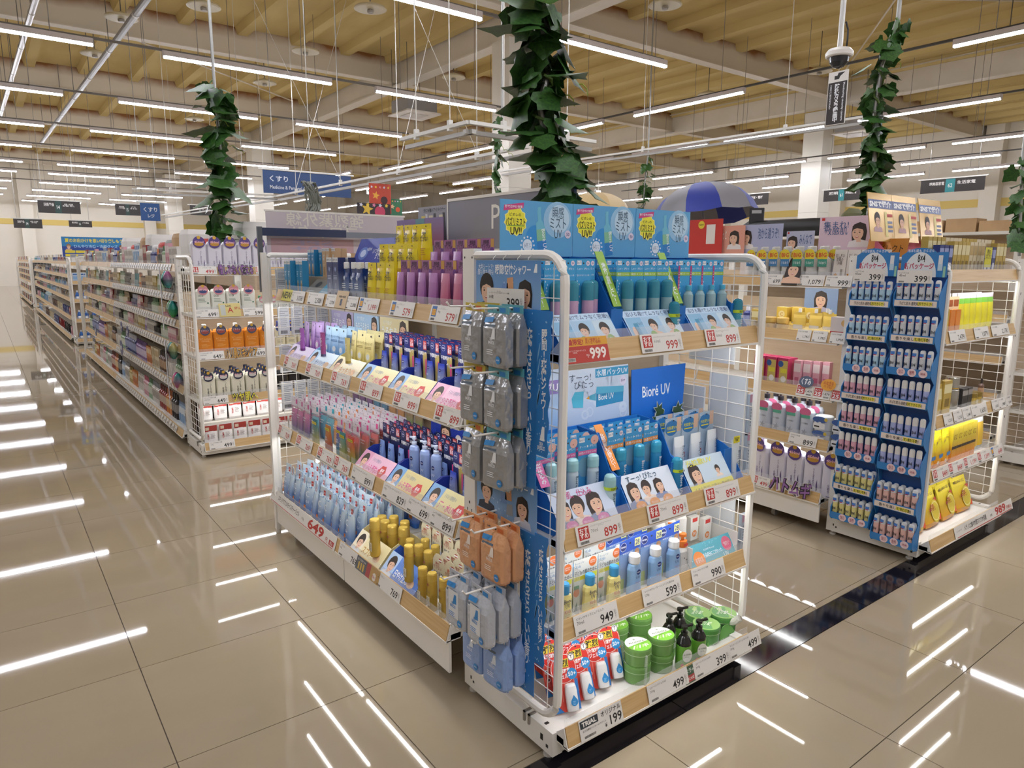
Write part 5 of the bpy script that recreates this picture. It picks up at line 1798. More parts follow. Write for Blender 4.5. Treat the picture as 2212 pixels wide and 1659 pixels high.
def trick_pouch(c0, c1, ink, dot):
    b = pouch_mesh(.078, .17, .022, grad(c0, c1, .02, .16, .22))
    q = MB()
    q.text('光トリック', -.032, .118, .032, .132, -.0075, mat(ink, .5), .01, 's', 1)
    lines(q, -.028, .028, .1, .112, 2, -.0095, mat(ink, .5))
    q.disc(.004, .066, .022, -.0118, mat(dot, .3), n=16)
    q.disc(.004, .066, .014, -.0122, mat('e3e6ea', .3), n=14)
    q.rect(.0, .012, .016, .045, -.0124, mat('dfe3ea', .4))
    hole(q, .012, .158, -.003, .006)
    return Proto('foil_pouch', 'pouch', [('pouch', b), ('print', q)])


PV = trick_pouch('8a4fa8', 'c3a9dc', '5a3a86', 'c98ad0')
PB = trick_pouch('5f8fc9', 'b3d3ec', '2a5f9a', '7fb0dc')
PY = trick_pouch('c9b45a', 'e2d9a6', '8a7430', 'e0d48a')
for j_, (pr, lab) in enumerate(((PV, 'violet foil pouch with an oval hang hole'), (PB, 'pale blue foil pouch with a round window print'), (PY, 'pale yellow foil pouch with glossy creases'))):
    for rr in range(3):
        for cc in range(3):
            put(pr, LA, 1, .056 + j_ * .291 + cc * .083 + jit(.004), .135 + rr * .04, lab, 'foil pouches on the second shelf', rz=jit(10), tilt=-4, lift=.0305)
for u, c0, c1 in ((.235, '6a2f7a', 'a05fb0'), (.5, '4a4f78', 'a04f8a'), (.78, 'b39a4a', 'd9cb86')):
    def ttp(q):
        q.text('ビ\nオ\nレ', -.006, .05, .006, .09, -.0118, W_INK, .01, 's', 1)
    put(tube_goods('tester_tube', .03, .105, .022, mat(c1, .3), mat(c0, .3), .012, ttp), LA, 1, u, .05, 'small %s tester tube standing on its tray' % {'6': 'violet', '4': 'slate', 'b': 'olive'}[c0[0]], rz=20, lift=.075)
# boards behind the pastel trays
for i, (c_, t_) in enumerate((('b9b3d6', 'うるおう'), ('a9c6e0', 'もちうるおう'), ('ddd0a6', 'うるおう'))):
    q = MB().box(0, .28, 0, .003, 0, .11, mat(c_, .4))
    q.text(t_, .02, .02, .17, .06, -.0004, W_INK, .02, 's')
    q.text('光で肌が', .03, .07, .13, .09, -.0004, W_INK, 0, 'c', 1)
    portrait(q, .23, .052, .1, -.0004, top=c_, long=True)
    obj('header_board', q, None, LA.T @ tr(.01 + i * .291, .3, LA.zb[1] + .0245 + .155), 'pastel header board with a face behind the %s pouches' % ('violet', 'pale blue', 'pale yellow')[i], 'display board', 'pastel header boards')


def navy_card(tubec0, tubec1, gold=True, short=False):
    c, q = MB(), MB()
    w_, h_ = .074, .17 if not short else .155
    c.box(-w_ / 2, w_ / 2, .014, .0148, 0, h_, mat('1c2a6e' if gold else '1a2450', .35))
    y = .0136
    if gold:
        q.rect(.004, 0, w_ / 2, .12, y, mat('b3a05a', .4))
    q.rect(.008, h_ - .04, w_ / 2 - .002, h_ - .004, y, mat('b5332f', .45))
    q.text('50+\n最高', .011, h_ - .036, w_ / 2 - .005, h_ - .008, y - .0003, W_INK, .01, 's', 1)
    round_logo(q, -.018, h_ - .018, .012, y)
    q.text('手間素肌ケア', -.034, h_ - .062, .034, h_ - .046, y - .0003, W_INK, .02, 's', 1)
    q.rect(.024, .03, .035, .095, y - .0003, mat('c9427f', .4))
    b = MB().loft([oval(.038, .026, .0), oval(.04, .024, .04), oval(.042, .014, .075), oval(.044, .003, .095)], grad(tubec0, tubec1, 0, .09, .22))
    b.v = [(a - .012, bb - .0, cc) for a, bb, cc in b.v]
    l = MB()
    round_logo(l, -.012, .07, .007, -.0085, ring=False)
    l.text('UV', -.018, .04, -.006, .05, -.0125, W_INK, 0, 'c', 1)
    return Proto('navy_card', 'sunscreen pack', [('card', c, [('print', q)]), ('tube', b, [('logo', l)])])


NC = navy_card('b9c4d0', '2b42b0')
NC2 = navy_card('8fa9dc', '7a9ad6', False)
for t_ in range(3):
    for rr in range(4):
        for cc in range(3):
            put(NC, LA, 1, .945 + t_ * .291 + cc * .09 + jit(.003), .15 + rr * .033, 'navy and gold card with a deep blue tube', 'navy cards on the second sun care shelf', rz=jit(4), lift=.0455)

# ------------------------------------------------------------------ shelf run A, third shelf
def aqua_pack(c0, c1, acc):
    cl = glassy('e9e6ea', .18)
    b = pouch_mesh(.08, .185, .026, cl, [cl, cl, cl, mat('d3ccd3', .3), mat('d3ccd3', .3)], flat=.3)
    t = MB().loft([oval(.058, .018, .006), oval(.066, .022, .06), oval(.068, .017, .1), oval(.068, .006, .122)], grad(c0, c1, .0, .11, .25))
    q = MB()
    q.text('SKIN AQUA', -.024, .162, .014, .168, -.004, mat('8a7f92', .5), 0, 'l', 1)
    q.rect(.016, .15, .034, .174, -.004, mat(acc, .45))
    q.text('透明感アップUV', -.03, .128, .03, .138, -.0085, mat(acc, .5), .01, 's', 1)
    q.text('TONE UP UV', -.022, .098, .022, .104, -.0145, W_INK, .005, 's', 1)
    q.text('Essence', -.016, .085, .012, .094, -.0145, W_INK, 0, 'c', 1)
    hole(q, 0, .178, -.002, .003)
    return Proto('aqua_pouch', 'pouch', [('sleeve', b), ('tube', t), ('print', q)])


AQ = [(aqua_pack('2f3f80', 'b03a80', 'c04a8a'), 'clear pouch with a magenta to blue tube'), (aqua_pack('3a6f9a', '2a93a8', '2a93a8'), 'clear pouch with a teal tube'),
      (aqua_pack('b9882e', 'd98a3a', 'd9772e'), 'clear pouch with an orange tube'), (aqua_pack('6f9a3a', 'c9473f', 'd0508a'), 'clear pouch with a red to green tube')]
for cc in range(10):
    kx = (0, 0, 0, 1, 1, 2, 2, 3, 3, 3)[cc]
    for rr in range(6):
        if rr == 0 and cc in (4, 5, 6):
            continue
        put(AQ[kx][0], LA, 2, .052 + cc * .084 + jit(.003), .055 + rr * .046 + (.012 if cc in (3, 4, 5, 6) else 0), AQ[kx][1], 'tone-up pouches on the third sun care shelf', rz=jit(6), tilt=-3)
for cc in range(9):
    kx = (0, 0, 0, 1, 1, 2, 2, 3, 3)[cc]
    put(AQ[kx][0], LA, 2, .09 + cc * .088, .39, AQ[kx][1] + ' hung on the back panel', 'tone-up pouches hung at the back', lift=.12)


def aq_t(c0, c1, lab, u, d=.022, col='e3d23c'):
    def pr(q):
        q.rect(-.026, .115, .026, .128, -.0058, mat(col, .45))
        q.text('見本 TESTER', -.022, .118, .022, .125, -.0062, INK, .01, 'c', 1)
        q.text('SKIN\nAQUA', -.016, .07, .016, .09, -.0135, W_INK, .005, 's', 1)
        q.text('tone up', -.01, .05, .01, .058, -.015, W_INK, 0, 'c', 1)
    put(tube_goods('tester_tube', .058, .132, .032, grad(c0, c1, .0, .13, .25, mid=None), mat(c0, .3), .012, pr), LA, 2, u, d, lab)


aq_t('b9a94a', '1f6f86', 'teal and gold tester tube standing by the third-shelf rail', .43)
aq_t('8a3f5a', 'b9762e', 'orange and plum tester tube standing by the third-shelf rail', .59)
aq_t('4f9a9a', '6a4fa0', 'purple and teal tester tube standing by the third-shelf rail', .665, .045)
aq_t('c4b03a', '2a7f8a', 'teal and yellow-green tester tube standing by the third-shelf rail', .755)
aq_t('5f9a3a', 'c0483f', 'coral and green tester tube standing by the third-shelf rail', .845)
for i, (pr, lab) in enumerate(((TP, 'navy tray with pink front on the third shelf'), (TG, 'navy tray with gold front below the pump bottles'), (TN, 'navy tray with gold front beside the slotted upright'))):
    pr.place(LA.T @ tr(.888 + i * .291, .006, LA.zb[2] + .0245), lab, 'display trays on the third sun care shelf')
for t_ in range(3):
    for rr in range(4):
        for cc in range(3):
            if t_ == 1 and rr == 0:
                continue
            put(NC2 if t_ != 2 else NC, LA, 2, .94 + t_ * .291 + cc * .085 + jit(.004), .13 + rr * .034, 'dark navy card with a pale blue tube' if t_ != 2 else 'navy and gold card with a deep blue tube beside the upright', 'navy cards on the third sun care shelf', rz=jit(6), lift=.0305)


def npump(q):
    round_logo(q, 0, .085, .009, -.0178, ring=False)
    q.text('UV', -.01, .05, .01, .062, -.0182, W_INK, .01, 'c', 1)
    lines(q, -.012, .012, .02, .04, 3, -.0182, mat('dfe6f2', .5))


NP = pump_bottle('pump_gel_bottle', .026, .165, mat('8fa6d8', .3), mat('c3d0e8', .35), prints=npump)
for u, d in ((1.225, .125), (1.31, .125), (1.395, .125)):
    put(NP, LA, 2, u, d, 'periwinkle pump bottle with a round navy logo', 'periwinkle pump bottles', lift=.0305, rz=10)
hbq = MB().box(0, .29, 0, .003, 0, .12, mat('1f3390', .4))
portrait(hbq, .12, .06, .12, -.0004, top='3a5fb0')
hbq.disc(.22, .05, .024, -.0004, mat('e0d5d0', .4), n=14)
obj('header_board', hbq, None, LA.T @ tr(1.06, .3, LA.zb[2] + .0245 + .12), 'navy board with a dark-haired woman behind the third-shelf cards', 'display board')

# ------------------------------------------------------------------ shelf run A, bottom shelf
gb = pouch_mesh(.062, .185, .04, grad('2f6fc0', 'cfe0ec', .01, .13, .12, .88), flat=.16)
gq = MB()
gq.text('うるおう\nUV', -.024, .14, .012, .165, -.009, mat('2f6fb0', .5), .01, 's', 1)
gq.rect(.012, .148, .029, .172, -.007, mat('c23b34', .45))
gq.text('50+', .013, .154, .028, .166, -.0074, W_INK, .01, 'c', 1)
gq.text('C', -.014, .09, .014, .12, -.0195, mat('e6eef4', .4), .0, 's')
gq.text('Gel', -.012, .06, .012, .074, -.0212, W_INK, 0, 'c', 1)
gq.rect(-.03, .03, -.014, .046, -.019, mat('d9772e', .45))
for i in range(6):
    r_ = random.Random(i)
    gq.disc(r_.uniform(-.024, .024), r_.uniform(.12, .145), .004, -.012, mat('4f8fc9', .4), .003, 8)
GELP = Proto('gel_pouch', 'pouch', [('pouch', gb), ('print', gq)])
for rr in range(5):
    for cc in range(11):
        put(GELP, LA, 3, .042 + cc * .0795 + jit(.006), .0 + rr * .062 + jit(.005), 'clear blue gel pouch fading to white', 'blue gel pouches on the bottom sun care shelf', rz=jit(16), tilt=-5)
bigp = MB().merge(pouch_mesh(.085, .24, .05, grad('2a62b8', 'dfe9ef', .02, .16, .2), flat=.12))
bq = MB().text('C', -.02, .13, .02, .175, -.0245, mat('7fb6d9', .4), 0, 's')
bq.text('Gel', -.015, .09, .015, .11, -.026, W_INK, 0, 'c', 1)
bq.rect(.0, .05, .03, .075, -.0255, mat('d9772e', .45))
BIGP = Proto('large_gel_pouch', 'pouch', [('pouch', bigp), ('print', bq)])
for cc in range(9):
    put(BIGP, LA, 3, .06 + cc * .093, .345, 'large blue gel pouch standing behind the small ones', 'large gel pouches', lift=0)
TSP = carton(.275, .24, .07, .09, mat('cfbf86', .4), None, None, tray_front('e4d7a8', 'e9dfc4', 'スプレー', 'b98a3a'), tester=0)
TSB = carton(.275, .24, .07, .09, mat('2f56b0', .4), None, None, tray_front('4f78c4', 'a9c3e4', '日やけ止め', 'f0eee8'), tester=0)
TSP.place(LA.T @ tr(.9, -.03, LA.zb[3] + .0245), 'cream tray with a woman print in front of gold sprays')
TSB.place(LA.T @ tr(1.19, -.03, LA.zb[3] + .0245), 'blue tray with a woman print in front of gold bottles')
GOLD = mat('c9a84a', .25, .35)


def gold_bottle(name, r, h_, ch):
    b = MB().lathe([(r * .92, 0), (r, .003), (r, h_ - .01), (r * .9, h_)], GOLD, 16)
    c = MB().lathe([(r * .97, h_), (r * .97, h_ + ch * .85), (r * .86, h_ + ch)], mat('d8b95a', .25, .3), 16)
    q = MB()
    q.disc(0, h_ * .9, r * .3, -r * 1.01, mat('8a3f2e', .5), n=10)
    q.text('日やけ止め', -r * .6, h_ * .62, r * .6, h_ * .72, -r * 1.02, mat('5a4a28', .5), .01, 's', 1)
    q.rect(-r * .6, h_ * .2, r * .6, h_ * .5, -r * 1.01, mat('e3dcc0', .4))
    lines(q, -r * .5, r * .5, h_ * .22, h_ * .46, 5, -r * 1.03, mat('7a7058', .5))
    return Proto(name, 'bottle', [('body', b), ('cap', c), ('label', q)])


GS = gold_bottle('gold_spray', .0215, .125, .035)
GR = gold_bottle('gold_bottle', .0185, .115, .03)
for u, d in ((.985, .09), (1.045, .075), (1.11, .075), (1.16, .1), (1.02, .13), (1.1, .14)):
    put(GS, LA, 3, u, d, 'tall gold spray can with a domed cap', 'gold spray cans', lift=.005)
put(GS, LA, 3, 1.11, -.005, 'gold spray tester standing on the cream tray panel', lift=.05)
for u, d in ((1.255, .08), (1.325, .08), (1.4, .08), (1.29, .13), (1.37, .13)):
    put(GR, LA, 3, u, d, 'slim gold bottle in the blue tray', 'slim gold bottles', lift=.005)
put(GR, LA, 3, 1.40, -.005, 'slim gold tester standing on the blue tray panel', lift=.05)
for u, d in ((1.505, -.005), (1.565, .0), (1.63, .01), (1.7, .02)):
    put(GR, LA, 3, u, d, 'slim gold bottle standing along the bare rail', 'gold bottles along the bottom rail')
c, q = MB(), MB()
c.prism([(-.038, 0), (.038, 0), (.038, .15), (.03, .165), (.016, .178), (0, .182), (-.016, .178), (-.03, .165), (-.038, .15)], 0, .001, mat('d5cdb0', .4))
q.disc(.012, .158, .012, -.0004, mat('a3402f', .5), .008, 14)
q.rect(.0, .155, .024, .161, -.0006, W_INK)
q.text('絶対\nやかない', -.034, .118, .02, .148, -.0004, mat('a3402f', .5), .01, 's', 1)
q.text('NO SUN', -.03, .095, .03, .11, -.0004, mat('2f3f5a', .5), .02, 's', 1)
q.disc(-.022, .08, .009, -.0004, mat('b5332f', .5), n=12)
q.rect(-.036, .0, -.02, .07, -.0004, mat('cfc03a', .45))
q.rect(.012, .04, .036, .085, -.0004, mat('a9b6c9', .45))
SUNC = Proto('sun_cut_card', 'sunscreen pack', [('card', c), ('print', q)])
for rr in range(6):
    for cc in range(6):
        put(SUNC, LA, 3, 1.2 + cc * .088 + jit(.005), .185 + rr * .034, 'cream scalloped sunscreen card with red lettering', 'cream cards on the bottom shelf', rz=jit(5), lift=.0 if cc > 3 else .006)
for cc in range(3):
    for rr in range(3):
        put(SUNC, LA, 3, 1.51 + cc * .085, .06 + rr * .035, 'cream scalloped sunscreen card with red lettering', 'cream cards on the bottom shelf', rz=jit(5))

# backs of the packs hung on the far wire panel of run A
for i in range(5):
    for k_ in range(4):
        z = 1.42 - k_ * .2
        b = MB().box(-.03, .03, 0, .012, -.15, 0, mat('d3d6da', .35))
        q = MB()
        lines(q, -.025, .025, -.11, -.02, 9, -.0005, mat('9aa0a8', .5))
        barcode(q, -.02, .018, -.142, -.125, -.0005)
        q.rect(-.02, -.01, .02, -.003, -.0005, mat('9aa0a8', .5))
        Proto('hanging_pack', 'hanging pack', [('pack', b, [('back_print', q)])]).place(tr(1.255 + i * .072, 3.667, z), 'back of a white pack hung outside the wire panel', 'white packs hung on the far wire panel')
# ------------------------------------------------------------------ wire side panel facing the main aisle: hung wipes, posters, blue strips
PN = Face(1.203, 1.845, -90, .46, 0)
CRK = mat('c9ccd0', .2, .75)


def pn(px, py, d):
    p = PN.Ti @ hit(px, py, 0, 1.203 + d)
    return p.x, p.z


def wipes(c_, hdr, metal=.55, window=None, ink='e8eaec', rough=.22):
    w_, h_, t = .104, .128, .044
    m = noisy('film_' + c_, c_, c_, (1, 1, 1), 38, 2, (rough * .7, rough * 1.3), bump=0.55, metal=metal)
    b = MB()
    rng = [oval(w_ * .96, t * .9, -.165, 12, 5), oval(w_, t, -.158, 12, 5), oval(w_, t, -.165 + h_ * .8, 12, 5), oval(w_ * .97, t * .7, -.165 + h_ * .95, 12, 4), oval(w_ * .95, t * .25, -.165 + h_ * 1.08, 12, 4), oval(w_ * .96, .004, -.022, 12, 6)]
    b.loft(rng, m)
    b.box(-w_ * .48, w_ * .48, -.001, .001, -.023, .0, mat(hdr, .3))
    b.box(-w_ * .45, w_ * .45, -.001, .001, -.172, -.164, m)
    q = MB()
    y = -t / 2 - .0004
    if window:
        q.rect(-.026, -.135, .026, -.05, y, mat(window, .3))
    wi = mat(ink, .45)
    q.shape([(-.004, -.09), (.016, -.09), (.016, -.06), (.006, -.06)], y - .0003, wi)
    q.text('SEA\nBREEZE', -.016, -.104, .012, -.086, y - .0003, wi, .02, 's', 1)
    q.disc(.03, -.145, .011, y - .0003, mat('2f83c4', .4), n=14)
    q.text('eco', .0235, -.148, .0365, -.142, y - .0006, W_INK, .01, 'c', 1)
    lines(q, -.024, .01, -.135, -.118, 3, y - .0003, wi)
    q.add([(-.042, -t * .42, -.048), (.0, -t * .42, -.044), (.002, -t * .3, -.03), (-.042, -t * .3, -.034)], [(0, 1, 2, 3)], mat('2f83c4', .4))
    q.add([(-.04, -t * .46, -.06), (.012, -t * .46, -.057), (.012, -t * .43, -.05), (-.04, -t * .43, -.053)], [(0, 1, 2, 3)], mat('5a6a7a', .4))
    q.text('30枚', -.04, -.016, -.022, -.008, -.0014, mat('3a4a5a', .5), .01, 'c', 1)
    q.rect(.008, -.019, .036, -.006, -.0014, mat('c9662e' if hdr in ('c9a552', 'd89a6a', 'c3b04a') else '2f83c4', .45))
    hole(q, 0, -.012, -.0016, .005)
    return Proto('wipes_pack', 'wipes pack', [('pack', b), ('print', q)])


WS_Y, WS_T = wipes('a7a9ab', 'c3b04a'), wipes('a7a9ab', '5fa8b4')
WO = wipes('d09a70', 'd89a6a', .0, None, 'efe4da', .3)
WW = wipes('b9bdc4', 'b3b8c2', .15, 'd9dbde', '2f83c4', .25)
WB = wipes('8ba6d6', '9fb4dc', .0, None, 'dfe6f2', .3)
rows = [(1.345, ((WS_Y, 'A'), (WS_T, 'B')), 2, .0, 'silver wipes pack', 'silver'), (1.172, ((WS_Y, 'A'), (WS_T, 'B')), 2, .0, 'silver wipes pack', 'silver'), (1.0, ((WS_Y, 'A'), (WS_T, 'B')), 2, .0, 'silver wipes pack', 'silver'),
        (.722, ((WO, 'A'), (WO, 'B')), 2, .015, 'orange wipes pack', 'orange'), (.548, ((WW, 'A'), (WW, 'B')), 3, .03, 'pale grey wipes pack', 'grey'), (.388, ((WB, 'A'), (WB, 'B')), 2, .0, 'powder blue wipes pack', 'blue')]
for ri, (zt, cols, nd, extra, lab, gk) in enumerate(rows):
    for pr, cn in cols:
        u = .2 if cn == 'A' else .316
        pk = MB().tube([(0, .012, 0), (0, -.115 - nd * .03, .004), (0, -.125 - nd * .03, .016)], .003, WHITE, 6)
        pk.box(-.012, .012, -.002, .004, -.02, .02, WHITE)
        obj('peg_hook', pk, None, PN.T @ tr(u, -.003, zt - .010), 'white peg hook carrying a %s' % lab, 'peg hook', 'peg hooks on the wire panel')
        for k_ in range(nd):
            d = -.048 - k_ * .0475 - extra * .4
            if cn == 'A':
                hd = {'silver': 'yellow-topped silver wipes pack hung by the upright'}.get(gk, lab + ' hung by the upright')
            else:
                hd = {'silver': 'teal-topped silver wipes pack hung by the blue strip'}.get(gk, lab + ' hung by the blue strip')
            pr.place(PN.T @ tr(u + jit(.003), d, zt) @ rotz(jit(5)), hd, 'wipes packs hung on the wire panel')


def couple_poster(w_, h_, title=True):
    q = MB().box(0, w_, 0, .001, 0, h_, grad('8fb3d8', '4f86c0', 0, h_, .35))
    y = -.0004
    if title:
        q.text('瞬間!爽快シャワー', w_ * .32, h_ * .76, w_ * .86, h_ * .93, y, W_INK, .02, 's')
        q.text('大判シートで!\n顔も!体も!頭も!', w_ * .03, h_ * .74, w_ * .3, h_ * .94, y, W_INK, 0, 's', 1)
        q.shape([(w_ * .9, h_ * .8), (w_ * .95, h_ * .8), (w_ * .95, h_ * .94), (w_ * .925, h_ * .94)], y, W_INK)
    portrait(q, w_ * .18, h_ * .46, h_ * .62, y - .0002, top='2f3848', long=False, hair='17110f')
    portrait(q, w_ * .78, h_ * .42, h_ * .58, y - .0002, top='c9ccd6', long=True, hair='1c1412')
    for a, b_, c_ in ((.42, .5, '6f93c9'), (.5, .6, 'd09a70'), (.52, .3, '9aa0a6')):
        q.shape([(w_ * a, h_ * (b_ - .13)), (w_ * (a + .11), h_ * (b_ - .11)), (w_ * (a + .1), h_ * (b_ + .12)), (w_ * (a + .01), h_ * (b_ + .1))], y - .0002, mat(c_, .4))
    for i in range(14):
        r_ = random.Random(i + 40)
        q.disc(r_.uniform(.02, w_ - .02), r_.uniform(.01, h_ * .7), .002, y - .0001, mat('cfe0f0', .4), .0028, 6)
    return q


obj('poster', couple_poster(.305, .165), None, PN.T @ tr(.095, -.018, 1.3), 'blue poster of a laughing man and woman above the silver packs', 'poster')
obj('poster', couple_poster(.3, .15), None, PN.T @ tr(.095, -.018, .69), 'blue poster of a laughing man and woman above the orange packs', 'poster')
u0, z0 = pn(1052, 655, -.03)
u1, z1 = pn(1132, 655, -.03)
obj('price_tag', price_card(u1 - u0, .062, '399', name='コーセー\nシーブリーズ フェイス&ボディシート各種', vol='30枚'), None, PN.T @ tr(u0, -.03, 1.325), 'white price tag reading 399 clipped over the couple poster', 'price tag', 'price tags on the shelf rails')


def strip(w_, h_, txt, wave=False, logo=None):
    pts = [(0, 0), (w_, 0), (w_, h_), (0, h_)]
    if wave:
        pts = [(0, 0)] + [(w_ * (.8 + .2 * t_) + .004 * math.sin(t_ * 34), t_ * h_) for t_ in [i / 24 for i in range(25)]] + [(0, h_)]
    q = MB().prism(pts, 0, .0012, mat('2a78c0', .4))
    y = -.0004
    for i in range(34):
        r_ = random.Random(i * 7 + int(h_ * 1000))
        x, z = r_.uniform(.006, w_ * .75), r_.uniform(.01, h_ - .01)
        q.disc(x, z, .0018, y, mat('9fc9e8', .4), .0025, 6)
    for i in range(5):
        r_ = random.Random(i * 13 + int(h_ * 1000))
        z = r_.uniform(.02, h_ - .08)
        q.shape([(w_ * .05, z), (w_ * .16, z + .02), (w_ * .28, z + .055), (w_ * .22, z + .052), (w_ * .1, z + .024)], y, mat('7fb6e0', .4))
    n = len(txt)
    top = h_ * (.9 if not logo else .88)
    bot = h_ * (.12 if not logo else .26)
    q.text('\n'.join(txt), w_ * .34, bot, w_ * .72, top, y - .0003, W_INK, .02, 's')
    if logo:
        q.shape([(w_ * .3, h_ * .11), (w_ * .62, h_ * .11), (w_ * .62, h_ * .21), (w_ * .46, h_ * .21)], y - .0003, W_INK)
        q.text('SEA\nBREEZE', w_ * .16, h_ * .045, w_ * .66, h_ * .1, y - .0003, W_INK, .02, 's')
    return q


obj('promo_strip', strip(.07, .5, '爽快さらさら、いい香り。'), None, PN.T @ tr(.333, -.03, .835), 'tall blue strip with vertical lettering beside the silver packs', 'promo strip')
obj('promo_strip', strip(.062, .395, '瞬間!爽快シャワ｜', True, True), None, PN.T @ tr(.405, -.034, .94), 'wavy-edged blue strip with a white sail mark at its foot', 'promo strip')
obj('promo_strip', strip(.07, .5, '爽快さらさら、いい香り。'), None, PN.T @ tr(.335, -.03, .2), 'tall blue strip with vertical lettering beside the orange packs', 'promo strip')
obj('promo_strip', strip(.055, .395, '爽快さらさら、いい香り。', True), None, PN.T @ tr(.407, -.034, .318), 'short wavy-edged blue strip beside the bottom packs', 'promo strip')
# white cord loops tying the poster to the frame
for px in (1062, 1084, 1115, 1138):
    u, z = pn(px, 548, -.012)
    lp = MB().tube([(0, -.004, -.03), (.003, -.006, 0), (.006, .012, .018), (.009, .022, 0), (.012, .006, -.03)], .0012, WHITE, 5)
    obj('tie_cord', lp, None, PN.T @ tr(u, -.003, 1.47), 'thin white cord tying the couple poster to the frame', 'cord', 'poster cords')
# white cards hung outside the far wire panel
for i, (y_, z_, w_, h_) in enumerate(((1.44, .72, .16, .34), (1.62, .7, .14, .3), (1.46, .33, .15, .3), (1.63, .36, .14, .26), (1.5, 1.1, .2, .16))):
    b = MB().box(0, .008, 0, w_, 0, h_, mat('d8dde2', .4))
    obj('hanging_card', b, None, tr(2.131, y_, z_), 'plain white back of a display card outside the lit wire panel', 'display card', 'white cards behind the wire panel')
# ------------------------------------------------------------------ end display B (across the cross aisle)
def box_bottle(name, w_, d_, h_, body, cap, prints, neck=None, caph=.035, cat='lotion bottle', capr=.016):
    b = MB().loft([oval(w_ * .96, d_ * .96, 0, 12, 5), oval(w_, d_, .008, 12, 5), oval(w_, d_, h_ * .84, 12, 5), oval(w_ * .85, d_ * .85, h_ * .92, 12, 4), oval(capr * 2, capr * 2, h_ * .95, 12, 2)], body)
    c = MB().lathe([(capr, h_ * .94), (capr, h_ * .94 + caph), (capr * .8, h_ * .94 + caph * 1.1)], cap, 10)
    q = MB()
    prints(q, -d_ / 2 - .0006)
    p = [('body', b), ('cap', c), ('label', q)]
    if neck:
        n = MB()
        neck(n, -d_ / 2 - .004, h_)
        p.append(('neck_tag', n))
    return Proto(name, cat, p)


def neck_round(c0, c1, txt, r=.042):
    def f(n, y, h_):
        n.disc(0, h_ * .9, r, y, mat(c0, .4), n=16)
        n.disc(0, h_ * .9 - r * .3, r * .75, y - .0004, mat(c1, .4), r * .35, 14)
        n.text(txt, -r * .75, h_ * .9 - r * .15, r * .75, h_ * .9 + r * .25, y - .0007, mat('e9b9c4', .5), .02, 's', 1)
        n.disc(0, h_ * .9 + r * .8, r * .3, y - .0004, mat('c9a03a', .4), n=10)
    return f


def vtext(t, x0, x1, z0, z1, m):
    return lambda q, y: q.text('\n'.join(t), x0, z0, x1, z1, y, m, .005, 's', 1)


PUI = mat('5a4f78', .5)
HAT = box_bottle('lotion_bottle', .1, .06, .235, mat('d6d3de', .35), mat('d6d3de', .35), lambda q, y: (q.text('ハ\nト\nム\nギ\nエ\nキ\nス', .004, .05, .014, .15, y, PUI, .005, 's', 1), q.text('化\n粧\n水', -.016, .03, -.004, .08, y, PUI, .005, 's', 1), q.rect(-.02, .008, .02, .012, y, PUI), q.shape([(.026, .02), (.034, .03), (.03, .09), (.024, .06)], y, PUI)), neck_round('55407f', 'b98a3a', '450ml'))
CIC = box_bottle('lotion_bottle', .1, .055, .2, mat('dfe0d6', .35), mat('2f7a55', .35), lambda q, y: (q.text('CICA', -.035, .13, .0, .145, y, mat('3a5a4a', .5), .01, 's', 1), lines(q, -.035, .02, .09, .12, 3, y, mat('8a9a8a', .5)), q.rect(-.05, .0, .05, .012, y, mat('2f6a4f', .4)), q.disc(.03, .085, .006, y, mat('3a6a55', .4), n=8)), neck_round('c98a94', '3a4a7a', '薬用', .036), caph=.02, capr=.02)
CICS = box_bottle('cream_jar', .075, .055, .115, mat('dfe0d6', .35), mat('2f7a55', .35), lambda q, y: (q.text('CICA', -.02, .05, .02, .062, y, mat('3a5a4a', .5), .01, 's', 1), lines(q, -.02, .02, .02, .045, 3, y, mat('8a9a8a', .5))), neck_round('c98a94', 'd0d0c8', '薬用', .028), caph=.02, capr=.026, cat='cream jar')
ORB = box_bottle('lotion_bottle', .108, .06, .215, mat('d98324', .3), mat('d0cfc9', .35), lambda q, y: (q.text('VC Lotion\n1000mL', -.04, .11, .035, .14, y, mat('eab87a', .5), .005, 's', 1), lines(q, -.03, .03, .07, .095, 3, y, mat('e2a860', .5))), neck_round('4a4f66', '9a4a44', 'ビタミン', .036))
CRM = box_bottle('lotion_bottle', .085, .055, .215, mat('ded5b4', .35), mat('2a3a86', .35), lambda q, y: (q.text('RETINO', -.03, .11, .03, .125, y, mat('6a6450', .5), .01, 's', 1), lines(q, -.025, .025, .07, .095, 3, y, mat('9a927a', .5))), neck_round('24368a', '141c3a', '肌ケア', .036))
WHB = box_bottle('lotion_bottle', .1, .06, .205, mat('dcd8c4', .35), mat('1f2238', .35), lambda q, y: (q.text('シ\nル\nキ\nー', .008, .04, .018, .14, y, INK, .005, 's', 1), q.text('化\n粧\n水', -.012, .03, .0, .1, y, INK, .005, 's', 1)), neck_round('2a2e45', 'c9c5c0', '高保湿', .036))
BLB = box_bottle('lotion_bottle', .085, .06, .2, mat('1d1a1a', .3), mat('c9a08a', .35), lambda q, y: lines(q, -.025, .025, .06, .1, 4, y, mat('cfc9c2', .5)))
rp = pouch_mesh(.1, .15, .045, mat('dbd7d5', .3))
rq = MB().rect(-.045, .105, .045, .15, -.012, mat('a33a34', .4)).rect(-.038, .115, -.012, .138, -.0125, mat('d9c9b4', .4))
rq.text('集\n中', -.03, .04, -.015, .09, -.0235, mat('a33a34', .5), .01, 's', 1)
lines(rq, -.005, .035, .05, .09, 4, -.0235, mat('9a8f8c', .5))
RDP = Proto('refill_pouch', 'pouch', [('pouch', rp), ('print', rq)])
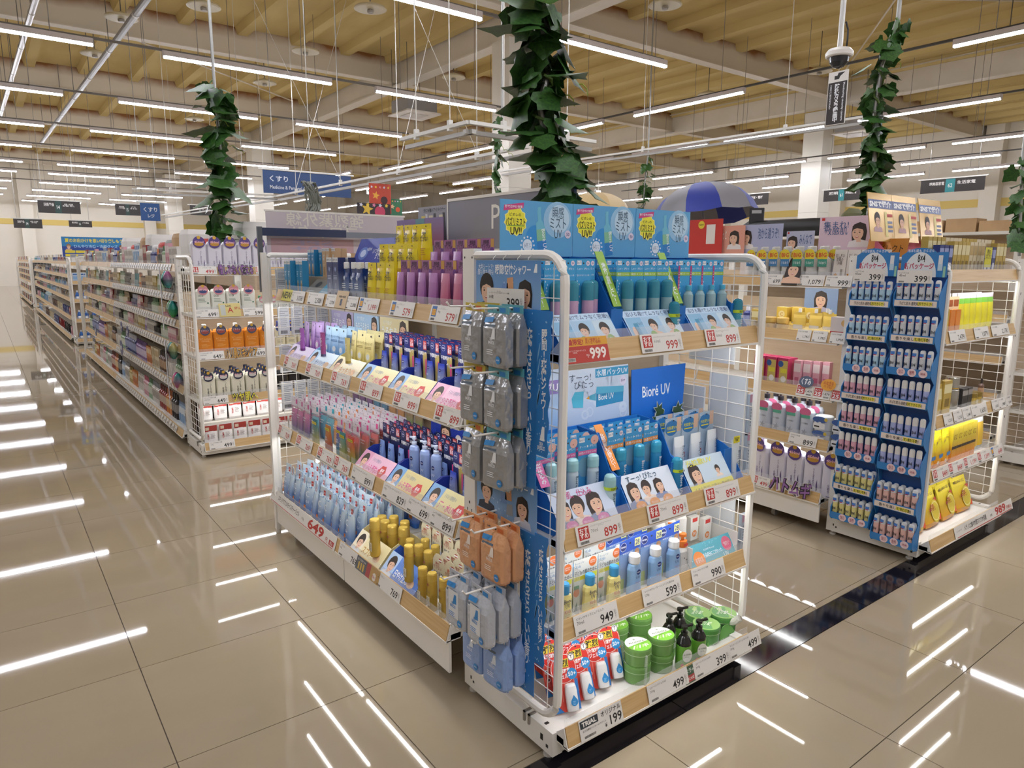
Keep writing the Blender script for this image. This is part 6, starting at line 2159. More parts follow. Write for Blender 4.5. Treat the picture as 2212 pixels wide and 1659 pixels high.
for i in range(8):
    put(HAT, FB, 0, .07 + i * .107, .06, 'white lotion bottle with purple neck tag on the cross-aisle top shelf', 'purple-tagged lotion bottles across the aisle')
for i in range(4):
    put(CIC, FB, 1, .075 + i * .108, .06, 'white and green lotion bottle with a pink neck tag', 'green-capped lotion bottles')
for i in range(5):
    put(CICS, FB, 1, .5 + i * .083, .055, 'small white cream jar with a green lid', 'small green-lidded jars')
for i in range(5):
    put(ORB, FB, 2, .07 + i * .112, .06, 'bright orange lotion bottle with a grey neck tag', 'orange lotion bottles')
for i in range(3):
    put(CRM, FB, 2, .62 + i * .092, .055, 'cream lotion bottle with a navy neck tag', 'cream lotion bottles')
for r_ in range(3):
    for i in range(5):
        put(WHB, FB, 3, .07 + i * .107, .06 + r_ * .075, 'milky lotion bottle with a dark neck tag', 'milky lotion bottles')
for i in range(3):
    put(BLB, FB, 3, .62 + i * .095, .06, 'black lotion bottle with a pale cap', 'black lotion bottles')
for r_ in range(2):
    for i in range(8):
        put(RDP, FB, 4, .065 + i * .108, .06 + r_ * .11, 'white refill pouch with a brick red top' + (' in the raised row' if r_ else ' along the bottom rail'), 'red-topped refill pouches', lift=.16 * r_)
obj('display_riser', MB().box(0, .82, 0, .15, 0, .159, mat('c9c4ba', .5)), None, FB.T @ tr(.035, .105, FB.zb[4] + .0246), 'pale riser under the raised red-topped pouches', 'display riser')
obj('dark_board', MB().box(0, .82, 0, .006, 0, .31, mat('3a2620', .6)), None, FB.T @ tr(.035, .38, FB.zb[4] + .0246), 'dark brown board behind the red-topped pouches', 'display board')
for k, pl, pr_, py, p, kw in ((0, 414, 469, 585, '499', dict(red=True, osu=True)), (0, 553, 566, 585, '499', dict(red=True, osu=True)), (1, 420, 474, 677, '699', dict(vol='1000ml')), (1, 526, 573, 673, '599', dict(vol='300ml')), (2, 431, 485, 770, '649', dict(vol='1000ml')), (2, 538, 577, 764, '699', dict(vol='1000ml')), (3, 439, 494, 867, '649', dict(vol='1000ml')), (4, 450, 506, 960, '499', dict(vol='245g'))):
    tagpx(FB, k, pl, pr_, py, p, 'on cross-aisle shelf %s' % ('one', 'two', 'three', 'four', 'five')[k], h_=.06, name='ハトムギ化粧水 各種', **kw)


def cutout(txt, w_, h_, fill, edge='2a1c2c'):
    q = MB()
    V, F_, asp = glyphs(txt, .05, 2)
    for bold, m, y in ((.16, mat('cfcac0', .5), .0), (.11, mat(edge, .5), -.0012), (.02, mat(fill, .45), -.0024)):
        q.text(txt, -bold * h_ * .5, -bold * h_ * .6, w_ + bold * h_ * .5, h_ + bold * h_ * .6, y, m, bold, 's')
    return q


def cut_on(face, k, pl, pr_, py, h_, txt, fill, label, dz=.0, edge='2a1c2c'):
    u0, u1 = face.u(pl, py), face.u(pr_, py)
    on_rail(face, k, u0, cutout(txt, u1 - u0, h_, fill, edge), 'cutout_sign', label, 'cut-out sign', group='cut-out word signs', dy=.008, lift=dz)


cut_on(FB, 0, 472, 546, 582, .075, '惜しみなく使える', '8a5a9a', 'purple cut-out lettering below the purple-tagged lotion bottles')
cut_on(FB, 2, 488, 556, 762, .075, 'ハリ肌スキンケア', 'd09a34', 'amber cut-out lettering below the orange bottles')
cut_on(FB, 3, 502, 556, 851, .07, 'ツヤ肌へ', 'd8cc34', 'yellow cut-out lettering below the milky bottles')
u0, u1 = FB.u(474, 672), FB.u(520, 668)
q = MB().box(0, u1 - u0, 0, .001, 0, .1, mat('d0bf7a', .4))
q.text('A', .06, .03, .1, .07, -.0004, RED, .01)
q.text('LDK', .05, .072, .09, .09, -.0004, INK, .01)
q.text('評価', .11, .05, .155, .075, -.0004, RED, .01)
q.rect(.01, .01, .045, .09, -.0004, mat('b9bdb6', .4))
on_rail(FB, 1, u0, q, 'shelf_card', 'gold award card reading A below the green-capped bottles', 'shelf card', group='cards on the shelf rails', dy=.004)

# ------------------------------------------------------------------ small generic goods for the long runs
def gen(kind, h_, w_, c0, c1, c2):
    b = MB()
    if kind == 'box':
        b.box(-w_ / 2, w_ / 2, -.016, .016, 0, h_, mat(c0, .4))
        b.rect(-w_ / 2, h_ * .62, w_ / 2, h_ * .9, -.0164, mat(c1, .4))
        b.rect(-w_ * .3, h_ * .2, w_ * .3, h_ * .45, -.0164, mat(c2, .4))
    elif kind == 'bottle':
        b.lathe([(w_ * .46, 0, mat(c0, .3)), (w_ * .5, .004, mat(c0, .3)), (w_ * .5, h_ * .25, mat(c1, .35)), (w_ * .5, h_ * .6, mat(c0, .3)), (w_ * .5, h_ * .7, mat(c0, .3)), (w_ * .2, h_ * .78, mat(c2, .3)), (w_ * .22, h_ * .8, mat(c2, .3)), (w_ * .2, h_, mat(c2, .3))], mat(c0, .3), 10, sy=.7)
    elif kind == 'tube':
        b.loft([oval(w_ * .8, .03, 0, 8), oval(w_ * .8, .03, h_ * .14, 8), oval(w_ * .9, .026, h_ * .15, 8), oval(w_, .003, h_, 8)], mat(c0, .3), mats=[mat(c2, .3), mat(c2, .3), mat(c0, .3)])
        b.rect(-w_ * .3, h_ * .35, w_ * .3, h_ * .6, -.0155, mat(c1, .4))
    elif kind == 'pouch':
        b = pouch_mesh(w_, h_, .03, mat(c0, .3), [mat(c0, .3), mat(c0, .3), mat(c1, .3), mat(c0, .3), mat(c2, .3)])
    elif kind == 'pack':
        b.box(-w_ / 2, w_ / 2, .006, .0075, 0, h_, mat(c1, .4))
        b.box(-w_ * .38, w_ * .38, -.012, .006, h_ * .08, h_ * .66, mat(c0, .25))
        b.rect(-w_ * .4, h_ * .74, w_ * .4, h_ * .92, .0056, mat(c2, .4))
    elif kind == 'jar':
        b.lathe([(w_ * .46, 0), (w_ * .5, .004), (w_ * .5, h_ * .6, mat(c2, .3)), (w_ * .5, h_, mat(c2, .3))], mat(c0, .3), 12)
        b.rect(-w_ * .25, h_ * .15, w_ * .25, h_ * .45, -w_ * .5 - .0006, mat(c1, .4))
    return Proto({'box': 'cosmetics_box', 'bottle': 'care_bottle', 'tube': 'cream_tube', 'pouch': 'care_pouch', 'pack': 'hanging_pack', 'jar': 'cream_jar'}[kind], {'box': 'cosmetics box', 'bottle': 'bottle', 'tube': 'tube', 'pouch': 'pouch', 'pack': 'hanging pack', 'jar': 'cream jar'}[kind], [('whole', b)])


PAL = {'white': ('d6d2cb', 'a9a39b', '8a8f96'), 'cream': ('d2c6a8', 'b39a6a', '8f7a52'), 'red': ('8f2c2c', 'c9b4a4', '5a1c1c'), 'navy': ('2a3570', '8f9ac4', 'c9ccd6'), 'pink': ('cf9aa6', 'e0d0d0', 'b55f78'), 'green': ('8fae8a', 'd3d9cc', '4a7050'), 'teal': ('4f96a4', 'cfdcdc', '2a5f70'), 'brown': ('5f4438', 'b08f70', '2a1f1c'), 'gold': ('b3994a', 'd9cfa0', '7a6428'), 'black': ('2a2829', '8f8a86', '1a1819'), 'orange': ('cf7f3a', 'e0c9a0', '9a4f24'), 'violet': ('8a6aa0', 'd0c3d9', '5f3f78'), 'skyblue': ('86a9cf', 'd6e0ea', '4a6f9f')}
CNAME = {'skyblue': 'sky blue'}
_G = {}


def gp(kind, h_, w_, col):
    k = (kind, h_, w_, col)
    if k not in _G:
        _G[k] = gen(kind, h_, w_, *PAL[col])
    return _G[k]


def fill(face, k, u0, u1, spec, where, rows=1, gap=.006, dep=.062, seed=1):
    """blocks of like goods side by side: spec = [(kind, height, width, colour, count)] repeated until the shelf is full"""
    r_ = random.Random(seed)
    u, i = u0, 0
    while True:
        kind, h_, w_, col, n = spec[i % len(spec)]
        for c_ in range(n):
            if u + w_ > u1:
                return
            for rr in range(rows):
                put(gp(kind, h_, w_, col), face, k, u + w_ / 2, dep + rr * .06, '%s %s standing on %s' % (CNAME.get(col, col), {'box': 'cosmetics box', 'bottle': 'care bottle', 'tube': 'cream tube', 'pouch': 'care pouch', 'pack': 'carded pack', 'jar': 'cream jar'}[kind], where), 'goods on ' + where, rz=r_.uniform(-4, 4))
            u += w_ + gap
        i += 1


WB_ = 'the long skin care run'
fill(LB, 0, .05, 6.3, [('tube', .17, .06, 'white', 4), ('box', .2, .06, 'red', 3), ('bottle', .19, .06, 'white', 3), ('bottle', .17, .065, 'navy', 3), ('tube', .16, .055, 'orange', 1), ('pack', .17, .05, 'black', 4), ('bottle', .18, .06, 'green', 2), ('box', .2, .075, 'pink', 2), ('box', .17, .05, 'white', 9), ('pack', .22, .09, 'skyblue', 3)], WB_ + ' top shelf', seed=1)
fill(LB, 1, .05, 6.2, [('tube', .16, .06, 'teal', 4), ('pouch', .17, .08, 'orange', 2), ('box', .14, .05, 'brown', 4), ('box', .15, .05, 'cream', 6), ('box', .15, .05, 'gold', 3), ('pouch', .17, .09, 'green', 3), ('pack', .16, .06, 'black', 6), ('tube', .15, .05, 'white', 4)], WB_ + ' second shelf', seed=2)
fill(LB, 2, .05, 6.1, [('pack', .15, .06, 'navy', 5), ('pouch', .15, .07, 'pink', 3), ('box', .15, .06, 'red', 2), ('tube', .15, .05, 'brown', 4), ('bottle', .15, .05, 'black', 4), ('bottle', .16, .06, 'green', 4), ('pack', .15, .07, 'cream', 4), ('jar', .06, .07, 'pink', 3)], WB_ + ' third shelf', seed=3)
fill(LB, 3, .05, 6.2, [('pouch', .16, .07, 'gold', 5), ('pouch', .16, .07, 'violet', 2), ('bottle', .17, .06, 'white', 6), ('jar', .1, .06, 'black', 4), ('bottle', .17, .055, 'green', 5), ('box', .14, .06, 'pink', 5), ('tube', .15, .055, 'cream', 4)], WB_ + ' fourth shelf', seed=4)
fill(LB, 4, .05, 6.2, [('bottle', .2, .06, 'green', 5), ('bottle', .22, .07, 'navy', 9), ('bottle', .2, .065, 'violet', 8), ('box', .18, .06, 'orange', 4), ('box', .2, .07, 'cream', 5), ('bottle', .2, .06, 'brown', 4), ('pack', .2, .08, 'white', 5)], WB_ + ' fifth shelf', seed=5)
fill(LB, 5, .05, 6.2, [('bottle', .2, .065, 'white', 4), ('bottle', .18, .06, 'gold', 3), ('box', .16, .07, 'orange', 4), ('pouch', .18, .09, 'white', 4), ('bottle', .19, .06, 'pink', 4), ('bottle', .2, .06, 'green', 3), ('bottle', .2, .065, 'white', 5), ('bottle', .22, .07, 'red', 4), ('bottle', .22, .07, 'orange', 3), ('bottle', .22, .07, 'black', 3), ('pouch', .18, .09, 'skyblue', 3)], WB_ + ' bottom shelf', seed=6)
TG_ = price_card(.085, .05, '798', name='化粧品', vol='60g').mesh('price_tag')
for k in range(6):
    for i in range(30):
        on_rail(LB, k, 3.0 + i * .108, TG_, 'price_tag', 'small white price tag on the long skin care run %s rail' % ('top', 'second', 'third', 'fourth', 'fifth', 'bottom')[k], group='price tags on the long skin care run')
# round navy brand discs on that run
for px, py, r_ in ((208, 713, .075), (264, 706, .055), (277, 716, .055), (264, 751, .085)):
    p = LB.Ti @ hit(px, py, 0, 1.2 - .08)
    q = MB()
    d_ = MB().lathe([(r_, 0), (r_, .004)], LOGO_N, 22)
    q.merge(d_, rotx(90))
    q.ring(0, 0, r_ * .94, r_, -.005, mat('c9ccd8', .4), 24)
    q.text('NIVEA', -r_ * .72, -r_ * .25, r_ * .72, r_ * .25, -.0052, W_INK, .04, 's')
    q.box(-.002, .002, .0, .06, -.004, .004, mat('b9b9b9', .4))
    obj('round_sign', q, None, LB.T @ tr(p.x, -.085, p.z), 'round navy brand disc standing out from the %s of the long run' % ('far fifth shelf' if r_ == .075 else 'fourth shelf' if r_ < .06 else 'near fifth shelf'), 'round sign', 'round navy brand discs')


def wavy_board(w_, h_, cols, flip=False):
    """white faceted board with an S-curved edge and bath puffs showing in its bays"""
    b = MB()
    pts = [(w_, 0), (w_, h_)]
    n = 18
    for i in range(n + 1):
        t_ = 1 - i / n
        pts.append((w_ * (.42 + .3 * math.sin(t_ * 5.6 + .6)), h_ * t_))
    b.prism(pts, 0, .004, mat('cfced4', .5))
    q = MB().text('Happy Happiness', w_ * .55, h_ * .05, w_ * .92, h_ * .075, -.0006, GREYI, 0, 'c', 1)
    return b, q


for i, (z0, h_, cs) in enumerate(((.92, .47, ('3f9a4a', '2f9a96', '9a3f78')), (.33, .5, ('c43a8a', '3a9a96', 'c4b46a')))):
    b, q = wavy_board(.3, h_, cs)
    u = 6.08
    obj('wavy_board', b, None, LB.T @ tr(u, -.05, z0) @ rotz(-12), 'white board with an S-curved edge at the %s of the long run end' % ('top' if i == 0 else 'foot'), 'display board')
    for j_ in range(4):
        r_ = random.Random(i * 9 + j_)
        pf = MB()
        rg = []
        for a in range(7):
            t_ = a / 6
            R_ = .052 * math.sin(math.pi * (.12 + .8 * t_)) * (1 + .08 * (a % 2))
            rg.append([(R_ * math.cos(2 * math.pi * b_ / 14) * (1 + .12 * ((b_ + a) % 2)), .7 * R_ * math.sin(2 * math.pi * b_ / 14), .13 * t_) for b_ in range(14)])
        pf.loft(rg, grad(cs[j_ % 3], cs[(j_ + 1) % 3], 0, .12, .35))
        obj('bath_puff', pf, None, LB.T @ tr(u + .05 + .065 * (j_ % 2), -.02 + .02 * (j_ // 2), z0 + h_ * (.62 if j_ < 2 else .12) + .03), 'glossy %s bath puff behind the %s wavy board' % (('green and teal' if i == 0 else 'magenta and teal'), 'upper' if i == 0 else 'lower'), 'bath puff', 'bath puffs')

# ------------------------------------------------------------------ display C and the runs beyond
ob = MB().lathe([(.03, 0, mat('2a5fa8', .3)), (.032, .01, mat('2a5fa8', .3)), (.032, .1, mat('2a5fa8', .3)), (.014, .15, mat('cfd3da', .3)), (.014, .18, mat('cfd3da', .3))], mat('2a5fa8', .3), 10)
ob.rect(-.02, .04, .02, .08, -.0326, W_INK)
BTL = Proto('water_bottle', 'bottle', [('whole', ob)])
for k in range(5):
    for i in range(8):
        if k < 2:
            put(gp('pack', .17, .09, 'skyblue' if k else 'white'), FC, k, .07 + i * .107, .05, 'pale cooling pack on the summer end display', 'cooling goods on the summer end display')
        else:
            put(BTL, FC, k, .07 + i * .107, .06, 'blue bottle with a white cap on the summer end display', 'cooling goods on the summer end display')
for k in range(6):
    for i in range(30):
        col = ('teal', 'skyblue', 'white', 'brown', 'cream', 'navy', 'red', 'black', 'pink')[(i // 4 + k * 2) % 9]
        put(gp('pack' if k < 4 else 'box', .155, .1, col), LC, k, .15 + i * .31, .05, '%s carded pack on the run beyond the cooling display' % CNAME.get(col, col), 'goods beyond the cooling display', rz=jit(6))
        if k < 4:
            put(gp('pack', .155, .1, ('white', 'skyblue', 'cream')[(i + k) % 3]), LC, k, .27 + i * .31, .06, '%s carded pack on the run beyond the cooling display' % ('white', 'sky blue', 'cream')[(i + k) % 3], 'goods beyond the cooling display', rz=jit(6))
blk = MB().box(0, .5, 0, .01, 0, 1.1, mat('221e1f', .5))
obj('black_board', blk, None, FD.T @ tr(.05, -.03, .25), 'black backing board on the distant end gondola', 'display board')
for i, (x, z, c_) in enumerate(((.2, 1.2, 'b98a5a'), (.14, .75, 'c9b9a0'), (.34, .62, '8fa3ad'), (.36, .8, '9ab0b8'), (.34, 1.0, '8fa3ad'), (.2, .38, 'd0a83a'), (.38, .4, '9ab0b8'))):
    q = MB()
    q.merge(MB().lathe([(.09, 0), (.085, .03), (.03, .05)], mat(c_, .4), 14), rotx(90))
    obj('wrapped_bundle', q, None, FD.T @ tr(x, -.035, z), 'round wrapped bundle on the black board', 'bundle', 'round bundles on the black board')
for k in range(6):
    for i in range(12):
        col = ('red', 'white', 'brown', 'cream')[(i + k) % 4]
        put(gp('box', .15, .25, col), LD, k, .3 + i * .6, .04, '%s box on the most distant run' % col, 'goods on the most distant run')
# blue summer banner over display C
W_, H_ = .98, .34
q = MB().box(0, W_, 0, .01, 0, H_, mat('2478b0', .4))
q.rect(0, H_ * .0, W_, H_ * .52, -.0006, mat('1f3f8f', .4))
q.text('夏のお出かけを思い切り楽しもう!', W_ * .05, H_ * .72, W_ * .97, H_ * .92, -.001, mat('e0cf3a', .5), .03, 's')
q.text('ひんやり冷感・冷却グッズ', W_ * .18, H_ * .44, W_ * .86, H_ * .62, -.001, mat('9fc6e6', .5), .02, 's')
for r_ in range(2):
    for i in range(6):
        q.rect(W_ * (.04 + .16 * i), H_ * (.02 + .18 * r_), W_ * (.19 + .16 * i), H_ * (.14 + .18 * r_), -.0012, mat('d9c93a', .45))
        q.text('アイスリング', W_ * (.06 + .16 * i), H_ * (.06 + .18 * r_), W_ * (.17 + .16 * i), H_ * (.11 + .18 * r_), -.0016, RED, 0, 'c', 1)
portrait(q, W_ * .1, H_ * .5, .1, -.0016, hair='8a6a4a', top='c9a07a', long=False)
portrait(q, W_ * .92, H_ * .48, .1, -.0016, hair='6a4a3a', top='a04a3a', long=False)
obj('summer_banner', q, None, tr(1.16, 14.40, 1.502), 'blue summer banner with yellow lettering over the cooling display', 'banner')
# ------------------------------------------------------------------ right-hand unit: roll-on racks on the wire panel
PE = Face(3.572, 1.84, -90, .46, 0)
RB = mat('2f78b8', .4)
RBD = mat('1d4f96', .45)


def roll_on(liquid, capc, logo=True, blue=True):
    b = MB().lathe([(.0125, 0), (.0135, .003), (.0135, .05), (.0125, .056)], mat(liquid, .25), 10, sy=.8)
    c = MB().lathe([(.0132, .056), (.0132, .085), (.011, .093), (.006, .096)], mat(capc, .35), 10, sy=.8)
    q = MB().text('8×4', -.0085, .014, .0085, .034, -.0116, mat('2a3038', .5), .02, 's', 1)
    if blue:
        q.rect(-.009, .066, .009, .08, -.011, mat('3f78c4', .45)).rect(-.009, .062, .004, .066, -.0112, mat('b53a58', .45))
    return Proto('roll_on', 'roll-on bottle', [('bottle', b, [('lettering', q)]), ('cap', c)])


RO = {'blue': (roll_on('a9c9dc', 'd6d8da'), 'pale blue roll-on with white cap'), 'pink': (roll_on('cf9fb0', 'd9d8d5', blue=False), 'pink roll-on with plain white cap'), 'yellow': (roll_on('d6cd8a', 'd3d6da'), 'yellow roll-on with white cap'),
      'white': (roll_on('c9cdd2', 'd6d8da'), 'clear white roll-on with white cap'), 'lav': (roll_on('9fa9d6', 'd9d8d5', blue=False), 'lavender roll-on with plain white cap'), 'peach': (roll_on('dcb3a9', 'd3d6da'), 'peach roll-on with white cap')}


def rack(u0, w_, tiers, zlow, ztop, label, cols):
    e = empty('roll_on_rack', PE.T @ tr(u0, 0, 0), label, 'display rack')
    obj('back_board', MB().box(0, w_, -.012, -.009, zlow - .05, ztop - .01, RBD), e)
    for s_ in (0, w_ - .003):
        pts = [(-.009, zlow - .05), (-.009, ztop - .02)]
        v = MB()
        ou = [(-.009, ztop - .02)]
        for z in tiers:
            ou += [(-.03, z + .085), (-.075, z + .03), (-.078, z - .02), (-.06, z - .04)]
        ou += [(-.009, zlow - .05)]
        n = len(ou)
        v.add([(s_, a, b) for a, b in ou] + [(s_ + .003, a, b) for a, b in ou], [tuple(range(n)), tuple(reversed(range(n, 2 * n)))] + [((i + 1) % n, i, n + i, n + (i + 1) % n) for i in range(n)], RB)
        obj('side_wall', v, e)
    for i, z in enumerate(tiers):
        obj('tier', MB().box(.003, w_ - .003, -.074, -.0125, z - .004, z, RBD), e)
        fr = MB().box(.003, w_ - .003, -.078, -.0755, z - .03, z + .006, RB)
        q = MB()
        y = -.0785
        if i in (2, 5, 7):
            for j_, t_ in enumerate(('制汗\n成分', '殺菌\n成分', '消臭')):
                q.disc(.07 + j_ * .05, z - .012, .02, y, mat('e2c9cb', .5), .019, 14)
                q.text(t_, .058 + j_ * .05, z - .022, .082 + j_ * .05, z - .002, y - .0004, mat('9a3a4a', .5), .01, 'c', 1)
        else:
            q.rect(.008, z - .027, w_ - .008, z + .001, y, mat('ddd0c4', .45))
            t_ = '汗ばむ肌も速乾処方でさらさら' if i in (0, 3) else '香りを楽しむ制汗剤'
            q.rect(w_ * .55, z - .021, w_ * .86, z - .004, y - .0003, mat('dcd04a', .45))
            q.text(t_, .03, z - .022, w_ - .022, z - .005, y - .0005, INK, .01, 's', 1)
        obj('front_strip', fr, e)
        o = [c for c in e.children][-1]
        obj('strip_print', q, o)
        pr, lab = RO[cols[i]]
        two = i >= 6
        for rr in range(2 if two else 1):
            for cc in range(6):
                tl = RND.choice((0, 0, 0, 6)) if i == 5 else 0
                pr.place(PE.T @ tr(u0 + .018 + cc * (w_ - .036) / 5 + jit(.0015), -.058 + rr * .027, z + .001 + rr * .014 * 0) @ rotz(jit(12)), lab, 'roll-on bottles in the blue racks')
    h = MB()
    pts = [(0, 0), (w_, 0), (w_, .115), (w_ * .78, .115)] + [(w_ * .42 + w_ * .36 * math.cos(a), .1 + .035 * math.sin(a)) for a in [math.pi * t_ / 10 for t_ in range(1, 10)]] + [(0, .1)]
    h.prism(pts, 0, .002, RB)
    h.disc(w_ * .42, .0, w_ * .36, -.0005, mat('d9dde0', .45), .115, 20, 0, math.pi)
    h.text('8×4', w_ * .36, .068, w_ * .52, .105, -.001, INK, .02, 's')
    h.text('新パッケージ', w_ * .08, .035, w_ * .72, .066, -.001, mat('b53a58', .5), .03, 's')
    h.text('汗ばむ肌も さらさら', w_ * .12, .114, w_ * .7, .128, -.001, W_INK, .01, 's', 1)
    h.rect(w_ * .8, .03, w_ * .9, .06, -.001, mat('b9cfdc', .4)).rect(w_ * .805, .06, w_ * .895, .1, -.001, mat('d9dcdf', .4))
    h.rect(w_ * .92, .0, w_ * .97, .05, -.001, mat('8fc0a8', .4))
    hd = MB().merge(h, tr(0, -.03, ztop - .02))
    obj('header_card', hd, e)
    return e


ZT1 = (1.279, 1.109, .951, .805, .651, .499, .319, .154)
ZT2 = (1.289, 1.122, .961, .81, .636, .481, .285, .11)
rack(.035, .205, ZT1, .154, 1.42, 'blue rack of pale blue, pink and yellow roll-ons', ('blue',) * 3 + ('pink',) * 3 + ('yellow',) * 2)
rack(.252, .205, ZT2, .11, 1.42, 'blue rack of white, lavender and peach roll-ons', ('white',) * 3 + ('lav',) * 3 + ('peach',) * 2)
for u, z in ((.05, 1.372), (.262, 1.368)):
    obj('price_tag', price_card(.155, .06, '399', name='コーセー\n8×4ロールオン各種', vol='45ml'), None, PE.T @ tr(u, -.082, z + .003), 'white price tag reading 399 over the %s rack' % ('yellow-footed' if u < .1 else 'peach-footed'), 'price tag', 'price tags on the shelf rails')

# ------------------------------------------------------------------ right-hand unit: front shelves
def fe(px, py, d=0.0):
    return FE.u(px, py, d)


PF = gp('pouch', .19, .09, 'gold')
S0 = 'the vitamin end unit'
fill(FE, 0, .03, .86, [('box', .15, .045, 'navy', 3), ('box', .17, .042, 'gold', 4), ('box', .17, .042, 'cream', 4)], S0 + ' top shelf', seed=11, dep=.08)
fill(FE, 0, .03, .86, [('box', .19, .042, 'gold', 4), ('box', .19, .042, 'cream', 4)], S0 + ' top shelf back row', seed=11, dep=.135)
fill(FE, 1, .03, .4, [('pack', .2, .065, 'gold', 3), ('pack', .19, .06, 'orange', 2)], S0 + ' second shelf', seed=12, dep=.08)
lmt = pouch_mesh(.075, .2, .03, mat('d9cf2e', .3), [mat('d9cf2e', .3)] * 3 + [mat('6fae3a', .3), mat('d6d0dc', .3)])
LMT = Proto('lemon_tube', 'pouch', [('whole', lmt)])
for i in range(6):
    for rr in range(2):
        put(LMT, FE, 1, .43 + i * .078, .1 + rr * .06, 'yellow pouch with green and white top under the lemon board', 'lemon pouches on the vitamin end unit', rz=jit(4))
q = MB().box(0, .26, 0, .003, 0, .15, mat('dbd86a', .4))
q.text('毛穴レス\nスクラブ洗顔', .04, .06, .2, .14, -.0006, INK, .01, 's')
q.rect(.03, .02, .08, .045, -.0006, mat('7fb03a', .4))
q.disc(.22, .1, .016, -.0006, mat('3a7fb8', .4), n=12)
obj('header_board', q, None, FE.T @ tr(.17, .2, FE.zb[1] + .0245 + .12) @ rotx(-14), 'pale lemon board with black lettering over the lemon pouches', 'display board')
fill(FE, 2, .03, .42, [('box', .17, .08, 'gold', 2), ('pouch', .18, .085, 'gold', 1)], S0 + ' third shelf', seed=13, dep=.09, rows=2)
b = MB().lathe([(.034, 0), (.036, .004), (.036, .1), (.03, .104)], mat('a9a8a4', .2, .7), 16)
c = MB().lathe([(.032, .104), (.033, .106), (.033, .112), (.033, .165), (.03, .168)], mat('b9b9b6', .15, .8), 16)
c.lathe([(.0345, .108), (.0345, .114)], mat('c9a24a', .2, .6), 16, caps=False)
Proto('silver_bottle', 'bottle', [('body', b), ('cap', c)]).place(FE.T @ tr(.5, .12, FE.zb[2] + .0245 + .0), 'silver bottle with a gold ring among the yellow goods')
fill(FE, 2, .56, .87, [('box', .1, .06, 'black', 2), ('jar', .06, .06, 'gold', 2), ('bottle', .13, .04, 'brown', 2)], S0 + ' third shelf', seed=14, dep=.1)
vcp = pouch_mesh(.1, .2, .045, grad('d9882a', 'dfcf2a', .02, .12, .25))
vq = MB().text('CC\nMelano', -.035, .12, .035, .165, -.013, mat('8a6a1a', .5), .02, 's', 1)
vq.rect(-.01, .05, .04, .07, -.0225, mat('2f78b8', .4))
vq.disc(-.02, .03, .014, -.0225, mat('e6d9c0', .4), .009, 10)
VCP = Proto('vitamin_pouch', 'pouch', [('pouch', vcp), ('print', vq)])
for i in range(4):
    for rr in range(2):
        put(VCP, FE, 3, .075 + i * .09, .07 + rr * .07, 'yellow to orange vitamin pouch on the fourth shelf', 'vitamin pouches', rz=jit(8))
vb = MB().box(-.03, .03, -.03, .03, 0, .19, grad('c9782a', 'd9c43a', .02, .12, .3)).rect(-.03, .07, .03, .085, -.0306, mat('2a2420', .4))
vb.text('CC', -.02, .12, .02, .15, -.0308, mat('8a6a1a', .5), .02, 's', 1)
VBX = Proto('vitamin_box', 'carton', [('whole', vb)])
for i in range(5):
    for rr in range(3):
        put(VBX, FE, 3, .43 + i * .062, .08 + rr * .064, 'yellow vitamin carton with a dark band', 'vitamin cartons on the fourth shelf')
yw = pouch_mesh(.085, .21, .04, mat('d6a82a', .3), [mat('c9d3da', .3), mat('d9b43a', .3), mat('d9b43a', .3), mat('d6dade', .3), mat('d6dade', .3)])
YWP = Proto('pore_pouch', 'pouch', [('whole', yw)])
for i in range(2):
    put(YWP, FE, 3, .78 + i * .075, .09, 'white-topped yellow pouch at the wire panel end', 'white-topped yellow pouches')
mk_ = pouch_mesh(.19, .19, .045, grad('c98a24', 'bfae34', .0, .13, .2), flat=.1)
mq = MB().disc(.02, .075, .05, -.0245, mat('c9b53a', .3), .06, 18)
mq.ring(.02, .075, .046, .05, -.025, mat('e6dfa8', .3), 18)
mq.text('MELANO CC', -.07, .155, .06, .172, -.008, mat('4a3a14', .5), .02, 's', 1)
mq.text('薬用\n集中対策', -.05, .08, .03, .115, -.0252, mat('a33a34', .5), .02, 's', 1)
mq.rect(.04, .12, .075, .14, -.018, mat('a8442e', .4))
mq.rect(.055, .02, .08, .05, -.023, mat('c9522e', .4))
MSK = Proto('mask_pack', 'mask pack', [('pouch', mk_), ('print', mq)])
for i in range(4):
    for rr in range(3):
        put(MSK, FE, 4, .11 + i * .2, .07 + rr * .075, 'large yellow lemon-print mask pack on the bottom shelf', 'yellow mask packs', tilt=-16, rz=jit(4))
for k, pl, pr_, py, p, kw in ((1, 2043, 2077, 738, '2,479', {}), (1, 2098, 2128, 722, '1,079', {}), (1, 2136, 2172, 711, '2,178', {}), (2, 2032, 2050, 908, '1,210', {}), (2, 2053, 2071, 902, '1,210', {}), (2, 2073, 2090, 895, '1,540', {}), (2, 2092, 2124, 887, '1,650', {}), (2, 2137, 2150, 872, '1,650', {}), (2, 2151, 2165, 868, '1,980', {}), (2, 2166, 2178, 864, '2,200', {}),
                              (3, 2008, 2041, 1026, '849', dict(red=True, osu=True)), (3, 2042, 2073, 1012, '849', dict(red=True, osu=True)), (3, 2075, 2103, 998, '1,199', dict(red=True, osu=True)), (3, 2105, 2132, 985, '1,599', dict(red=True, osu=True)), (3, 2134, 2159, 974, '649', dict(red=True, sale=True))):
    tagpx(FE, k, pl, pr_, py, p, 'on vitamin end unit rail %s' % ('', 'two', 'three', 'four')[k], h_=.058, name='メラノCC 美容液', **kw)
u0, u1 = fe(2036, 1160), fe(2160, 1100)
W_ = u1 - u0
b = MB().box(0, W_, 0, .0012, 0, .06, CARD)
b.text('ロートセイヤク', W_ * .03, .03, W_ * .13, .038, -.0005, INK, 0, 'l', 1)
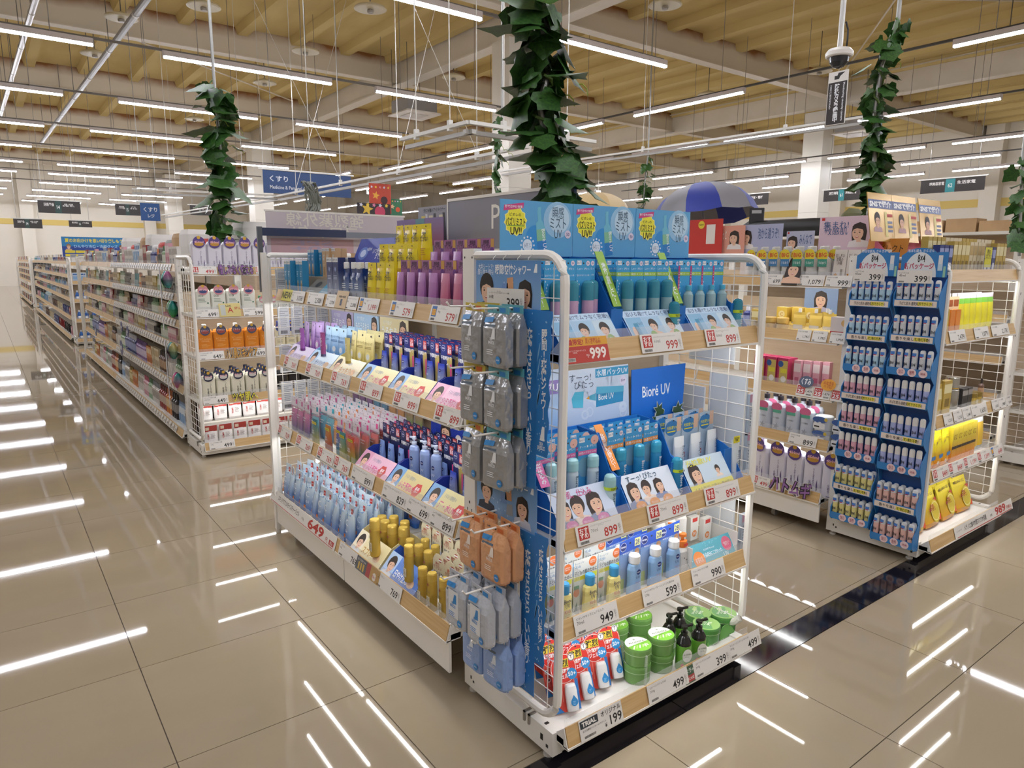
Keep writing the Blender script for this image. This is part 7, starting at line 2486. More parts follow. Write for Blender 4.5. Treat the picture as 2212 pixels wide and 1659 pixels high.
b.text('メラノCC集中対策マスク大容量', W_ * .15, .018, W_ * .52, .048, -.0005, INK, .01, 's')
b.text('28枚', W_ * .57, .02, W_ * .64, .034, -.0005, INK)
b.text('989', W_ * .68, .01, W_ * .87, .054, -.0005, RED, .03, 's')
b.text('円税込', W_ * .88, .014, W_ * .98, .034, -.0005, RED, .01, 's')
b.rect(W_ * .03, .002, W_ * .97, .006, -.0005, RED)
on_rail(FE, 4, u0, b, 'price_tag', 'wide white price banner reading 989 under the lemon mask packs', lift=0)

# ------------------------------------------------------------------ right-hand run, side facing the aisle
def le(px, py, d=0.0):
    return LE.u(px, py, d)


def pump_tagged(c1, c2):
    b = MB().lathe([(.03, 0), (.033, .004), (.033, .11), (.028, .125), (.012, .14), (.012, .16), (.02, .165), (.02, .19), (.016, .195)], mat('c9c8c4', .3), 12, sy=.75)
    n = MB().disc(0, .145, .03, -.03, mat('dcc83a', .4), .034, 14)
    n.rect(-.026, .085, .026, .125, -.0305, mat(c1, .4))
    n.text('BIG', -.022, .135, .022, .16, -.0308, mat(c2, .5), .03, 's', 1)
    n.text('うるおう', -.02, .098, .02, .112, -.0308, W_INK, .01, 's', 1)
    return Proto('care_bottle', 'bottle', [('body', b), ('neck_tag', n)])


PT1, PT2 = pump_tagged('3f78a8', 'c9522e'), pump_tagged('3a8a78', 'c9522e')
for i in range(7):
    put(PT1 if i < 4 else PT2, LE, 0, le(1648, 590) - .1 + i * .073, .05, 'clear bottle with a yellow tag over a %s label' % ('blue' if i < 4 else 'green'), 'yellow-tagged bottles on the skin care run')
    put(PT1 if i < 4 else PT2, LE, 0, le(1648, 590) - .08 + i * .073, .12, 'clear bottle with a yellow tag over a %s label' % ('blue' if i < 4 else 'green'), 'yellow-tagged bottles on the skin care run')
ub = le(1795, 590)
pb = MB().box(-.033, .033, -.014, .014, 0, .17, mat('d6cfc8', .4))
pq = MB().text('おしろい\n効果の\nUV美', -.026, .09, .022, .15, -.0146, mat('4a3a34', .5), .01, 's', 1)
star(pq, -.018, .04, .006, .012, 5, -.0146, mat('d0902e', .4))
pq.rect(.006, .02, .018, .07, -.0146, mat('9a9488', .4))
PWB = Proto('powder_box', 'cosmetics box', [('carton', pb), ('print', pq)])
for i in range(4):
    put(PWB, LE, 0, ub + .02 + i * .07, .05, 'pale powder UV box with brown lettering and gold star', 'powder boxes on the skin care run', tilt=-5)
sv = pouch_mesh(.1, .16, .02, mat('b9b9bd', .2, .4))
for i in range(2):
    put(Proto('silver_pack', 'pouch', [('whole', sv)]), LE, 0, ub - .16 + i * .1, .07, 'silvery white flat pack beside the powder boxes', 'silvery flat packs', tilt=-10, rz=12)
# header boards standing on that run
HB = ((1487, 1562, 476, 520, 'c0362e', '', 'red board with a white bottle print', 0), (1525, 1610, 490, 530, 'd99a86', '5秒で肌にピタっと', 'peach board with a smiling woman', 1), (1592, 1692, 487, 530, 'a9adc9', '泡から違うぞ!', 'lilac board with a long-haired woman', 1), (1700, 1760, 500, 538, 'b3b6cc', 'みんなで', 'grey lilac board with a winking woman', 1), (1772, 1890, 470, 532, 'd9c0cc', '集まれ!\n敏感肌', 'pink board with a woman raising her hand', 1))
for i, (pl, pr_, pt, pb_, c_, t_, lab, pv) in enumerate(HB):
    d = .16 + .015 * i
    a, z1 = LE.at(pl, pt, d)
    b_, _ = LE.at(pr_, pt, d)
    _, z0 = LE.at(pl, pb_ + 30, d)
    w_ = b_ - a
    h_ = z1 - z0
    q = MB().box(0, w_, 0, .003, 0, h_, mat(c_, .4))
    if pv:
        portrait(q, w_ * .75 if i in (1, 4) else w_ * .24, h_ * .62, h_ * .52, -.0006, top='e3ddda', turn=-1)
        q.text(t_, w_ * (.08 if i in (1, 4) else .48), h_ * .58, w_ * (.55 if i in (1, 4) else .92), h_ * .9, -.0006, mat(('4a5f8a' if i != 1 else 'f0e4dc'), .5), .01, 's')
        q.rect(w_ * .04, h_ * .92, w_ * .1, h_ * .98, -.0006, mat('c0362e', .4))
    else:
        q.rect(w_ * .55, h_ * .3, w_ * .8, h_ * .85, -.0006, mat('e3ddd6', .4))
        q.disc(w_ * .4, h_ * .85, .025, -.0008, mat('dcc83a', .4), n=14)
        q.text('NEW', w_ * .4 - .018, h_ * .85 - .008, w_ * .4 + .018, h_ * .85 + .008, -.0012, INK, .01)
    obj('header_board', q, None, LE.T @ tr(a, d, max(z0, LE.zb[0] + .0246)), lab + ' above the yellow-tagged bottles', 'display board', 'face boards on the skin care run')
# second to bottom shelves
fill(LE, 1, 1.75, 2.25, [('box', .13, .08, 'gold', 2), ('jar', .07, .07, 'cream', 2), ('bottle', .15, .06, 'navy', 1)], 'the skin care run second shelf', seed=21, dep=.1)
ux = le(1650, 690, .05)
bm = MB().lathe([(.03, 0), (.033, .003), (.033, .055), (.026, .056), (.026, .062), (.033, .063), (.033, .09), (.03, .093)], mat('cfae62', .4), 14)
for i in range(2):
    put(Proto('wood_jar', 'jar', [('whole', bm)]), LE, 1, ux + .03 + i * .08, .07, 'pale gold double jar standing in a cream tray', 'gold double jars')
yb = MB().box(-.032, .032, -.03, .03, 0, .15, mat('d3b24a', .4)).rect(-.028, .02, .028, .07, -.0306, mat('ded6c4', .4))
yb.disc(0, .11, .02, -.0306, mat('e0cf9a', .4), n=14)
yb.text('C', -.01, .1, .01, .12, -.031, mat('b9892a', .5), .02)
for i, (u, d) in enumerate(((.08, .13), (.17, .14), (.12, .2), (.24, .15))):
    put(Proto('ampoule_box', 'carton', [('whole', yb)]), LE, 1, ux + u, d, 'mustard carton with a round C print', 'mustard cartons')
sp = MB().merge(pouch_mesh(.075, .13, .03, mat('d6b75a', .25)))
sp.lathe([(.009, .128), (.009, .15)], mat('dcdad4', .4), 10)
sp.rect(-.028, .02, .028, .06, -.0158, mat('dfd9cc', .4))
for i, (u, d) in enumerate(((.2, .09), (.29, .1), (.3, .2), (.37, .1))):
    put(Proto('spout_pouch', 'refill pouch', [('whole', sp)]), LE, 1, ux + u, d, 'mustard spout pouch with a white cap', 'mustard spout pouches')
for i, c_ in enumerate(('b5322f', '2a3a9a', 'c9a98a')):
    jb = MB().box(-.05, .05, -.03, .03, 0, .12, mat('d9cfcc', .4)).rect(-.05, 0, .05, .045, -.0306, mat(c_, .4)).disc(.025, .09, .018, -.0306, mat('d0a86a', .4), n=12)
    put(Proto('cream_carton', 'carton', [('whole', jb)]), LE, 1, ux + .47 + i * .11, .05, '%s-footed pale carton below the face prints' % ('red', 'navy', 'tan')[i], 'pale cartons with coloured feet')
ct = MB().add([(0, 0, 0), (.3, 0, 0), (.3, .1, .07), (0, .1, .07), (0, .1, 0), (.3, .1, 0)], [(0, 1, 2, 3), (3, 2, 5, 4), (0, 3, 4), (1, 5, 2), (0, 4, 5, 1)], mat('d8ba5a', .4))
obj('cream_tray', ct, None, LE.T @ tr(ux + .1, -.012 + .035, LE.zb[1] + .0246), 'yellow sloped tray below the mustard goods', 'display tray')
for i in range(2):
    q = MB().box(0, .2, 0, .003, 0, .16, mat(('7f95b8', 'a9a3bd')[i], .4))
    portrait(q, .1, .09, .12, -.0006, top='b9b3c4')
    obj('header_board', q, None, LE.T @ tr(ux + .12 + i * .26, .26, LE.zb[1] + .0246 + .1), 'half-hidden face board behind the %s' % ('mustard cartons', 'pale cartons')[i], 'display board')
u2 = le(1650, 810, .05)
MGB = gp('box', .17, .045, 'red')
mg = MB().box(-.035, .035, -.02, .02, 0, .175, mat('a83058', .4)).rect(-.02, .02, .035, .16, -.0206, mat('b9a45a', .4)).rect(-.012, .09, .03, .115, -.0209, mat('cfc43a', .4)).disc(.01, .055, .018, -.0209, mat('e0dcd4', .4), n=12)
mg.disc(-.012, .14, .018, -.0209, mat('2a4f8a', .4), n=12)
MG = Proto('cream_carton', 'carton', [('whole', mg)])
for i in range(3):
    for rr in range(2):
        put(MG, LE, 2, u2 - .02 + i * .075, .05 + rr * .05, 'magenta and gold carton with a blue dot', 'magenta cartons on the third skin care shelf', rz=-6)
for i in range(4):
    put(gp('box', .17, .04, 'pink'), LE, 2, u2 + .21 + i * .045, .06 + i * .02, 'pink cosmetics box beside the magenta cartons', 'pink boxes on the third skin care shelf')
rb = MB().box(-.045, .045, -.022, .022, 0, .175, mat('a32538', .35)).rect(-.032, .03, .032, .16, -.0226, mat('dccfcb', .4))
rb.text('50', -.024, .125, .014, .15, -.023, mat('5a3a3a', .5), .01, 's', 1)
rb.rect(-.016, .035, .014, .1, -.023, mat('a32538', .35)).disc(-.018, .08, .012, -.0233, mat('d9c49a', .4), n=10)
for i in range(3):
    put(Proto('serum_box', 'carton', [('whole', rb)]), LE, 2, u2 + .5 + i * .1, .07, 'deep red serum box with a pale window', 'red serum boxes', rz=-8)
rd = MB().lathe([(.032, 0), (.034, .003), (.034, .025), (.03, .028)], mat('b82f3e', .3), 14)
obj('cream_jar', rd, None, LE.T @ tr(u2 + .42, .05, LE.zb[2] + .0246 + .0), 'flat red jar in front of the serum boxes', 'cream jar')
rc = MB().lathe([(.03, 0), (.034, .004), (.034, .13), (.012, .145), (.018, .15), (.018, .19), (.015, .195)], mat('cf4f78', .3), 12)
obj('care_bottle', rc, None, LE.T @ tr(u2 + .54, .16, LE.zb[2] + .0246), 'rose bottle with a pink cap behind the serum boxes', 'bottle')
u3 = le(1650, 930, .05)
WBT = MB().lathe([(.038, 0), (.04, .005), (.04, .16), (.03, .178), (.012, .185), (.012, .2)], mat('c3cad6', .25), 14, sy=.8)
WBT.lathe([(.016, .2), (.016, .225), (.006, .226), (.006, .235), (.014, .236), (.014, .245)], mat('24222a', .3), 10)
WBT.disc(0, .165, .034, -.034, mat('cf6a92', .4), .024, 14)
WBT.rect(-.024, .13, .03, .148, -.0345, mat('5aa892', .4))
WBT.text('ハリ化粧水', -.02, .095, .02, .105, -.033, mat('5a5f6a', .5), .01, 's', 1)
star(WBT, 0, .05, .006, .022, 5, -.033, mat('8a909a', .4))
WBP = Proto('pump_bottle', 'pump bottle', [('whole', WBT)])
for i in range(4):
    for rr in range(2):
        put(WBP, LE, 3, u3 + .0 + i * .088, .06 + rr * .09, 'misty white bottle with black pump and pink neck tag', 'misty pump bottles on the fourth skin care shelf')
jr = MB().lathe([(.046, 0), (.05, .004), (.05, .05), (.048, .05), (.048, .075), (.045, .078)], mat('d3d6da', .3), 16)
jr.rect(-.035, .012, .03, .042, -.0504, mat('dfe0e2', .4))
jr.rect(-.03, .02, .0, .028, -.0508, INK)
jr.disc(0, .062, .042, -.0485, mat('3f5f9a', .4), .018, 14)
jr.disc(.034, .066, .01, -.049, mat('d0b54a', .4), n=8)
JRP = Proto('cream_jar', 'cream jar', [('whole', jr)])
for i in range(4):
    for rr in range(2):
        put(JRP, LE, 3, u3 + .36 + i * .108, .06, 'white cream jar with a blue banded lid', 'blue-lidded cream jars', lift=rr * .0785)
u4 = le(1650, 1010, .03)
for i in range(6):
    put(HAT, LE, 4, u4 - .02 + i * .108, .045, 'white lotion bottle with purple neck tag beside the roll-on racks', 'purple-tagged lotion bottles on the skin care run', rz=jit(14))
for k, pl, pr_, py, p, kw in ((0, 1655, 1688, 607, '699', dict(vol='150ml')), (0, 1720, 1779, 612, '1,079', dict(vol='50g')), (0, 1781, 1838, 618, '999', dict(vol='50g')), (1, 1720, 1750, 727, '1,782', {}), (1, 1753, 1785, 732, '1,782', {}), (1, 1791, 1824, 738, '1,958', {}), (3, 1704, 1765, 955, '899', dict(vol='200g')), (4, 1635, 1672, 1043, '499', dict(red=True, osu=True))):
    tagpx(LE, k, pl, pr_, py, p, 'on skin care run rail %s' % ('one', 'two', 'three', 'four', 'five')[k], h_=.06, name='なめらか本舗', **kw)
u0 = le(1718, 858)
for i in range(3):
    w_ = .1
    q = MB().box(0, w_ * .97, 0, .001, 0, .062, CARD)
    q.rect(.004, .012, .05, .058, -.0005, mat('b5423c', .4))
    q.text('ポイント', .008, .04, .046, .052, -.0008, W_INK, .01, 's', 1)
    q.text('25', .008, .016, .044, .037, -.0008, W_INK, .02, 's')
    q.text(('1,479', '1,879', '1,079')[i], .055, .022, .092, .036, -.0005, INK, .01, 's')
    barcode(q, .06, .09, .008, .016, -.0005)
    on_rail(LE, 2, u0 + i * w_, q, 'price_tag', 'white tag with a red point square reading %s' % ('1,479', '1,879', '1,079')[i])
cut_on(LE, 4, 1674, 1762, 1050, .085, 'ハトムギ', '8a5f98', 'purple cut-out lettering beside the roll-on racks', dz=.01)
for px, c_, t_, lab in ((1739, '4f5a72', 'くすみ', 'slate oval card above the red point tags'), (1787, 'd99a34', 'みなぎる\nハリ感!', 'amber oval card above the red point tags')):
    q = MB().disc(0, .03, .042, 0, mat(c_, .45), .032, 18).disc(0, .03, .042, .0012, mat(c_, .45), .032, 18)
    q.text(t_, -.028, .012, .028, .05, -.0006, W_INK if c_[0] == '4' else mat('b5522e', .5), .02, 's')
    on_rail(LE, 2, le(px, 845), q, 'oval_card', lab, 'shelf card', group='cards on the shelf rails', lift=.055)
q = MB()
q.shape([(0, 0), (.09, 0), (.1, .06), (.085, .14), (.05, .17), (.02, .15), (.005, .09)], 0, mat('2a1c18', .5))
portrait(q, .05, .085, .12, -.0006, top='e0b79b')
on_rail(LE, 0, le(1691, 600), q, 'cutout_portrait', 'cut-out photo of a laughing long-haired woman on the rail', 'cut-out photo', group='cards on the shelf rails', dy=.004)
# tall packs hung on the outside edge of the sun care wire panel
for z in (.86, 1.0, .55):
    b = MB().box(-.028, .028, 0, .014, -.15, 0, mat('a9b6c6', .35))
    q = MB().rect(-.028, -.03, .028, 0, -.0006, mat('b58aa0', .4))
    lines(q, -.02, .02, -.12, -.04, 7, -.0006, mat('6a7a8a', .5))
    Proto('hanging_pack', 'hanging pack', [('pack', b, [('print', q)])]).place(tr(2.17, 1.43, z), 'slim grey blue pack hung beside the sun care end frame', 'grey blue packs by the end frame')
# gold display boards, pink tray and orange note on top of the right-hand unit
for i, (pl, pr_) in enumerate(((1891, 1944), (1944, 1996), (2002, 2050))):
    a = hit(pl, 420, 1, 1.72)
    b_ = hit(pr_, 425, 1, 1.72)
    w_ = b_.x - a.x
    h_ = .24
    q = MB().box(0, w_ * .98, 0, .004, 0, h_, mat('b9944a', .18, .3))
    q.rect(0, h_ * .68, w_ * .98, h_ * .86, -.0008, mat('24407f', .3))
    q.text('SNSで紹介', w_ * .05, h_ * .7, w_ * .92, h_ * .85, -.0012, W_INK, .05, 's')
    portrait(q, w_ * .32, h_ * .42, h_ * .36, -.0012, top='b99aa0', long=False)
    q.rect(w_ * .62, h_ * .1, w_ * .72, h_ * .62, -.0012, mat('d9c86a', .3))
    for j_ in range(3):
        q.rect(w_ * .72, h_ * (.2 + .09 * j_), w_ * .92, h_ * (.25 + .09 * j_), -.0014, mat('2a3a6a', .3))
    q.rect(w_ * .72, h_ * .52, w_ * .94, h_ * .58, -.0014, RED)
    obj('gold_board', q, None, tr(a.x, 1.72, 1.57) @ rotx(-10), ('glossy gold board with a blue band over the pink tray corner', 'glossy gold board between two others over the pink tray', 'glossy gold board set apart over the pink tray')[i], 'display board', 'gold display boards')
t = MB().box(3.62, 4.42, 1.56, 1.76, FE.zb[0] + .0246, FE.zb[0] + .03, mat('c9627a', .45)).box(3.62, 4.42, 1.755, 1.76, FE.zb[0] + .03, 1.585, mat('c9627a', .45))
t.add([(3.62, 1.6, 1.405), (3.62, 1.755, 1.405), (3.62, 1.755, 1.58), (3.622, 1.6, 1.405), (3.622, 1.755, 1.405), (3.622, 1.755, 1.58)], [(0, 1, 2), (5, 4, 3), (0, 2, 5, 3)], mat('c9627a', .45))
obj('pink_tray', t, None, None, 'rose pink cardboard tray below the gold boards', 'display tray')
q = MB().box(0, .2, 0, .001, 0, .15, mat('d08a3a', .5))
q.text('ダイレクト', .03, .08, .18, .12, -.0006, mat('4a3018', .5), .01, 's')
lines(q, .04, .16, .02, .06, 2, -.0006, mat('4a3018', .5))
a, z = LE.at(1868, 540, .1)
obj('orange_note', q, None, LE.T @ tr(a, .1, 1.44) @ rotx(-14), 'orange handwritten note beside the pink face board', 'note')
q = MB().box(0, .085, 0, .001, 0, .1, mat('cfc83a', .45))
q.text('男性の\nスキンケア', .008, .04, .077, .09, -.0006, INK, .01, 's')
obj('yellow_note', q, None, FE.T @ tr(fe(2128, 570, .02), .024, FE.zb[0] + .07), 'yellow note about skin care on the vitamin unit top rail', 'note')
# ------------------------------------------------------------------ boards standing on top of the sun care run
def rect_on(axis, val, pl, pt, pr_, pb):
    """photo box -> (left point, width, bottom z, height) on a vertical plane; for axis 0 the width runs along -Y"""
    a, b_, c_ = hit(pl, pt, axis, val), hit(pr_, pt, axis, val), hit(pl, pb, axis, val)
    return a, ((b_.x - a.x) if axis == 1 else (a.y - b_.y)), c_.z, a.z - c_.z


def plane_T(axis, val, a, z):
    return tr(a.x, val, z) if axis == 1 else tr(val, a.y, z) @ rotz(-90)


a, w_, z0, h_ = rect_on(0, 1.72, 903, 449, 967, 525)
q = MB().box(0, w_, 0, .008, -.06, h_, mat('8f8f96', .4))
q.text('汗にも強いアイライナー', w_ * .2, h_ * .84, w_ * .92, h_ * .95, -.0006, INK, .01, 's', 1)
for i, (x, c_) in enumerate(((.12, 'c9b45a'), (.38, 'd3c9a8'), (.72, 'cfc5a4'))):
    q.rect(w_ * x, h_ * .3, w_ * (x + .13), h_ * .75, -.0006, mat(c_, .4))
for x in (.28, .56, .86):
    q.shape([(w_ * x, h_ * .02), (w_ * (x + .1), h_ * .02), (w_ * (x + .05), h_ * .8), (w_ * (x - .02), h_ * .8)], -.0008, mat('2a2a30', .35) if x > .3 else mat('c9c9cc', .35))
obj('pen_board', q, None, plane_T(0, 1.72, a, z0), 'grey board printed with eyeliner pens on top of the sun care run', 'display board')
a, w_, z0, h_ = rect_on(0, 1.72, 968, 441, 1240, 520)
q = MB().box(0, w_, 0, .012, -.05, h_, mat('85858f', .5)).box(-.008, w_, -.002, .014, h_, h_ + .012, WHITE).box(-.008, 0, -.002, .014, -.05, h_, WHITE).box(0, w_, -.003, .014, -.08, -.05, WHITE)
q.text('P', w_ * .4, h_ * .2, w_ * .47, h_ * .8, -.0006, WHITE, 0, 's')
obj('grey_sign_board', q, None, plane_T(0, 1.72, a, z0 + .01), 'long plain grey sign board in a white frame behind the mist headers', 'sign board')
a, w_, z0, h_ = rect_on(1, 3.72, 573, 456, 872, 545)
q = MB().box(0, w_, 0, .003, 0, h_, mat('d6ccd2', .3, 0, .82))
q.box(-.006, w_ + .006, -.002, .005, h_, h_ + .01, WHITE)
q.rect(.02, .0, w_ * .6, h_ * .35, -.0006, mat('cfa9ad', .4, 0, .8))
t = MB().text('強烈紫外線\nブロック!', 0, 0, w_ * .55, h_ * .62, 0, mat('e0dcd0', .4), .01, 's')
q.merge(t, tr(w_ * .68, -.001, h_ * .38) @ Matrix.Diagonal((-1, 1, 1, 1)))
t = MB().text('SPF\n50+', 0, 0, w_ * .3, h_ * .28, 0, mat('a99ab0', .4), .02, 's')
q.merge(t, tr(w_ * .46, -.001, h_ * .04) @ Matrix.Diagonal((-1, 1, 1, 1)))
q.box(w_ * .98, w_, 0, .02, -.1, 0, WHITE)
obj('pink_sign_panel', q, None, tr(a.x, 3.72, z0), 'see-through pink sign panel seen from its back over the wire panel', 'sign panel')
b = MB().box(1.14, 1.165, 3.66, 3.675, 1.3, 1.63, mat('6f747c', .3, .6)).box(1.165, 1.62, 3.66, 3.672, 1.585, 1.625, mat('2f3a58', .3)).box(1.62, 1.98, 3.66, 3.672, 1.585, 1.615, mat('7f8490', .3))
obj('sign_bar', b, None, None, 'navy and grey bar carrying the pink sign panel', 'sign holder')
q = MB().box(0, .42, 0, .003, 0, .12, grad('8a4a6a', '7a6a9a', 0, .12, .4))
q.rect(.18, 0, .26, .12, -.0004, mat('5a8a94', .4))
q.text('毛穴まで\nケア', .02, .02, .17, .1, -.0008, mat('d9cfd9', .5), .02, 's')
obj('plum_board', q, None, LA.T @ tr(.58, .41, 1.53), 'plum and teal board behind the navy carton', 'display board')

# ------------------------------------------------------------------ ivy garlands climbing hanging poles
LEAFM = noisy('ivy_leaf', '274a20', '3f6a2c', (1, 1, 1), 9, 3, (0.35, 0.5))
STEMM = mat('5f7a3a', .6)


def leaf_mesh():
    m = MB()
    P = [(0, 0), (.34, -.16), (.6, .02), (.52, .3), (.68, .52), (.4, .66), (.2, .86), (0, 1.05), (-.2, .86), (-.4, .66), (-.68, .52), (-.52, .3), (-.6, .02), (-.34, -.16)]
    v = [(x, -.16 * abs(x) + .1 * z * z, z) for x, z in P] + [(0, .03, .3), (0, .05, .6)]
    n = len(P)
    f = []
    for i in range(n):
        c_ = n + 1 if 4 <= i <= 9 else n
        f.append((i, (i + 1) % n, c_))
    f += [(4, n + 1, n), (10, n, n + 1)]
    m.add(v, f, LEAFM, True)
    return m.mesh('leaf')


LEAF_M = leaf_mesh()


def garland(path, nleaf, size, spread, label, pole=True, seed=1, top=None):
    r_ = random.Random(seed)
    P = [Vector(p) for p in path]
    e = empty('ivy_garland', tr(*P[0]), label, 'ivy garland', 'ivy garlands on hanging poles')
    o0 = P[0]
    st = MB()
    pts = []
    seg = len(P) - 1
    for i in range(seg * 10 + 1):
        t_ = i / 10
        k = min(int(t_), seg - 1)
        p = P[k].lerp(P[k + 1], t_ - k) - o0
        pts.append((p.x + spread * .35 * math.sin(i * 1.1), p.y + spread * .35 * math.cos(i * 1.1), p.z))
    obj('stem', st.tube(pts, .006, STEMM, 5), e)
    tm = MB()
    for i in range(3):
        a0 = pts[r_.randrange(5, len(pts) - 2)]
        tm.tube([(a0[0] + j_ * .012, a0[1] + .012 * math.cos(j_ * 1.3), a0[2] + .012 * math.sin(j_ * 1.3) - j_ * .006) for j_ in range(14)], .0025, mat('9aa83a', .5), 4)
    obj('tendril', tm, e, kind='stuff')
    if pole:
        pl_ = [tuple(p - o0) for p in P]
        obj('pole', MB().tube([(0, 0, -.12)] + pl_[1:] + [(pl_[-1][0], pl_[-1][1], (top or ZC) - o0.z)], .012, mat('9a9a96', .35, .6), 8), e)
    for i in range(nleaf):
        t_ = (i + r_.random()) / nleaf
        p = Vector(pts[min(int(t_ * (len(pts) - 1)), len(pts) - 1)])
        ang = r_.uniform(0, 360)
        s_ = size * r_.uniform(.6, 1.25)
        d = spread * r_.uniform(.2, 1)
        T = tr(p.x + d * math.sin(math.radians(ang)), p.y - d * math.cos(math.radians(ang)), p.z) @ rotz(ang) @ rotx(r_.uniform(100, 190)) @ roty(r_.uniform(-35, 35)) @ Matrix.Scale(s_, 4)
        obj('leaf', LEAF_M, e, T)
    return e


def gp_path(axis, val, pts):
    return [tuple(hit(x, y, axis, val)) for x, y in pts]


garland(gp_path(1, 1.96, ((1235, 452), (1215, 380), (1180, 310), (1165, 230), (1185, 150), (1160, 60), (1130, -30))), 105, .105, .075, 'big ivy garland rising behind the blue mist headers', seed=3)
garland(gp_path(0, 4.05, ((1872, 470), (1885, 400), (1890, 330), (1890, 240), (1905, 140), (1940, 40))), 110, .085, .06, 'dense ivy garland over the pink face board', seed=5)
garland(gp_path(1, 5.9, ((485, 512), (482, 430), (478, 350), (470, 260), (462, 170))), 70, .15, .09, 'ivy garland rising above the purple-tagged lotion bottles', seed=7)
garland(gp_path(1, 5.9, ((1074, 440), (1070, 370), (1078, 310), (1085, 248))), 26, .09, .05, 'thin ivy garland in front of the nearest white column', seed=9)
garland(gp_path(1, 8.5, ((1390, 450), (1392, 400), (1400, 335))), 24, .14, .09, 'thin ivy garland between the two parasols', seed=11)
garland(gp_path(0, 6.6, ((2206, 520), (2205, 440), (2210, 330))), 20, .1, .06, 'ivy garland beyond the vitamin pack shelves', seed=13)
jb = hit(1183, 55, 1, 1.93)
obj('junction_box', MB().box(-.03, .03, -.02, .02, -.035, .03, mat('7f8086', .5)).tube([(0, 0, .03), (-.01, 0, .1), (-.05, .01, .2)], .006, mat('b9b9b6', .4), 6), None, tr(*jb), 'grey junction box held in the big ivy garland', 'junction box')

# ------------------------------------------------------------------ hanging track rails
RAILW = mat('cfcdc6', .35)


def track(pts, z, label, drops=2):
    Q = [hit(x, y, 2, z) for x, y in pts]
    e = empty('track_rail', tr(0, 0, 0), label, 'track rail', 'white track rails')
    for i in range(len(Q) - 1):
        p, r_ = Q[i], Q[i + 1]
        d = (r_ - p).normalized()
        n = Vector((-d.y, d.x, 0)) * .022
        b = MB()
        for zz, hh, off, m in ((0, .03, 0, RAILW), (-.07, .035, .06, mat('a9a7a2', .35))):
            o_ = Vector((-d.y, d.x, 0)) * off
            b.add([tuple(p - n + o_ + Vector((0, 0, zz))), tuple(r_ - n + o_ + Vector((0, 0, zz))), tuple(r_ + n + o_ + Vector((0, 0, zz))), tuple(p + n + o_ + Vector((0, 0, zz))),
                   tuple(p - n + o_ + Vector((0, 0, zz + hh))), tuple(r_ - n + o_ + Vector((0, 0, zz + hh))), tuple(r_ + n + o_ + Vector((0, 0, zz + hh))), tuple(p + n + o_ + Vector((0, 0, zz + hh)))],
                  [(0, 3, 2, 1), (4, 5, 6, 7), (0, 1, 5, 4), (1, 2, 6, 5), (2, 3, 7, 6), (3, 0, 4, 7)], m)
        obj('rail', b, e)
        for j_ in range(drops):
            c_ = p.lerp(r_, (j_ + .5) / drops)
            obj('drop_rod', MB().tube([tuple(c_ + Vector((0, 0, .03))), (c_.x, c_.y, ZC)], .005, RAILW, 5), e)
            obj('clip', MB().box(c_.x - .02, c_.x + .02, c_.y - .02, c_.y + .02, c_.z - .02, c_.z + .07, RAILW), e)
            if drops == 4:
                obj('stay_wire', MB().tube([tuple(c_ + Vector((0, 0, .07))), (c_.x + 1.6 * (-1) ** j_, c_.y + .9, ZC)], .004, RAILW, 4), e)
    return e


track(((867, 305), (1012, 268), (1285, 310)), 2.6, 'bent white track rail in front of the nearest white column')
track(((600, 425), (1140, 320)), 2.6, 'long white track rail passing the blue pharmacy sign', 4)
track(((285, 410), (600, 424)), 2.75, 'white track rail beside the small blue sign')
track(((350, 466), (640, 418)), 2.75, 'white track rail receding behind the ivy over the lotion display', 3)
track(((1080, 372), (1900, 250)), 3.3, 'long thin rail crossing in front of the second column', 3)

# ------------------------------------------------------------------ hanging signs
def hang_sign(axis, val, box_, build, label, name='hanging_sign', up=None):
    a, w_, z0, h_ = rect_on(axis, val, *box_)
    e = empty(name, plane_T(axis, val, a, z0), label, 'hanging sign')
    b, q = build(w_, h_)
    o = obj('board', b, e)
    obj('lettering', q, o)
    obj('top_rail', MB().box(-.06, w_ + .06, -.012, .024, h_ + .004, h_ + .034, RAILW), e)
    for x in (.12, .88):
        obj('rod', MB().tube([(w_ * x, .004, h_ + .03), (w_ * x, .004, ZC - z0)], .006, mat('8f8d88', .4, .5), 5), e)
    return e


def blue_sign(w_, h_):
    b = MB().box(0, w_, 0, .012, 0, h_, mat('24406c', .5))
    q = MB().text('くすり', w_ * .07, h_ * .52, w_ * .27, h_ * .78, -.001, mat('c9ccd2', .5), .02, 's')
    q.text('Medicine & Personal Care', w_ * .07, h_ * .2, w_ * .52, h_ * .36, -.001, mat('c9ccd2', .5), .01, 's')
    return b, q


def reg_sign(w_, h_):
    b = MB().box(0, w_, 0, .012, 0, h_, mat('1f4f8a', .5))
    q = MB().text('くすり', w_ * .16, h_ * .5, w_ * .86, h_ * .78, -.001, mat('d3d6da', .5), .02, 's')
    q.text('レジ', w_ * .36, h_ * .18, w_ * .7, h_ * .38, -.001, mat('d3d6da', .5), .02, 's')
    return b, q


def aisle_sign(no, l, r_, teal):
    def f(w_, h_):
        b = MB().box(0, w_, 0, .012, 0, h_, mat('2a2422', .5)).box(w_ * .4, w_ * .55, -.002, 0, 0, h_, mat(teal, .5))
        q = MB().text(no, w_ * .44, h_ * .35, w_ * .51, h_ * .65, -.003, mat('d3d6d3', .5), .02, 's')
        q.text(l, w_ * .14, h_ * .55, w_ * .38, h_ * .82, -.001, mat('d3d0cc', .5), .02, 's')
        q.text(r_, w_ * .58, h_ * .55, w_ * .86, h_ * .82, -.001, mat('d3d0cc', .5), .02, 's')
        return b, q
    return f


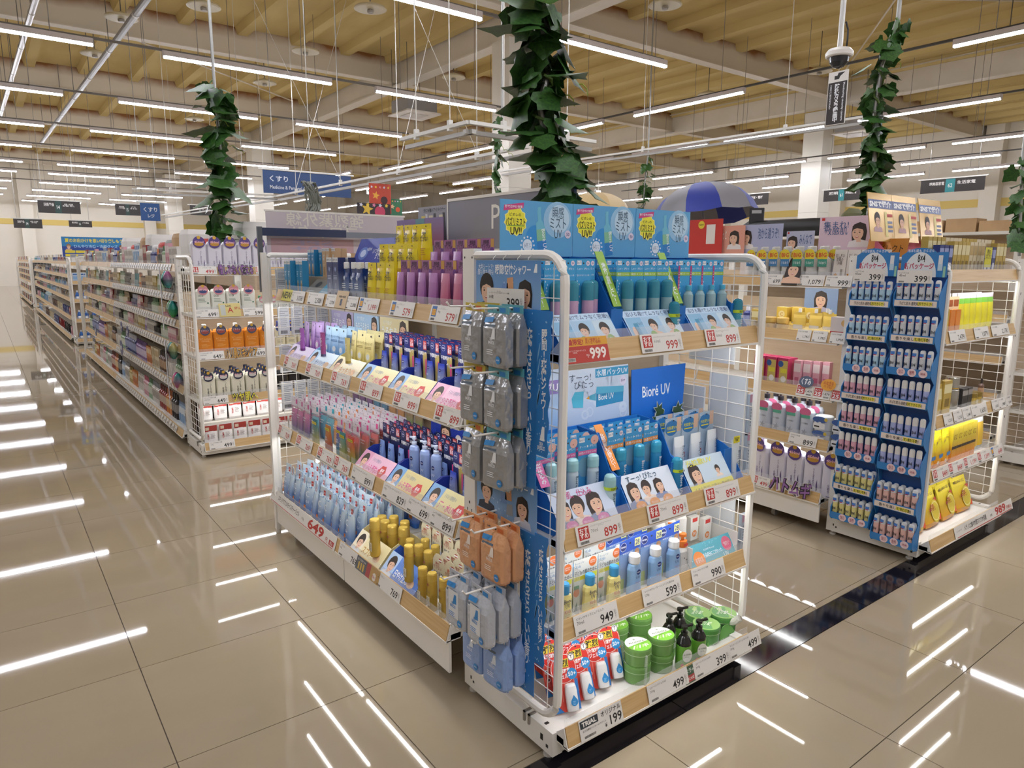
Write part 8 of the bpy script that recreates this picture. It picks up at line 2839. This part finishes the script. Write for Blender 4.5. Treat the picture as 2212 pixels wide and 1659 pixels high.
hang_sign(1, 13.0, (567, 366, 757, 416), blue_sign, 'wide navy pharmacy sign with white lettering')
hang_sign(1, 15.0, (302, 438, 344, 476), reg_sign, 'small square blue pharmacy register sign')
hang_sign(1, 24.0, (80, 432, 172, 459), aisle_sign('14', '行楽用品\n掃除・袋', '水筒・弁当箱\n洗濯用品・物干し', '1f3d38'), 'dark aisle sign numbered 14 nearer the ceiling lights')
hang_sign(1, 30.0, (28, 472, 90, 492), aisle_sign('14', '行楽用品\n掃除・袋', '水筒・弁当箱\n洗濯用品', '1f3d38'), 'far dark aisle sign numbered 14 above stacked cartons')
hang_sign(1, 26.0, (248, 440, 303, 464), aisle_sign('15', '芳香消臭\nトイレ用品', 'バス\nタオル', '1f3d38'), 'dark aisle sign beside the square blue register sign')
hang_sign(1, 30.0, (148, 476, 198, 490), aisle_sign('16', '寝具用品', 'バス用品', '2a3330'), 'small dark aisle sign above the summer banner')
hang_sign(1, 26.0, (410, 443, 455, 464), aisle_sign('17', 'マット', 'レス', '2a3330'), 'dark aisle sign half hidden by ivy')
hang_sign(0, 20.0, (1573, 424, 1660, 447), aisle_sign('60', '衣類芳香剤', '電球・電材', '2a7f84'), 'dark aisle sign numbered 60 behind the striped parasol')
hang_sign(0, 20.0, (1780, 412, 1862, 436), aisle_sign('61', '照明', '理美容家電', '2a7f84'), 'dark aisle sign numbered 61 beside the second column')
hang_sign(0, 20.0, (1990, 391, 2128, 419), aisle_sign('62', '理美容家電', '生活家電', '2a7f84'), 'dark aisle sign numbered 62 by the cream wall')
for px, py, ax, v in ((797, 412, 1, 30), (1293, 418, 1, 20)):
    a, w_, z0, h_ = rect_on(ax, v, px - 5, py - 7, px + 5, py + 7)
    q = MB().box(0, w_, 0, .02, 0, h_, mat('dfe6ea', .4, emit=1.5)).shape([(w_ * .2, h_ * .4), (w_ * .5, h_ * .4), (w_ * .5, h_ * .25), (w_ * .85, h_ * .5), (w_ * .5, h_ * .75), (w_ * .5, h_ * .6), (w_ * .2, h_ * .6)], -.001, mat('2a8a78', .4))
    q.tube([(w_ / 2, .01, h_), (w_ / 2, .01, ZC - z0)], .01, RAILW, 5)
    obj('exit_sign', q, None, plane_T(ax, v, a, z0), 'small lit arrow exit sign %s' % ('above the bright posters' if px < 900 else 'above the beige parasol'), 'exit sign')

# security camera and its sign
c = hit(1812, 130, 0, 6.0)
p1 = MB().tube([(0, 0, .08), (0, 0, ZC - c.z)], .022, mat('b9b8b4', .35, .5), 10)
p2 = MB().lathe([(.1, .02), (.11, .03), (.11, .06), (.09, .085), (.02, .09)], mat('d6d3cc', .4), 18)
p3 = MB().lathe([(.001, -.07), (.045, -.055), (.075, -.02), (.082, .02)], mat('2a2c30', .1), 18, caps=False)
p4 = MB().tube([(.01, -.03, .3), (.035, -.04, .24), (.03, -.045, .16), (.05, -.03, .1)], .008, mat('1d1d1f', .5), 6)
Proto('dome_camera', 'security camera', [('pole', p1), ('housing', p2), ('dome', p3), ('cable', p4)]).place(tr(*c), 'white dome security camera on a ceiling pole')
a, w_, z0, h_ = rect_on(0, 6.0, 1792, 158, 1832, 270)
b = MB().box(0, w_, 0, .006, 0, h_, mat('2a2322', .5)).box(w_ * .0, w_, -.001, 0, h_ * .8, h_, mat('d9d6d0', .5))
for x0, x1, z_0, z_1 in ((-.004, 0.0, 0, h_), (w_, w_ + .004, 0, h_), (0, w_, -.004, 0)):
    b.box(x0, x1, -.001, .007, z_0, z_1, mat('d9d6d0', .5))
q = MB().text('防\n犯\nカ\nメ\nラ\n録\n画\n中', w_ * .34, h_ * .04, w_ * .62, h_ * .77, -.0015, W_INK, .03, 's')
t = MB().text('Monitoring security camera', 0, 0, h_ * .72, w_ * .14, 0, W_INK, .01, 's')
q.merge(t, tr(w_ * .76, -.0015, h_ * .77) @ roty(90))
q.text('감\n시\n카\n메\n라\n작\n동\n중', w_ * .1, h_ * .3, w_ * .2, h_ * .76, -.0015, W_INK, 0, 's', 1)
q.shape([(w_ * .3, h_ * .85), (w_ * .55, h_ * .85), (w_ * .6, h_ * .9), (w_ * .85, h_ * .97), (w_ * .5, h_ * .97), (w_ * .45, h_ * .92), (w_ * .3, h_ * .92)], -.0015, INK)
e = empty('camera_sign', plane_T(0, 6.0, a, z0), 'black and white camera notice hung below the dome camera', 'notice')
obj('board', b, e)
obj('lettering', q, e)
obj('cord', MB().tube([(w_ * .5, .003, h_), (w_ * .5 + (.0), .003, h_ + .06)], .002, RAILW, 4), e)

# ------------------------------------------------------------------ ceiling services
GAL = mat('6f6c68', .35, .6)
for i, ((x0, y0), (x1, y1), r_) in enumerate((((330, -20), (88, 310), .055), ((82, -20), (-15, 300), .05))):
    p, q_ = hit(x0, y0, 2, 5.4), hit(x1, y1, 2, 5.4)
    m = mat('8a8580', .3, .5) if i else GAL
    e = empty('ceiling_pipe', tr(0, 0, 0), ('dark bundled pipe crossing under the roof beams', 'pale round duct pipe at the roof edge')[i], 'ceiling pipe')
    obj('pipe', MB().tube([tuple(p), tuple(q_)], r_, m, 10), e)
    for j_ in range(7):
        c_ = p.lerp(q_, (j_ + .5) / 7)
        d = (q_ - p).normalized() * .03
        obj('pipe_band', MB().tube([tuple(c_ - d), tuple(c_ + d)], r_ * 1.12, mat('a9a49c', .35, .5), 10), e)
        obj('hanger', MB().tube([tuple(c_), (c_.x, c_.y, ZC)], .008, GAL, 5), e)
for y in (6.63, 10.27, 13.58, 16.9, 20.1, 23.35, 26.0, 29.2):
    obj('conduit', MB().box(X0 + 1, 8.6, y * K + .012, y * K + .05, TZ + .102, TZ + .135, mat('6f6a64', .45, .3)), None, None, 'thin grey conduit joining the lights hung across the aisles', 'conduit', 'conduits across the aisles')
for x in (9.55, 13.05, 17.05, 19.6):
    obj('conduit', MB().box(x * K + .012, x * K + .05, -3, 22, TZ + .102, TZ + .135, mat('4a4744', .45, .3)), None, None, 'dark conduit joining the lights hung along the aisles', 'conduit', 'conduits along the aisles')
for i, (px, py) in enumerate(((262, 40), (440, 15), (660, 112), (572, 180), (980, 168), (1437, 12), (1770, 155), (1530, 205), (205, 118), (800, 20), (420, 258), (2180, 70))):
    c_ = hit(px, py, 2, 5.75)
    b = MB().lathe([(.02, .12), (.05, .1), (.26, .03), (.28, .0), (.25, -.01), (.02, -.01)], mat('c9bfa0', .45), 22)
    k_ = MB().lathe([(.05, -.06), (.06, -.03), (.05, -.01)], mat('8f8678', .4), 12)
    r_ = MB().tube([(0, 0, .12), (0, 0, ZC - 5.75)], .01, GAL, 6)
    Proto('round_reflector', 'ceiling lamp', [('disc', b), ('socket', k_), ('stem', r_)]).place(tr(*c_), 'unlit round cream reflector lamp under the roof deck', 'round reflector lamps')
for i, (px, py, z) in enumerate(((895, 250, 5.1), (1850, 290, 5.1))):
    c_ = hit(px, py, 2, z)
    b = MB().box(-.42, .42, -.42, .42, .04, .36, mat('8d8a88', .4, .3))
    p_ = MB().prism([(-.5, 0), (.5, 0), (.47, .04), (-.47, .04)], -.5, .5, mat('cbc4ba', .45))
    g_ = MB().box(-.26, .26, -.26, .26, -.012, 0, mat('b5aea4', .5))
    pr = [('casing', b), ('panel', p_), ('grille', g_)] + [('rod', MB().tube([(x, y, .36), (x, y, ZC - z)], .008, GAL, 5)) for x in (-.4, .4) for y in (-.4, .4)]
    Proto('air_conditioner', 'air conditioner', pr).place(tr(*c_), ('square ceiling air conditioner beside the nearest column', 'square ceiling air conditioner behind the second column')[i])
for i, (p, q_) in enumerate((((1, 4.6), (7.5, 10.6)), ((10.5, 4.0), (19, 10.5)), ((2, 18), (8.5, 23)), ((19, 4), (10.5, 10)))):
    obj('brace_rod', MB().tube([(p[0], p[1], ZC - .22), (q_[0], q_[1], ZC - .22)], .02, BS, 6), ceiling)

# ------------------------------------------------------------------ parasols and tall goods further back
def parasol(c0, c1, R_, h_, drop, n=10):
    e = []
    for i in range(n):
        g = MB()
        a0, a1 = 2 * math.pi * i / n, 2 * math.pi * (i + 1) / n
        rows_ = []
        for k_ in range(6):
            t_ = k_ / 5
            rr, zz = R_ * math.sin(t_ * 1.35) / math.sin(1.35), h_ * (1 - t_ ** 2)
            rows_.append([(rr * math.cos(a), rr * math.sin(a), zz - (.03 * R_ * t_ * (1 if j_ == 1 else 0))) for j_, a in enumerate((a0, (a0 + a1) / 2, a1))])
        v = [p for r_ in rows_ for p in r_]
        f = []
        for k_ in range(5):
            for j_ in range(2):
                b_ = k_ * 3 + j_
                f.append((b_, b_ + 3, b_ + 4, b_ + 1))
        g.add(v, f, mat(c0 if i % 2 else c1, .6), True)
        e.append(('panel', g))
    e.append(('finial', MB().lathe([(.02, h_), (.025, h_ + .02), (.01, h_ + .06)], mat('d0d0d0', .4), 10)))
    e.append(('pole', MB().tube([(0, 0, h_ - .02), (0, 0, -drop)], .018, mat('b9b9b9', .3, .6), 8)))
    return Proto('parasol', 'parasol', e)


c_ = hit(1520, 470, 1, 8.1)
parasol('2f3f9a', '8f8f96', .95, .62, c_.z * 1.01).place(tr(c_.x, c_.y, c_.z - .02) @ rotx(-10) @ rotz(20), 'large parasol with blue and grey panels')
c_ = hit(1285, 452, 1, 9.5)
parasol('c9b184', 'c4ab7e', .62, .3, c_.z).place(tr(c_.x, c_.y, c_.z), 'plain beige parasol behind the mist headers')


def on_top(x0, x1, y0, y1, ztop, label):
    e = empty('tall_rack', tr(0, 0, 0), label, 'store shelf')
    obj('frame', MB().box(x0, x1, y0, y1, .05, .12, WHITE2).box(x0, x1, y0, y1, ztop - .03, ztop, WHITE2).box(x0 + .3, x0 + .34, y0, y1, .12, ztop - .03, BACKP), e)
    for y in (y0, y1 - .05):
        obj('upright', MB().box(x0, x0 + .05, y, y + .05, 0, ztop, WHITE2), e)
        obj('upright', MB().box(x1 - .05, x1, y, y + .05, 0, ztop, WHITE2), e)
    return e


R1 = on_top(8.0, 8.7, 2.5, 7.5, 1.78, 'tall white rack carrying the long black case')
c_ = hit(1712, 475, 0, 8.2)
b = MB()
b.merge(MB().lathe([(.02, 0), (.1, .05), (.11, .6), (.11, 1.5), (.08, 1.56)], mat('141415', .5), 14), tr(8.25, c_.y - .85, 1.9) @ rotx(-90))
k_ = MB().lathe([(.115, .7), (.115, .74)], mat('2a2a2c', .4), 14, caps=False)
hd = MB().box(-.09, .09, -.05, .05, 0, .2, mat('18181a', .5)).box(-.06, .06, -.06, -.05, .13, .17, mat('9a9a9a', .4))
Proto('long_case', 'long case', [('case', b), ('end_bag', MB().merge(hd, tr(8.25, c_.y + .55, 1.97) @ rotz(-60)))]).place(tr(0, 0, 0), 'long black tubular case lying behind the face boards')
for px, c0, wd, lab in ((1840, '5a5a3a', .35, 'olive canvas bag on the tall rack'), (1890, '26304a', .3, 'dark blue bag on the tall rack')):
    y_ = hit(px, 450, 0, 8.3).y
    obj('canvas_bag', MB().loft([oval(wd, .25, 0), oval(wd * 1.05, .27, .1), oval(wd * .9, .2, .26), oval(wd * .6, .05, .32)], mat(c0, .8)), None, tr(8.35, y_, 1.78), lab, 'bag')
R2 = on_top(15.6, 16.3, 2.0, 9.0, 1.93, 'white wall rack stacked with brown cartons')
CTN = noisy('brown_cardboard', 'a3835c', 'b08f66', (1, 1, 1), 3, 3, (.7, .8))
for i in range(9):
    hh = (.4, .36, .42)[i % 3]
    obj('carton', MB().box(0, .5, 0, .55, 0, hh, CTN).box(.0, .5, .26, .29, hh, hh + .002, mat('c9b48a', .4)), None, tr(15.7, 2.7 + i * .6, 1.93), 'brown carton on the white wall rack', 'carton', 'brown cartons on the wall rack')
for i in range(7):
    obj('white_carton', MB().box(0, .2, 0, .2, 0, .22, mat('cfd3d6', .5)).rect(.0, .05, .2, .12, -.001, mat('3a5a9a', .4)), None, tr(15.35, 4.4 + i * .28, 1.722), 'small white and blue carton at the rack edge', 'carton', 'small cartons at the rack edge')
obj('ledge', MB().box(15.3, 15.59, 2, 9, 1.7, 1.72, WHITE2), R2)
for i, (px, py, w_, h_, cs, lab) in enumerate(((772, 440, .5, .2, ('2a2226', 'c9a83a', 'b53a58'), 'dark board with bright star shapes'), (800, 430, .33, .4, ('b5422e', 'd9a03a', '3a2226'), 'tall orange poster with a star badge'), (842, 440, .22, .26, ('2f6a4a', 'd9b48a', 'c9522e'), 'small green-edged board in a wire stand'))):
    a = hit(px, py + 30, 1, 9.0)
    q = MB().box(0, w_, 0, .006, 0, h_, mat(cs[0], .45))
    star(q, w_ * .3, h_ * .6, w_ * .08, w_ * .18, 5, -.001, mat(cs[1], .45))
    q.disc(w_ * .68, h_ * .45, w_ * .16, -.001, mat(cs[2], .45), n=14)
    for j_ in range(5):
        star(q, w_ * (.12 + .19 * j_), h_ * .88, w_ * .03, w_ * .06, 5, -.0012, mat(('c9c9d6', 'd9b83a', 'cf7a94')[j_ % 3], .45))
    q.box(w_ * .45, w_ * .55, .006, .02, -a.z + 1.5, 0, WHITE2)
    obj('promo_board', q, None, tr(a.x, 9.0 + .02 * i, a.z), lab, 'promo board')
c_ = hit(673, 440, 1, 6.5)
wb = MB()
for i in range(26):
    r_ = random.Random(i)
    wb.tube([(.1 * math.cos(a + i) * r_.uniform(.6, 1), .1 * math.sin(a * 1.3 + i) * r_.uniform(.6, 1), .2 * math.sin(a * .7 + i * .5)) for a in [t_ * .7 for t_ in range(10)]], .006, mat('7d8078', .5), 4)
wb.tube([(0, 0, .1), (0, 0, ZC - c_.z)], .004, RAILW, 4)
obj('cable_bundle', wb, None, tr(*c_), 'tangled grey cable bundle hung over the pink sign panel', 'cable bundle')

# ------------------------------------------------------------------ goods piled on top of the left-hand runs and tall racks behind them
obj('top_deck', MB().box(1.62, 2.1, 5.9, 12.2, 1.5, 1.52, WHITE2), B_RUN)
TOPS = (('white folded bedding', 'd0cdc8', .4, .25), ('brown carton', 'a3835c', .35, .22), ('grey bundle', '8f8f8c', .3, .16), ('red and white box', 'b5423c', .3, .14), ('white packet', 'd6d6d6', .25, .12))
for i in range(16):
    n_, c0, w_, h_ = TOPS[i % 5]
    m = CTN if 'brown' in n_ else mat(c0, .7)
    b = MB().loft([oval(w_, .3, 0, 12, 6), oval(w_ * 1.03, .31, h_ * .3, 12, 6), oval(w_ * 1.02, .3, h_ * .8, 12, 5), oval(w_ * .9, .26, h_, 12, 5)], m)
    obj('stock_bundle', b, None, tr(1.86, 6.1 + i * .38, 1.52) @ rotz(90), n_ + ' stacked on top of the long skin care run', 'stock', 'stock on top of the long run')
for i, (x, y, L_, c0) in enumerate(((4.3, 6.2, 5.5, 'top'), (4.3, 13.8, 9, 'top'), (6.7, 6.2, 5.5, 'top'), (6.7, 13.8, 9, 'top'))):
    e = on_top(x - .4, x + .4, y, y + L_, 1.5, 'white double shelf run %s' % ('behind the skin care run', 'far behind the skin care run', 'two aisles over from the sun care shelves', 'far off two aisles over')[i])
    for k_ in range(int(L_ / .45)):
        col = TOPS[(k_ + i) % 5]
        b = MB().loft([oval(col[2], .3, 0, 12, 6), oval(col[2], .3, col[3] * .8, 12, 6), oval(col[2] * .9, .26, col[3], 12, 6)], mat(col[1], .7))
        obj('stock_bundle', b, None, tr(x, y + .25 + k_ * .45, 1.5) @ rotz(90), col[0] + ' on a far shelf run', 'stock', 'stock on the far shelf runs')
q = MB().box(0, .38, 0, .004, 0, .12, mat('4f86b8', .4)).text('ひんやり', .06, .03, .32, .09, -.001, W_INK, .02, 's')
a = hit(515, 510, 1, 6.4)
obj('cool_sign', q, None, tr(a.x, 6.4, 1.52), 'pale blue sign behind the purple-tagged lotion bottles', 'sign')
